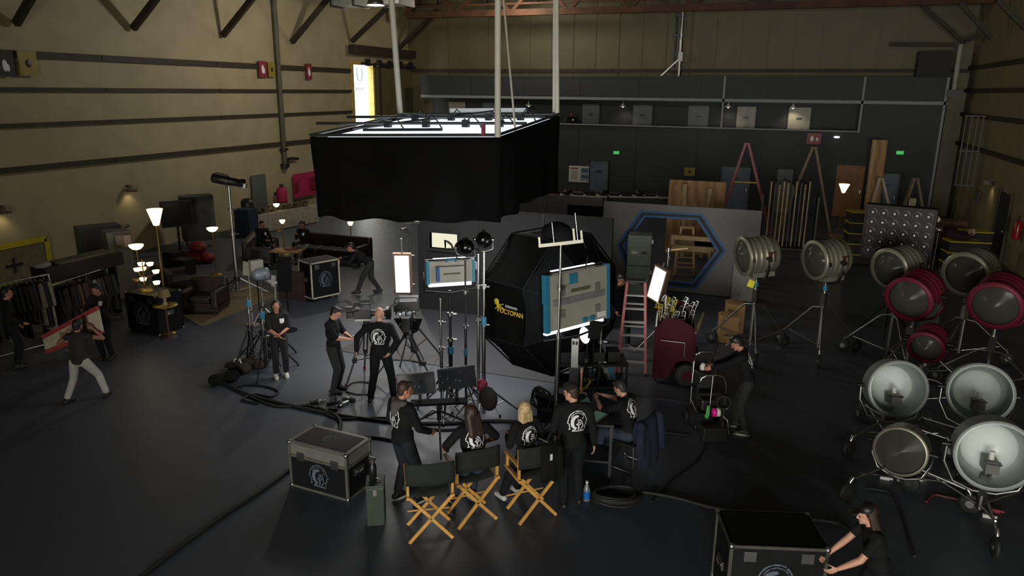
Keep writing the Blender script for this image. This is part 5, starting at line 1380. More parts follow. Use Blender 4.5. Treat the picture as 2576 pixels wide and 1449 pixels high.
B().box((.05, .1, -.25), (.3, .2, .4)).build('pouch', CLOTHB, cw_)
B().cyl((.05, .1, -.4), (.05, .1, -c0.z+.02), .03).cyl((.05, .1, -c0.z+.03), (.05, .1, -c0.z), .2).build('support_post', DSTEEL, cw_)
c = PD(1398, 1030, 11.4); tag(B().tube([c+V((0, 0, .1)), c+V((-.01, 0, 0)), c+V((-.015, 0, -.12)), c+V((.05, .9-.4, -.2))], .01, 6).build('green_strap', M('green_strap', '4d8a36', .6)), 'short bright green cord hanging behind the man in cap', 'cord')
c = PD(1480, 965, 12.3); tag(B().bar(c+V((-.06, 0, -.1)), c+V((.08, 0, .1)), .03).cyl(c+V((0, .05, -.02)), (c.x, c.y+.05, 1.0), .01).build('yellow_marker', YELLOW), 'yellow green marker strip sticking out of the crew cart', 'marker')
# folding chair
q, r_ = F(1518, 1178), F(1590, 1190); dv = r_-q; rzc = math.degrees(math.atan2(dv.y, dv.x))
fl = (q+r_)/2+V((-math.sin(R(rzc)), math.cos(R(rzc)), 0))*.2+V((.12, .03, 0))
t = T('folding_chair', 'silver tube folding chair under the man at the laptop', 'chair', fl, rzc-112)
for s in (-1, 1):
    B().tube([(s*.22, -.2, .0), (s*.22, -.05, .42), (s*.22, .2, .47), (s*.2, .24, .86)], .013, 8).build('side_tube', CHROME, t)
    B().tube([(s*.22, .2, .46), (s*.22, .22, .05), (s*.22, .19, .014), (s*.22, -.17, .014), (s*.22, -.2, .05)], .013, 8).build('floor_frame', CHROME, t)
B().box((0, 0, .45), (.44, .4, .03)).build('seat', BLACK, t, bev=.01); B().box((0, .235, .72), (.42, .03, .24)).build('backrest', BLACK, t, bev=.01)
JK = M('navy_jacket', '141a2e', .9, 0, .2, 8, bump=.3)
bk = Matrix.Translation(fl) @ Matrix.Rotation(R(rzc-112), 4, 'Z')
q = B(); vs = []; n = 16; m_ = 14
prof = [(.21, .55), (.2, .75), (.22, .88), (.27, .92), (.32, .88), (.34, .7), (.35, .5), (.36, .3), (.36, .16)]
for j, (y, z) in enumerate(prof):
    for i in range(n+1):
        x = (i/n-.5)*(.5+.012*j); vs.append(bk @ V((x, y+.05*math.cos(math.pi*(i/n-.5))+.012*math.sin(i*.8+j*.7)*(j > 3), z+.02*math.sin(i*.9)*(j > 6))))
q.add(vs, [(j*(n+1)+i, j*(n+1)+i+1, (j+1)*(n+1)+i+1, (j+1)*(n+1)+i) for j in range(len(prof)-1) for i in range(n)], True)
q.cap(bk @ V((-.27, .33, .85)), bk @ V((-.33, .38, .35)), .075, .06).cap(bk @ V((.27, .33, .85)), bk @ V((.32, .38, .4)), .075, .06)
o = tag(q.build('jacket', JK), 'navy jacket draped over the back of the folding chair', 'jacket'); k = o.modifiers.new('s', 'SOLIDIFY'); k.thickness = .02
# water bottle
p = F(1475, 1258)
t = T('water_bottle', 'blue labelled water bottle on floor behind man in cap', 'bottle', p)
B().lathe([(.001, 0), (.05, 0), (.052, .02), (.052, .16), (.03, .23), (.018, .25), (.018, .28), (.001, .28)], n=16).build('bottle', M('clear_plastic', '9aa4ad', .15, 0, 0, trans=.6), t)
B().lathe([(.0535, .04), (.0535, .15)], n=16).build('blue_label', M('label_blue', '1858a0', .4), t); B().cyl((0, 0, .27), (0, 0, .3), .02).build('cap', WHITE, t)

# floor cables
def cable(label, pix, r, nm='floor_cable', m=RUBBER, wob=.05):
    pts = [F(x, y, r+.003) for x, y in pix]; out = []
    for i in range(len(pts)-1):
        p0_, p1_, p2_, p3_ = pts[max(0, i-1)], pts[i], pts[i+1], pts[min(len(pts)-1, i+2)]
        for k in range(8):
            u = k/8; a = 2*p1_+(p2_-p0_)*u+(2*p0_-5*p1_+4*p2_-p3_)*u*u+(3*p1_-p0_-3*p2_+p3_)*u**3; out.append(a*.5)
    out.append(pts[-1]); tag(B().tube(out, r, 6).build(nm, m), label, 'cable')
cable('thick black cable running from bottom left to the road case', [(345, 1460), (440, 1385), (560, 1298), (690, 1210), (790, 1130), (850, 1085), (850, 1050), (800, 1025)], .034)
cable('black cable curving behind the road case to the monitors', [(1010, 1112), (940, 1100), (880, 1102), (840, 1112), (800, 1130)], .022)
cable('black cable lying along the floor under camera tripods', [(555, 960), (620, 990), (700, 1012), (780, 1030), (860, 1045), (1000, 1062), (1130, 1064), (1240, 1058), (1330, 1062)], .028)
cable('second black cable beside the one under the tripods', [(600, 985), (690, 1020), (780, 1022), (850, 1052), (980, 1052), (1100, 1080), (1230, 1072)], .02)
cable('long black cable running right to the bottom right case', [(1610, 1236), (1700, 1252), (1800, 1278), (1950, 1298), (2090, 1312), (2140, 1335)], .03)
cable('thin black cable from the coil up to the hand truck', [(1640, 1262), (1690, 1210), (1750, 1165), (1775, 1120)], .014)
cable('thin black cable between folding chair and hand truck', [(1640, 1085), (1690, 1090), (1735, 1096)], .014)
cable('thin curled cable around the left camera tripod', [(870, 975), (890, 962), (925, 962), (945, 975), (930, 990), (900, 992), (870, 985)], .012)
cable('loose black cable on floor below the bundle of stands', [(590, 975), (620, 968), (670, 972), (700, 985), (680, 998), (640, 992), (610, 1005), (650, 1015)], .02)
cc = F(1548, 1256)
t = T('coiled_cable', 'thick coil of black cable on floor behind folding chair', 'cable', cc)
for k in range(7):
    rx, ry = .36-.012*k, .24-.01*k
    pts = [(rx*math.cos(a)+.02*math.sin(2*a+k), ry*math.sin(a)+.012*math.cos(3*a+k*2), .025+.013*k+.01*math.sin(a*2+k)) for a in [i*2*math.pi/28 for i in range(28)]]
    B().tube([Matrix.Rotation(R(25), 3, 'Z') @ V(x) for x in pts], .022, 6, True).build('loop', RUBBER, t)
rr = random.Random(9)
for k in range(9):
    p = F(800+rr.uniform(-20, 95), 1022+rr.uniform(-14, 14)); o = B().box((0, 0, .035), (.16, .06, .07)).cyl((.08, 0, .035), (.16, .02, .035), .02).build('cable_plug', STEEL if k % 2 else BLACK, bev=.008, loc=p); o.rotation_euler = (0, 0, rr.uniform(0, 6)); tag(o, 'metal cable connector lying among floor cables left of tripods' if k % 2 else 'black cable connector lying among floor cables left of tripods', 'connector', 'metal connectors on the floor' if k % 2 else 'black connectors on the floor')
for px, py, lab in ((2310, 1208, 'small white plug on floor below the dark glass lamp'), (2484, 1302, 'small white plug on floor at lower right'), (2502, 1288, 'red tipped plug on floor at lower right'), (2225, 1206, 'small red plug on floor left of the white plug')):
    p = F(px, py); tag(B().box((0, 0, .025), (.13, .05, .05)).cyl((.06, 0, .025), (.11, 0, .025), .018).build('cable_plug', WHITE if 'white' in lab else RED, loc=p, bev=.006), lab, 'plug')
cable('red cable curling over the floor below the white dish lamps', [(2330, 1262), (2350, 1245), (2390, 1252), (2430, 1255), (2440, 1215), (2430, 1190)], .016, m=M('red_cable', '5a1f22', .6))
cable('black cable bending across the floor below the dark glass lamp', [(2180, 1228), (2240, 1240), (2265, 1280), (2300, 1400)], .02)
# ================================================================== left side: lamps, sofas, racks, tables
BRASS = M('brass', '8a7434', .4, .7, .1)
GLOW = EM('shade_glow', 'ffe0a0', 3.2)
def floor_lamp(label, base, px, py, kind, e, r=.16, group=None, stem=BRASS):
    h = hgt(base, px, py)
    t = T('floor_lamp', label, 'floor lamp', base, 0, group)
    B().lathe([(.001, .04), (.05, .035), (.15, .02), (.16, 0)], n=18).build('base', stem, t)
    B().cyl((0, 0, .02), (0, 0, h-.06), .018, n=8).build('pole', stem, t)
    if kind == 'cup': prof = [(.06, -.2), (.07, -.17), (r, .17), (r*.97, .17), (.05, -.15)]
    else: prof = [(.03, -.08), (r*.55, -.06), (r*.9, .0), (r, .05), (r*.96, .05), (r*.5, -.04)]
    B().lathe(prof, (0, 0, h), n=22).build('shade', GLOW, t)
    B().ell((0, 0, h), (.04, .04, .05), n=10).build('bulb', EM('bulb_hot', 'fff0d0', 9), t)
    light('lamp_light', 'POINT', (base.x, base.y, h+.28), e*.55, (1, .72, .38), .12)
    return t
floor_lamp('tall brass floor lamp with glowing tapered glass shade', F(425, 838), 411, 545, 'cup', 5, .17)
floor_lamp('floor lamp with glowing bowl shade above the small lit lamps', F(362, 775), 369, 621, 'bowl', 4, .18)
floor_lamp('floor lamp with glowing bowl beside the pale spotlight stand', F(545, 690), 552, 577, 'bowl', 4, .17)
floor_lamp('small glowing bowl lamp under the pink tank', F(700, 580), 702, 516, 'bowl', 3, .13)
floor_lamp('small round glowing lamp behind the two seated people', F(716, 640), 716, 557, 'bowl', 3, .1)
floor_lamp('small round glowing lamp right of the brown bench', F(885, 640), 882, 562, 'bowl', 2, .1)
floor_lamp('glowing tapered lamp in front of the wooden door panel at back', F(2110, 575), 2101, 473, 'cup', 5, .22)
# cluster lamp of small glowing shades standing on the black case
cb = F(365, 838); base = V((cb.x-.15, cb.y+.3, .95))
t = T('branched_lamp', 'branched lamp of small glowing shades on the black case', 'lamp', base)
B().lathe([(.001, .03), (.16, .02), (.17, 0)], n=16).build('base', BRASS, t); B().cyl((0, 0, 0), (0, 0, .75), .012).build('stem', BRASS, t)
for px, py in ((345, 678), (355, 664), (377, 664), (359, 676), (392, 683), (360, 702), (394, 711), (342, 705)):
    q = PY(px, py, base.y+.1)-base
    B().tube([(0, 0, max(.1, q.z-.15)), (q.x*.5, q.y*.5, q.z-.12), (q.x, q.y, q.z-.05)], .007, 5).build('arm', BRASS, t)
    B().lathe([(.02, -.05), (.06, -.04), (.085, .03), (.08, .03)], q, n=14).build('shade', GLOW if py != 705 else M('unlit_shade', '8a7a50', .5), t)
light('branched_light', 'POINT', base+V((0, -.25, .75)), 3, (1, .75, .42), .25)
# wall sconces
for px, py, X, sd, lab in ((318, 475, XL, 1, 'small wall lamp throwing light down the left wall'), (2500, 460, XR, -1, 'small lit wall lamp beside the right corner door'), (-4, 528, XL, 1, 'wall lamp at the far left frame edge')):
    p = PX(px, py, X); t = T('wall_lamp', lab, 'wall lamp', p, 0, None)
    B().lathe([(.05, .12), (.12, .08), (.2, -.08), (.19, -.08), (.05, .06)], (sd*.22, 0, 0), n=16).build('shade', M('sconce_shade', '6a6252', .5), t); B().box((sd*.1, 0, .1), (.2, .05, .05)).build('arm', DSTEEL, t); B().ell((sd*.22, 0, -.02), (.06,)*3).build('bulb', EM('sconce_bulb', 'ffeebb', 2.5), t)
    light('sconce_light', 'SPOT', (p.x+sd*.24, p.y, p.z-.1), 6, (1, .85, .5), .06, aim=(-sd*.35, 0, -1), spot=110)

# grey cabinets with clutter
CAB = M('cabinet_grey', '67655f', .5, .1, .08)
q = F(300, 705); 
def cabinet(label, loc, rz, w, d, h, m, doors=2, name='cabinet'):
    t = T(name, label, 'cabinet', loc, rz)
    B().box((0, 0, h/2), (w, d, h)).build('body', m, t, bev=.01)
    for k in range(doors):
        x = (-w/2)+(k+.5)*w/doors; dd = B().box((x, -d/2-.012, h/2), (w/doors-.03, .02, h-.08)).build('door', m, t); B().box((x+w/doors*.35, -d/2-.035, h*.55), (.02, .02, .14)).build('handle', STEEL, dd)
    return t
cabinet('tall grey cabinet behind the clothes rack by the left wall', F(265, 715), 62, 1.1, .6, 1.75, M('cabinet_dark_grey', '4a4b48', .5, .1, .08), 2)
cabinet('narrow pale grey cabinet left of the branched lamp', F(312, 745), 62, .6, .55, 1.85, CAB, 1)
o = PY(310, 605, F(312, 745).y-.2)
tag(B().box(o, (.34, .2, .3)).build('white_box', M('carton_white', 'a89a92', .6), bev=.01), 'small pale box on top of the narrow grey cabinet', 'box')
q = PX(290, 585, F(300, 705).x); tag(B().cap(q+V((0, -.4, 0)), q+V((.1, .1, .12)), .07, .06).cap(q+V((.1, .1, .1)), q+V((.05, .45, .15)), .06, .04).build('dark_equipment', BLACK), 'dark long piece of equipment lying on the grey cabinets', 'equipment')
# clothes racks with hanging clothes
CL = [M('cloth_%d' % i, c, .9, 0, .2, 8, bump=.2) for i, c in enumerate(('3d332a', '1c1a17', '2b2723', '5c5546', '161412', '4a3322', '6d685c', '22261f', '171312', '38302c'))]
ORD = ('first', 'second', 'third', 'fourth', 'fifth', 'sixth', 'seventh', 'eighth', 'ninth', 'tenth', 'eleventh', 'twelfth', 'thirteenth', 'fourteenth', 'fifteenth')
CLN = ('brown', 'black', 'dark brown', 'khaki', 'black', 'rust brown', 'grey', 'dark green', 'black', 'olive brown')
def rack(label, p0, p1, z, lab_c, n, seed, low):
    v = p1-p0; L = v.length; rz = math.degrees(math.atan2(v.y, v.x))
    t = T('clothes_rack', label, 'clothes rack', (p0+p1)/2, rz)
    B().cyl((-L/2, 0, z), (L/2, 0, z), .022, n=8).build('top_rail', CHROME, t)
    for s in (-1, 1):
        B().cyl((s*L/2, 0, .08), (s*L/2, 0, z), .02, n=8).build('post', CHROME, t); B().cyl((s*L/2, -.28, .1), (s*L/2, .28, .1), .02, n=8).build('foot', CHROME, t)
        for y in (-.26, .26): B().ell((s*L/2, y, .045), (.04, .02, .045), n=8).build('wheel', RUBBER, t)
    B().cyl((-L/2, -.05, .12), (L/2, -.05, .12), .018, n=8).build('lower_rail', CHROME if low else DSTEEL, t)
    rr = random.Random(seed); mw = Matrix.Translation(t.location) @ Matrix.Rotation(R(rz), 4, 'Z')
    for k in range(n):
        x = -L/2+.1+(L-.2)*k/(n-1)+rr.uniform(-.02, .02); ln = rr.uniform(.75, 1.2); w_ = rr.uniform(.2, .26)
        c = B(); vs = []
        for j in range(6):
            zz = z-.1-ln*j/5; ww = w_*(.35 if j == 0 else .95+.05*j)
            for i in range(9):
                a = 2*math.pi*i/9; vs.append((x+.045*math.cos(a)*(1+.3*math.sin(3*a+j)), ww*math.sin(a), zz-.05*abs(math.sin(a))*(j == 0)))
        c.add(vs, [(j*9+i, j*9+(i+1) % 9, (j+1)*9+(i+1) % 9, (j+1)*9+i) for j in range(5) for i in range(9)], True)
        ci = rr.randrange(len(CL))
        c.cyl((x, 0, z-.1), (x, 0, z+.03), .008, n=6)
        c.cap((x, w_*.8, z-.16), (x+.02, w_*1.05, z-.62), .05, .04, 8).cap((x, -w_*.8, z-.16), (x+.02, -w_*1.05, z-.62), .05, .04, 8)
        g = c.build('hanging_garment', CL[ci]); g.matrix_world = mw
        nm = ORD[k] if k < n-1 else 'rightmost'
        tag(g, '%s garment, %s from the left on the %s' % (CLN[ci], nm, lab_c) if k < n-1 else '%s garment at the right end of the %s' % (CLN[ci], lab_c), 'garment', 'clothes on the '+lab_c)
p0, p1 = F(-60, 925), F(150, 868)
rack('clothes rack with chrome rail at the far left frame edge', p0, p1, hgt(p0, 0, 733), 'far left clothes rack', 15, 1, True)
p0, p1 = F(140, 860), F(285, 800)
rack('second clothes rack packed with dark clothes beside black case', p0, p1, hgt(p0, 135, 722), 'rack beside the black case', 15, 2, False)
q = PX(200, 668, (F(140, 860).x+F(285, 800).x)/2-.35)
tag(B().box(q, (.5, 2.1, .34)).build('long_dark_box', M('maroon_black', '150c0c', .7), bev=.02), 'long dark box on top of the second clothes rack', 'box')
bx = q; B().box(bx-V((0, 0, .9)), (.42, 2.0, 1.5)); t = T('storage_shelf', 'storage shelf carrying the long dark box behind second rack', 'shelf', (q.x, q.y, 0))
for yy in (-.95, 0, .95): B().box((-.1, yy, (q.z-.2)/2), (.3, .05, q.z-.22)).build('upright', DSTEEL, t)
for k in range(3): B().box((-.1, 0, .3+k*(q.z-.5)/2), (.34, 2.0, .04)).build('shelf_board', DSTEEL, t)
tag(B().box(q+V((0, .1, .2)), (.4, 1.5, .05)).build('folded_sheets', M('paper_stack', '55503f', .8)), 'flat folded sheets lying on the long dark box', 'sheets')
o = PX(145, 666, q.x+.1); tag(B().ell((o.x, q.y-1.0, q.z+.24), (.16, .2, .08)).build('white_bundle', M('bundle', '77706a', .8)), 'small pale bundle at the end of the long dark box', 'bundle')
# yellow taped board leaning at left wall
a, b_, c_, d_ = PX(-20, 660, XL+.3), PX(128, 618, XL+.3), PX(128, 668, XL+.3), PX(-20, 710, XL+.3)
zc_ = (a.z+c_.z)/2; t = T('framed_banner', 'pale banner framed in yellow tape hung on the left wall', 'banner', (XL+.12, (a.y+b_.y)/2, zc_))
Lb, hb = abs(b_.y-a.y), 1.15
B().box((0, 0, 0), (.04, Lb, hb)).build('board', M('banner_cream', '6b6248', .8), t)
for z in (-hb/2, hb/2): B().box((.03, 0, z), (.03, Lb, .16)).build('tape_edge', YELLOW, t)
for y in (-Lb/2, Lb/2): B().box((.03, y, 0), (.03, .16, hb)).build('tape_edge', YELLOW, t)
B().box((.03, -Lb*.1, -.02), (.02, .5, .08)).cyl((.03, -Lb*.1, -.25), (.03, -Lb*.1, .2), .03).build('dark_symbol', BLACK, t)

# sofas, rug, table, seated corner
SOFA = M('brown_leather', '20130e', .5, 0, .2, 4); SOFA2 = M('maroon_leather', '1d0f10', .5, 0, .2, 4)
def sofa(label, loc, rz, w, m=SOFA, arms=True, n=3):
    t = T('sofa', label, 'sofa', loc, rz)
    B().box((0, 0, .2), (w, .85, .24)).build('base', m, t, bev=.03)
    B().box((0, .36, .52), (w, .2, .62)).build('backrest', m, t, bev=.06)
    for s in (-1, 1):
        if arms: B().box((s*(w/2-.09), -.02, .4), (.18, .86, .46)).build('armrest', m, t, bev=.05)
        for y in (-.36, .36): B().box((s*(w/2-.08), y, .05), (.07, .07, .1)).build('leg', BLACK, t)
    for k in range(n):
        ww = (w-.4)/n; x = -(w-.4)/2+(k+.5)*ww
        B().box((x, -.08, .38), (ww-.02, .66, .16)).build('seat_cushion', m, t, bev=.04)
    return t
tag(B().box(((F(430, 800).x+F(690, 740).x)/2, 0, 0), (.01, .01, .01)).build('x', PALE), 'x', 'x') if False else None
rg = [F(452, 790), F(508, 822), F(700, 742), F(620, 715)]
b = B(); vs = [V((p.x, p.y, z)) for z in (.001, .014) for p in rg]
b.add(vs, [(0, 1, 2, 3), (4, 5, 6, 7), (0, 1, 5, 4), (1, 2, 6, 5), (2, 3, 7, 6), (3, 0, 4, 7)])
tag(b.build('rug', M('tan_rug', '6f5f44', .95, 0, .15, 9)), 'tan rug on the floor under the pale spotlight stand', 'rug')
sofa('dark brown sofa beside the rug below the brass floor lamp', F(448, 742), 150, 1.5, n=2)
sofa('brown sofa seen from behind at the rug edge', F(520, 782), 20, .95, SOFA, n=1)
sofa('dark sofa with a seated person left of the low table', F(660, 655), 120, 1.9)
sofa('long dark brown sofa behind the tall road case', F(838, 655), 0, 2.6, SOFA2)
tb_ = F(725, 668)
t = T('low_table', 'low wooden table between the two seated people', 'table', tb_, 15)
B().box((0, 0, .5), (1.0, .6, .05)).build('table_top', M('oak_brown', '8a6236', .5), t, bev=.01)  # table top in one plain oak brown
for x in (-.42, .42):
    for y in (-.22, .22): B().box((x, y, .24), (.05, .05, .48)).build('leg', BLACK, t)
tag(B().box((0, 0, .555), (.34, .24, .05)).build('pink_box', M('pinkish_box', '7a4a48', .6), loc=tb_+V((.05, .1, .0))), 'small pinkish box on the low wooden table', 'box')
tag(B().box((0, 0, .4), (.9, .6, .8)).build('brown_crate', M('brown_carton', '3a2a22', .7), loc=F(752, 745), bev=.01), 'plain brown crate left of the tall road case', 'crate')
# round side table by the floor lamp
p = F(425, 848); zt = .78
t = T('side_table', 'small round side table in front of the black case', 'table', V((p.x, p.y, 0)))
B().lathe([(.001, zt), (.26, zt), (.27, zt-.02), (.001, zt-.03)], n=24).build('table_top', BRASS, t); B().cyl((0, 0, .02), (0, 0, zt-.02), .025).build('pedestal', M('brown_stem', '3a261c', .6), t); B().lathe([(.001, .03), (.18, .02), (.19, 0)], n=20).build('foot', M('brown_stem', '3a261c', .6), t)
t = T('table_lamp', 'unlit cream table lamp on the round side table', 'lamp', V((p.x, p.y, zt)))
B().lathe([(.001, .0), (.07, 0), (.05, .03), (.03, .1), (.05, .16), (.02, .24)], n=16).build('lamp_base', M('cream_ceramic', '8a7a5a', .4), t); B().lathe([(.14, .2), (.09, .38)], n=18).build('lamp_shade', M('cream_shade', '7c6a48', .8), t)
# white cloth table along left wall, things on it
a, b_ = F(640, 592), F(800, 560); v = b_-a
rz = math.degrees(math.atan2(v.y, v.x)); L = v.length; mid = (a+b_)/2
t = T('long_table', 'long table covered in white cloth along the left wall', 'table', mid, rz)
B().box((0, .35, .72), (L, .7, .04)).build('table_top', PALE, t)
q = B(); n = 40; vs = []
for j in range(4):
    for i in range(n+1): vs.append(((i/n-.5)*(L+.04), -.02+.03*math.sin(i*1.7)*j/3, .75-.7*j/3))
q.add(vs, [(j*(n+1)+i, j*(n+1)+i+1, (j+1)*(n+1)+i+1, (j+1)*(n+1)+i) for j in range(3) for i in range(n)], True); q.box((0, .35, .75), (L+.05, .74, .02)).build('tablecloth', M('white_cloth', '8f8778', .85), t)
for x in (-L/2+.1, L/2-.1):
    for y in (.05, .65): B().box((x, y, .36), (.05, .05, .7)).build('leg', DSTEEL, t)
mw = Matrix.Translation(mid) @ Matrix.Rotation(R(rz), 4, 'Z'); rr = random.Random(4)
for k in range(16):
    x = -L/2+.3+(L-.6)*k/15; kind = k % 3; b = B()
    if kind == 0: b.box((0, 0, .09), (.3, .22, .18))
    elif kind == 1: b.lathe([(.001, 0), (.09, 0), (.11, .12), (.06, .2), (.001, .21)], n=12)
    else: b.lathe([(.001, 0), (.14, .01), (.2, .07), (.19, .07), (.001, .03)], n=14)
    o = b.build(('food_box', 'jar', 'bowl')[kind], M(('tbl_box', 'tbl_jar', 'tbl_bowl')[kind], ('4a3f2a', '3a3222', '5c523a')[kind], .6)); o.matrix_world = mw @ Matrix.Translation((x, .35+rr.uniform(-.15, .15), .765))
    tag(o, ('brown food box on the long white table', 'dark jar standing on the long white table', 'shallow bowl on the long white table')[kind], ('box', 'jar', 'bowl')[kind], ('boxes on the white table', 'jars on the white table', 'bowls on the white table')[kind])
tag(B().box((0, 0, .55), (.7, .55, 1.1)).box((0, -.29, .7), (.6, .03, .5)).build('blue_cooler', M('navy_bin', '1c2436', .6), bev=.03, loc=F(655, 598)+V((-.6, 0, 0))), 'dark navy bin at the near end of long white table', 'bin')
tag(B().lathe([(.2, 0), (.26, .1), (.28, .5), (.2, .62), (.001, .66)], n=18).build('black_pot', BLACK, loc=mw @ V((-L/2+.15, .4, .765))), 'large black pot on the near end of white table', 'pot')
# pink wall panel and pink tank
PINK = M('pink_fabric', 'a01c48', .7, 0, .12, 2); PINKD = M('deep_pink', '6d0a24', .7)
pa, pb = PX(741, 466, XL+.2), PX(800, 463, XL+.2)
yc = (pa.y+pb.y)/2; hh = abs(PX(741, 437, XL+.2).z-PX(741, 497, XL+.2).z)
t = T('pink_banner', 'hot pink fabric panel hung on left wall beside light box', 'panel', (XL+.16, yc, PX(770, 464, XL+.2).z))
Lp = abs(pb.y-pa.y)
B().box((0, 0, 0), (.06, Lp, hh)).build('panel', PINK, t); B().box((.05, Lp*.3, .0), (.05, Lp*.3, hh*.55)).build('dark_pocket', PINKD, t); B().box((.04, -Lp*.42, -.05), (.04, Lp*.14, hh*.45)).build('dark_fold', PINKD, t)
pp_ = PX(709, 492, XL+.38); zz0 = PX(709, 511, XL+.35).z
t = T('pink_tank', 'hot pink cylinder tank at the foot of the wall pipe', 'tank', (pp_.x, pp_.y, zz0))
hh = PX(709, 470, XL+.35).z-zz0
B().lathe([(.001, 0), (.21, .02), (.23, .1), (.23, hh-.2), (.19, hh-.05), (.08, hh), (.001, hh)], n=20).build('body', PINK, t); B().cyl((0, 0, hh), (0, 0, hh+.12), .08).build('neck', DSTEEL, t); B().box((-.28, 0, .4), (.16, .1, .1)).build('bracket', DSTEEL, t)
sign_board('door_notice', 'pale green noticeboard on left wall near spotlight', PX(653, 490, XL+.1), .9, 1.7, M('grey_green', '545a4e', .7), 'none', 90)
# black television and grey covered rack by the left wall
p = F(455, 640); h0 = hgt(p, 443, 570); h1 = hgt(p, 443, 505)
t = T('television', 'black flat screen on stand behind the brass floor lamp', 'television', p, 55)
B().box((0, 0, (h0+h1)/2), (1.0, .1, h1-h0)).build('case', BLACK, t); B().box((0, -.055, (h0+h1)/2), (.92, .01, h1-h0-.1)).build('screen', M('tv_black', '0a0807', .25), t); B().cyl((0, .03, .05), (0, .03, h0+.1), .04).build('pole', DSTEEL, t); B().box((0, 0, .03), (.8, .6, .05)).build('foot', DSTEEL, t)
p = F(505, 620); h1 = hgt(p, 505, 492)
t = T('covered_rack', 'tall rack under a grey cover beside the black screen', 'rack', p, 55)
q = B(); vs = []; n = 24
for j in range(7):
    for i in range(n):
        a = 2*math.pi*i/n; s_ = (abs(math.cos(a))**.4*math.copysign(1, math.cos(a)), abs(math.sin(a))**.4*math.copysign(1, math.sin(a))); g = 1+.05*math.sin(i*2.6)*j/6; vs.append((s_[0]*.55*g, s_[1]*.4*g, h1*(1-j/6*.85)))
q.add(vs, [(j*n+i, j*n+(i+1) % n, (j+1)*n+(i+1) % n, (j+1)*n+i) for j in range(6) for i in range(n)]+[tuple(range(n))], True).build('cover', M('grey_cover', '44443f', .85, 0, .15), t)
for x in (-.45, .45): B().cyl((x, 0, .04), (x, 0, .5), .03).build('leg', DSTEEL, t)
REDF = M('red_fabric', '6d1220', .7, 0, .2, 6)
p = F(492, 660)
for k, (dx, dy, dz, lab) in enumerate(((0, 0, .18, 'dark red bag at the bottom of the red pile'), (.3, .15, .17, 'dark red bag right of the pile by covered rack'), (.08, .08, .52, 'dark red bag on top of the red pile'))):
    o = B().ell((0, 0, 0), (.34, .26, .19)).box((0, 0, .16), (.3, .05, .04)).build('red_bag', REDF, loc=p+V((dx, dy, dz))); tag(o, lab, 'bag')
for i, (px, py) in enumerate(((440, 670), (465, 690))):
    p = F(px, py); tag(B().box((0, 0, .25), (.5, .45, .5)).box((0, -.23, .3), (.3, .02, .1)).build('dark_crate', BLACK, loc=p, bev=.02), ('black crate below the black television', 'black crate nearest the sofa under the television')[i], 'crate')

# ================================================================== back right: tables, boards, ladders, crates
ta = F(1372, 492, .78); tbq = F(1690, 497, .78)
L = (tbq-ta).length/2
for k in range(2):
    a, b_ = ta.lerp(tbq, k/2), ta.lerp(tbq, (k+1)/2); mid = (a+b_)/2
    t = T('folding_table', ('white topped table behind the dark grey set wall', 'white topped table behind the blue hexagon wall')[k], 'table', (mid.x, mid.y, 0), math.degrees(math.atan2((b_-a).y, (b_-a).x)))
    B().box((0, .35, .76), (L-.1, .75, .04)).build('table_top', WHITE, t)
    for x in (-L/2+.2, L/2-.2):
        for y in (.05, .65): B().cyl((x, y, 0), (x, y, .75), .02).build('leg', DSTEEL, t)
rr = random.Random(8)
labs = ('orange tool case', 'black helmet shaped case', 'black camera bag', 'dark folded cloth', 'black tool case', 'dark blue box', 'black lamp body', 'dark leather bag', 'black round case', 'dark small box')
for k in range(10):
    p = ta.lerp(tbq, (k+.6)/10.4); b = B()
    if k % 3 == 0: b.box((0, 0, .09), (.42, .3, .18)).tube([(-.1, 0, .18), (-.08, 0, .25), (.08, 0, .25), (.1, 0, .18)], .015, 5)
    elif k % 3 == 1: b.ell((0, 0, .14), (.25, .2, .15)).ell((.15, 0, .2), (.1, .1, .1))
    else: b.cyl((-.25, 0, .1), (.2, 0, .1), .1).cyl((.2, 0, .1), (.3, 0, .14), .06)
    tag(b.build('table_item', M('orange_case', '7a4020', .6) if k == 0 else M('navy_box', '141b2c', .6) if k == 5 else BLACK, loc=(p.x, p.y+.3, .785)), labs[k]+' lying on the white topped tables at back', 'gear')
def leaning_sheet(name, label, base_px, top_px, w, th, m, lean=8, rz=0):
    b0 = F(*base_px); h = hgt(b0, *top_px)
    t = tag(B().box((0, 0, h/2), (w, th, h)).build(name, m), label, 'board'); t.location = b0+V((0, 0, .0)); t.rotation_euler = (R(-lean), 0, R(rz)); return t, h
PLYM = bpy.data.materials.new('plywood_grain'); PLYM.use_nodes = True
_n = PLYM.node_tree; _p = _n.nodes['Principled BSDF']; _p.inputs['Roughness'].default_value = .6
_q = _n.nodes.new('ShaderNodeTexCoord'); _w = _n.nodes.new('ShaderNodeTexWave'); _w.bands_direction = 'X'; _w.inputs['Scale'].default_value = .9; _w.inputs['Distortion'].default_value = 9
_r = _n.nodes.new('ShaderNodeValToRGB'); _r.color_ramp.elements[0].color = (*lin('8a6236'), 1); _r.color_ramp.elements[1].color = (*lin('a9814e'), 1)
_n.links.new(_q.outputs['Object'], _w.inputs['Vector']); _n.links.new(_w.outputs['Fac'], _r.inputs['Fac']); _n.links.new(_r.outputs['Color'], _p.inputs['Base Color'])
b0 = F(1738, 640)
t, h = leaning_sheet('plywood_sheet', 'wide plywood sheet standing behind the blue hexagon wall', (1740, 640), (1748, 456), 1.95, .03, PLYM, 4)
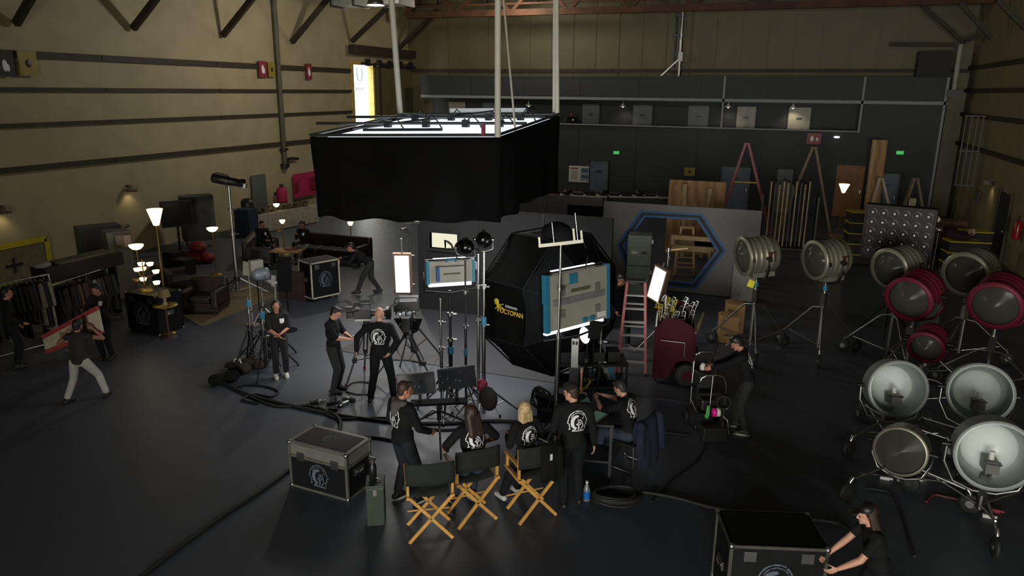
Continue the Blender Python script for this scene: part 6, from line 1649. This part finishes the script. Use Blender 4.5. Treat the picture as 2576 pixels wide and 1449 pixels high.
for i, (px, lab) in enumerate(((1718, 'left pale timber leaning on the plywood sheet'), (1765, 'right pale timber leaning on the plywood sheet'))):
    b_ = F(px, 645); hh = hgt(b_, px, 462+10*i); o = B().box((0, 0, hh/2), (.13, .05, hh)).build('timber', PINE, loc=b_+V((0, -.25, 0))); o.rotation_euler = (R(-3), R(3 if i else -2), 0); tag(o, lab, 'timber')
# wood A-frame trestle and planks seen through the hexagon
p = F(1720, 690)
stepladder('pale wooden stepladder seen through the blue hexagon', p, 10, 1.5, .6, .35, PINE, PINE, 4, 'wooden_stepladder', top=PINE)
for i, (x0_, x1_, y0_, y1_) in enumerate(((1688, 1795, 606, 612), (1695, 1800, 614, 620))):
    a, b_ = PY(x0_, 612, p.y-.55), PY(x1_, 618, p.y-.55); a.z = b_.z = max(a.z, b_.z)-.04+.13*(1-i)
    o = tag(B().bar(a, b_, .12, .3).build('plank', PINE), ('upper pale plank seen through the blue hexagon', 'lower pale plank seen through the blue hexagon')[i], 'plank')
a = PY(1745, 618, p.y-.55); a.z -= .01; t = T('trestle', 'low wooden trestle under the planks in the hexagon', 'trestle', (a.x, a.y, 0))
for x in (-.5, .5):
    for s in (-1, 1): B().bar((x, s*.3, 0), (x, 0, a.z-.1), .06).build('leg', PINE, t)
B().box((0, 0, a.z-.12), (1.3, .1, .1)).build('beam', PINE, t)
# stack of dark scenery flats on edge
for k in range(10):
    px = 1925+k*10.5; b0 = F(px, 622+2*(k % 2)); h = hgt(b0, px, 456+4*(k % 3))
    t = T('scenery_flat', ('dark' if k in (1, 5, 7) else 'pale')+' edged scenery flat, '+(ORD[k]+' from the left in the rack' if k < 9 else 'rightmost in the rack'), 'scenery flat', b0, 0, 'scenery flats standing on edge')
    B().box((0, .6, h/2), (.045, 1.2, h)).build('panel', BF, t); B().box((0, -.012, h/2), (.05, .03, h)).build('edge_timber', PINE if k not in (1, 5, 7) else M('edge_dark', '4a4032', .6), t)
t = T('flat_rack', 'dark rack of rails holding the scenery flats', 'rack', F(1975, 628))
for x in (-.95, .95): B().box((x, .6, 1.0), (.06, 1.3, 2.0)).build('side_frame', BLACK, t)
B().box((0, .6, .0+.03), (1.9, 1.2, .04)).build('base_board', BLACK, t)
# grey-green cases in the hexagon
GG = M('grey_green_cabinet', '74806f', .5, .1, .06, 2)
p = F(1598, 745); hh = hgt(p, 1598, 592)
for k, (z0_, lab) in enumerate(((0, 'lower grey green equipment cabinet beside red stepladder'), (hh/2, 'upper grey green equipment cabinet stacked on the lower one'))):
    t = T('equipment_cabinet', lab, 'cabinet', p+V((0, .3, z0_)), 8)
    w_ = .66
    B().box((0, 0, hh/4), (w_, .6, hh/2-.01)).build('body', GG, t, bev=.012)
    for j in range(3): B().box((0, -.31, hh/2*(.18+.3*j)), (w_-.08, .02, hh/2*.26)).build('drawer', GG, t)
    B().box((-.12, -.33, hh/2*.45), (.18, .02, .08)).build('white_label', WHITE, t); B().box((.14, -.33, hh/2*.45), (.14, .02, .07)).build('black_label', BLACK, t)
    B().box((w_/2+.02, 0, hh/4), (.03, .2, .2)).build('side_handle', DSTEEL, t); B().box((w_/2+.02, -.2, hh/2*.8), (.04, .1, .12)).build('side_latch', STEEL, t)
# pale grey perforated board leaning on hexagon wall behind the first lamp
b0 = F(1870, 700); o = B().box((0, 0, .98), (.62, .05, 1.4)).build('grey_board', M('board_grey', '7d7b70', .6), loc=b0+V((-.05, -.1, -.1))); tag(o, 'pale grey board leaning on set wall behind leftmost silver lamp', 'board')
o.location = F(1868, 752)+V((0, -.22, -.28)); o.rotation_euler = (R(-5), 0, 0)
for z in (.45, 1.5):
    B().box((-.12, -.035, z), (.06, .02, .04)).build('slot', DSTEEL, o)
# cartons behind the first stand
CART = M('cardboard', '8a6a40', .75, 0, .1, 3)
for i, (px, py, z, lab) in enumerate(((1826, 862, 0, 'front cardboard box behind the first rolling stand'), (1842, 838, 0, 'rear cardboard box behind the first rolling stand'))):
    b0 = F(px, py); t = T('cardboard_box', lab, 'box', b0+V((0, .2, 0)), 14); hh = .62+.1*i
    B().box((0, 0, hh/2), (.4, .4, hh)).build('carton', CART, t); B().box((0, -.205, hh*.3), (.2, .006, .06)).build('printed_text', M('carton_ink', '5a4426', .8), t)
    for s in (-1, 1): B().box((s*.1, 0, hh+.012), (.19, .4, .012), (0, R(s*4), 0)).build('flap', CART, t)
# ladders at back
def aframe(label, apex, lf, rf, m, step, w=.5, n=7, Y=None, bar=None):
    fl, fr = F(*lf), F(*rf); fr = V((fr.x, fl.y, 0)) if abs(fr.y-fl.y) > 3 else fr; b0 = (fl+fr)/2; ap = b0.copy(); ap.z = hgt(b0, *apex)
    t = T('a_frame_ladder', label, 'ladder', b0, 0); fl, fr = fl-b0, fr-b0; h = ap.z
    ax_ = PY(apex[0], apex[1], b0.y).x-b0.x
    for y in (-w/2, w/2):
        B().bar((fl.x, y, 0), (ax_-.06, y*.6, h), .09, .1, (0, 1, 0)).build('left_rail', m, t); B().bar((fr.x, y, 0), (ax_+.06, y*.6, h), .09, .1, (0, 1, 0)).build('right_rail', m, t)
    for k in range(n):
        v = (k+1)/(n+1); B().box((fl.x+(ax_-.06-fl.x)*v, 0, h*v), (.09, w*(1-.4*v), .03)).build('step', step, t)
    B().box((ax_, 0, h+.02), (.26, w*.66, .05)).build('top_cap', m, t)
    if bar:
        v = bar; B().bar((fl.x+(ax_-fl.x)*v, -w*.36, h*v), (fr.x+(ax_-fr.x)*v, -w*.36, h*v), .05).build('spreader', YELLOW, t)
    return t
aframe('tall red A frame ladder with yellow spreader at the back', (1880, 362), (1800, 580), (1938, 580), M('dull_red_ladder', '8f3f42', .5, 0, .1), ALU, bar=.57)
aframe('tall wooden A frame ladder behind the scenery flats', (2048, 372), (1955, 590), (2088, 588), M('wood_ladder', '7c6848', .6), PINE)
aframe('short white A frame ladder behind the lamp bank', (2216, 450), (2180, 566), (2245, 566), M('white_ladder', 'b5ab9a', .5), WHITE, n=5, bar=None)
aframe('short wooden A frame ladder right of the lamp bank top', (2303, 450), (2255, 585), (2328, 585), M('wood_ladder', '7c6848', .6), PINE, n=5)
b0 = F(2282, 590); hh = hgt(b0, 2285, 498); tag(B().box((0, 0, hh/2), (.26, .06, hh)).build('white_board', M('cream_board', 'b0a27c', .6), loc=b0+V((0, -.1, 0))), 'narrow cream board leaning on the short wooden ladder', 'board')
t, h = leaning_sheet('door_panel', 'brown wooden door panel standing behind the glowing back lamp', (2126, 545), (2124, 416), 1.2, .05, M('door_brown', '7d5630', .6, 0, .15, 4), 3)
B().box((.48, -.04, h*.5), (.05, .04, .14)).build('door_handle', STEEL, t)
t, h = leaning_sheet('tall_plank', 'very tall wooden plank leaning on the blue grey office wall', (2187, 560), (2194, 352), .62, .05, PLYM, 4)
B().box((-.2, -.03, h*.5), (.1, .02, h*.98)).build('edge_strip', PINE, t)
# cardboard, boxes, yellow lidded crates
b0 = F(2185, 612); tag(B().prism([(-.5, 0), (.5, 0), (.55, .9), (.3, 1.3), (-.1, 1.5), (-.45, .95)], -.03, .03, frm).build('brown_card', M('brown_card', '4a3526', .8), loc=b0+V((0, .2, 0))), 'torn brown cardboard sheet behind the yellow lidded crates', 'cardboard')
tag(B().box((0, 0, .3), (.5, .4, .08)).box((0, 0, .14), (.08, .08, .28)).box((0, 0, .02), (.4, .3, .04)).build('orange_stool', M('orange_brown', '6a4526', .6), loc=F(2098, 612)), 'small orange brown stool left of the yellow lidded crates', 'stool')
CRB = M('crate_black', '14130f', .6, 0, .1)
def crates(px, py, n, w, lab, dx=0):
    b0 = F(px, py)
    for k in range(n):
        t = T('lidded_crate', lab+', number %d from the floor' % (k+1) if False else lab+(' at the bottom of its stack', ' second from the floor', ' third from the floor', ' fourth from the floor', ' at the top')[k if k < n-1 else 4], 'crate', b0+V((dx*(k == n-1), .3, k*.36)), 10)
        B().box((0, 0, .16), (w, .6, .31)).build('body', CRB, t, bev=.015); B().box((0, 0, .335), (w+.04, .64, .04)).build('lid', YELLOW, t, bev=.008)
        for s in (-1, 1): B().box((s*w/2, 0, .2), (.04, .16, .06)).build('handle', CRB, t)
crates(2152, 665, 5, .8, 'black crate with yellow lid left of the lamp bank')
crates(2412, 690, 3, .95, 'black crate with yellow lid behind the grey lamp')
crates(2445, 660, 3, .9, 'black crate with yellow lid near the right wall')
tag(B().box((0, 0, .45), (1.15, .6, .9)).box((0, -.02, .91), (1.1, .1, .02)).build('brown_carton', M('brown_carton2', '5c4226', .75), loc=F(2378, 640)+V((0, .5, .3))), 'large brown carton right of the bank of chrome lamps', 'carton')
tag(B().box((0, 0, .15), (1.2, .65, .3)).build('pallet_box', CRB, loc=F(2378, 640)+V((0, .5, 0))), 'low black box under the large brown carton', 'box')
t = T('coat_pile', 'dark maroon cloth pile on the crates behind the grey lamp', 'cloth', F(2400, 690)+V((0.05, .35, 1.1)))
B().ell((0, 0, .12), (.4, .26, .16)).ell((-.2, 0, .2), (.2, .2, .12)).build('cloth', M('maroon_cloth', '2a1015', .9, 0, .2), t)
t = T('white_mask', 'pale pinkish curved piece on the dark maroon cloth pile', 'object', F(2400, 690)+V((.35, .25, 1.36)))
B().lathe([(.06, -.05), (.12, 0), (.1, .06)], ax=(.3, -1, .3), n=14).build('curved_piece', M('pale_pink', 'a89088', .5), t)
c = PD(2362, 640, 17.5)
t = T('green_cabinet', 'narrow grey green control cabinet right of the lamp bank', 'cabinet', (c.x, c.y, 0), 10)
B().box((0, 0, .75), (.36, .35, 1.5)).build('body', M('cabinet_teal_grey', '46544c', .6), t, bev=.01); B().box((0, -.18, 1.25), (.28, .015, .3)).build('door', M('teal_plate', '56686a', .6), t); B().box((.1, -.19, .9), (.04, .02, .1)).build('handle', STEEL, t)
for i, (px, py, lab) in enumerate(((2357, 552, 'small white lamp head above the green control cabinet'), (2362, 578, 'small round chrome lamp above the green control cabinet'))):
    c = PD(px, py, 17.6); tag(B().lathe([(.001, .06), (.07, .05), (.08, -.05), (.001, -.06)], ax=(-.4, -1, .1), n=12, o=c).cyl((c.x, c.y+.05, 1.5), c, .012).build('small_lamp', PALE if i == 0 else CHROME), lab, 'lamp')
# right wall door and extinguisher
y0, y1 = PX(2510, 560, XR).y, PX(2538, 560, XR).y
n += 1
d = struct(B().box((XR-.04, (y0+y1)/2, 1.15), (.06, abs(y0-y1), 2.3)).build('door_%d' % (n+1), M('dark_door', '1d1c18', .6)))
B().box((XR-.06, y0+.05, 1.18), (.1, .1, 2.4)).box((XR-.06, y1-.05, 1.18), (.1, .1, 2.4)).build('door_frame', GIRT, d); B().box((XR-.1, y1+.25, 1.05), (.05, .12, .05)).build('handle', STEEL, d)
p = PX(2556, 575, XR-.2); t = T('fire_extinguisher', 'red fire extinguisher hung on the right wall beside dark door', 'extinguisher', (XR-.16, p.y, p.z-.35))
B().lathe([(.001, 0), (.11, .01), (.12, .04), (.12, .52), (.06, .62), (.03, .64)], n=18).build('cylinder', M('extinguisher_red', '8a1016', .35), t); B().cyl((0, 0, .62), (0, 0, .7), .03).box((0, -.05, .72), (.03, .16, .03)).build('valve', BLACK, t); B().tube([(0, -.04, .66), (-.06, -.16, .5), (-.05, -.14, .2)], .014, 6).build('hose', RUBBER, t); B().box((.1, 0, .35), (.06, .16, .06)).build('bracket', DSTEEL, t)
sign_board('right_wall_notice', 'small pale notice under the right corner ladder cage', PX(2458, 492, XR-.05), .7, .45, M('notice_grey', '55534a', .7), 'none', -90)
# board carried by two people
A_, B2, C2 = V(F(215, 1010)), None, None
ya = A_.y+.42
tl_, tr_, br_, bl_ = PY(110, 848, ya), PY(246, 775, ya), PY(258, 832, ya), PY(118, 884, ya)
t = T('carried_board', 'white board with red edges carried by two people at left', 'board', (tl_+tr_+br_+bl_)/4)
cc_ = t.location.copy(); P4 = [tl_-cc_, tr_-cc_, br_-cc_, bl_-cc_]
B().add([V((p.x, p.y-.03, p.z)) for p in P4]+[V((p.x, p.y+.03, p.z)) for p in P4], [(0, 1, 2, 3), (4, 5, 6, 7), (0, 1, 5, 4), (1, 2, 6, 5), (2, 3, 7, 6), (3, 0, 4, 7)]).build('board', M('cream_panel', 'a59c86', .7), t)
RE = M('red_edge', '8c3434', .6)
for a, b_ in ((0, 1), (2, 3)): B().bar(P4[a]-V((0, .005, 0)), P4[b_]-V((0, .005, 0)), .07, .08).build('red_edge', RE, t)
for u in (.35, .75): B().bar((P4[0].lerp(P4[1], u)).lerp(P4[3].lerp(P4[2], u), .25)-V((0, .04, 0)), (P4[0].lerp(P4[1], u)).lerp(P4[3].lerp(P4[2], u), .8)-V((0, .04, 0)), .09, .012).build('grey_stripe', M('board_stripe', '6e6a5a', .7), t)
# ================================================================== the crew
person('person in dark clothes standing at far left by the clothes rack', F(45, 925), 150, 1.7, shirt=TEE, trou=TROU, far=True, wl=(.24, -.15, .9), wr=(-.2, -.2, 1.0))
bp = F(215, 1010)
person('person in white trousers carrying the red edged board', bp, 205, 1.62, shirt=M('olive_top', '1f1d16', .9), trou=WHITET, sleeve=.15, skin=SKIN3, lean=8, wl=(.32, -.3, 1.36), wr=(-.2, -.3, 1.42), pl=(.5, .2, -.6), pr=(-.5, .2, -.6), al=(.3, .08), ar=(-.33, -.2), kl=(.1, -1, 0), kr=(-.1, -1, 0), pel=.86)
p18 = F(243, 912)
person('person in dark shirt with white chest patch helping carry the board', p18+V((.05, .25, 0)), 15, 1.68, shirt=M('dark_maroon_shirt', '120a0a', .9), patch=True, skin=SKIN3, hair='short', far=True, wl=(.1, -.42, 1.12), wr=(-.15, -.4, 1.25), head=(-20, 20, 0))
def seated(label, loc, rz, sh, h=1.72, **k):
    return person(label, loc, rz, h, pel=sh, **k)
q = F(660, 655); seated('person with white chest patch sitting on the dark sofa at far left', q+V((.1, -.05, 0)), 70, .58, off=(0, .05), al=(.12, -.5), ar=(-.12, -.5), kl=(.1, -1, .6), kr=(-.1, -1, .6), patch=True, far=True, skin=SKIN3, wl=(.15, -.4, .78), wr=(-.12, -.42, .8), lean=8)
q = F(790, 660); seated('person in grey trousers sitting behind the low wooden table', q+V((-.35, -.1, 0)), 0, .58, off=(0, .1), al=(.12, -.5), ar=(-.14, -.5), kl=(.2, -1, .6), kr=(-.2, -1, .6), patch=True, far=True, trou=GREYP, skin=SKIN3, wl=(.05, -.25, 1.0), wr=(-.05, -.22, 1.0), hat=(BLACK, 'front'))
person('person bending over while pushing the tall road case', F(920, 738), -62, 1.75, pel=.88, off=(0, .15), lean=52, al=(.12, -.22), ar=(-.12, .38), wl=(.22, -.62, .98), wr=(-.2, -.62, 1.0), hat=(BLACK, 'front'), trou=GREYT, head=(0, -18, 0), pl=(.5, .2, -.4), pr=(-.5, .2, -.4))
person('woman in black with white chest print and white shoes', F(708, 948), 45, 1.6, hair='long', hairm=HAIRD, patch=True, shoe=SHOEW, sole=SOLE, wl=(.02, -.24, 1.06), wr=(-.02, -.26, 1.02), pl=(.6, .3, -.5), pr=(-.6, .3, -.5), head=(-12, 8, 0), shirt=M('black_tee', '121214', .9), sleeve=.9, trou=M('loose_trousers', '101114', .9))
person('man in black seen from side looking at the phone in his hands', F(845, 985), 100, 1.72, wl=(.06, -.36, 1.1), wr=(-.06, -.38, 1.12), pl=(.5, .4, -.6), pr=(-.5, .4, -.6), head=(0, 28, 0), sleeve=.9, trou=GREYT, shoe=GREYT, skin=SKIN2)
person('bald camera operator in black hoodie with back emblem', F(962, 1012), 196, 1.83, hair=None, emb=(-.0, .0), skin=SKIN2, sole=SOLE, al=(.2, .05), ar=(-.2, -.05), wl=(.42, .02, .95), wr=(-.2, .14, 1.0), pl=(.8, .1, -.3), pr=(-.7, .5, -.2), bulk=1.1, head=(8, 5, 0))
person('man in hooded black jacket with white back emblem by monitors', F(1018, 1262), 155, 1.82, hairm=HAIRB, hood=HOODG, emb=(.03, .02), sole=SOLE, shoe=SHOEB, trou=JEAN if False else M('dark_jeans', '10141b', .9), al=(.13, .02), ar=(-.14, -.12), wl=(.24, -.18, .95), wr=(-.2, -.3, 1.0), head=(-22, 12, 0), bulk=1.05)
l, rz = CH[1]
seated('long haired person with back emblem seated in middle director chair', V((l.x, l.y, 0)), rz, .86, off=(0, .06), hair='long', hairm=HAIRB, emb=(0, .06), al=(.14, -.42), ar=(-.14, -.42), kl=(.15, -1, .7), kr=(-.15, -1, .7), wl=(.3, -.22, .98), wr=(-.32, -.24, .98), sole=SOLE, pl=(.8, .5, -.2), pr=(-.8, .5, -.2), sleeve=.9, lean=3, head=(15, 12, 0), trou=JEAN)
l, rz = CH[2]
seated('blonde person with back emblem seated in right director chair', V((l.x-.1, l.y+.06, 0)), rz+14, .86, h=1.66, off=(0, .0), hair='bob', hairm=HAIRY, emb=(0, .0), al=(.14, -.4), ar=(-.14, -.42), kl=(.15, -1, .7), kr=(-.15, -1, .7), wl=(.12, -.32, 1.08), wr=(-.3, -.28, 1.0), shoe=SHOEW, lean=6)
person('man in black cap standing between blonde person and laptop table', F(1435, 1272), 208, 1.83, hat=(M('dark_cap', '15120e', .9), 'front'), hairm=HAIRB, emb=(-.03, .02), skin=SKIN2, wl=(.2, -.2, .98), wr=(-.3, -.02, .85), head=(50, 14, 0), al=(.1, .03), ar=(-.12, -.05), bulk=1.05)
seated('man in black polo seated at laptop with arms forward', V((fl.x, fl.y, 0)), rzc-108, .56, h=1.78, off=(0, .02), lean=14, hair='short', hairm=HAIRG, skin=SKIN2, sleeve=.85, trou=JEAN, al=(.16, -.45), ar=(-.16, -.45), kl=(.1, -1, .6), kr=(-.1, -1, .6), wl=(.12, -.52, .98), wr=(-.1, -.55, .98), emb=(0, .05), pl=(.8, .2, -.6), pr=(-.8, .2, -.6), head=(0, 22, 0))
person('person in black cap walking behind the red stepladder', F(1548, 868), 60, 1.74, hat=(BLACK, 'front'), al=(.1, -.28), ar=(-.1, .32), kl=(.1, -1, 0), kr=(-.1, -1, 0), pel=.88, wl=(.26, .1, .88), wr=(-.26, -.18, .9), patch=False, lean=4, skin=SKIN3, head=(0, 8, 0))
person('man wearing headphones leaning towards the chrome hand truck', F(1868, 1085), -88, 1.74, emb=(0, .04), sole=SOLE, lean=14, wl=(.12, -.62, 1.12), wr=(-.16, -.6, 1.08), pl=(.6, .2, -.8), pr=(-.6, .2, -.8), al=(.14, .04), ar=(-.16, -.12), hat=(BLACK, 'front'), hair='short', head=(0, 26, 0), trou=GREYT)
# woman pushing the big case, lower right
person('long haired woman in black cap pushing the case at bottom right', V((tr.x+.5, tr.y+.06, 0)), -78, 1.6, hair='long', hairm=M('auburn_hair', '2b1a10', .6, 0, .3, 30), hat=(BLACK, 'front'), sleeve=.6, lean=16, wl=(.2, -.5, 1.0), wr=(-.1, -.52, 1.0), pl=(.5, .3, -.6), pr=(-.5, .3, -.6), skin=SKIN2, al=(.12, .25), ar=(-.12, -.1), head=(0, 6, 0))
bq = PY(1438, 300, YO+.7); person('small dark figure standing on the office balcony at left', V((bq.x, YO+.72, fb+.002)), 10, 1.68, far=True, skin=SKIN3, patch=True)
# headphones and phone
def held(nm, lab, cat, b, m): return tag(b.build(nm, m), lab, cat)
mp = F(845, 985); mr = Matrix.Translation(mp) @ Matrix.Rotation(R(100), 4, 'Z')
o = held('phone', 'small phone held in both hands by the man left of cameras', 'phone', B().box((0, 0, 0), (.075, .15, .012)), M('phone_grey', '3a3a3e', .3)); o.matrix_world = mr @ Matrix.Translation((0, -.46, 1.12)) @ Matrix.Rotation(R(35), 4, 'X')
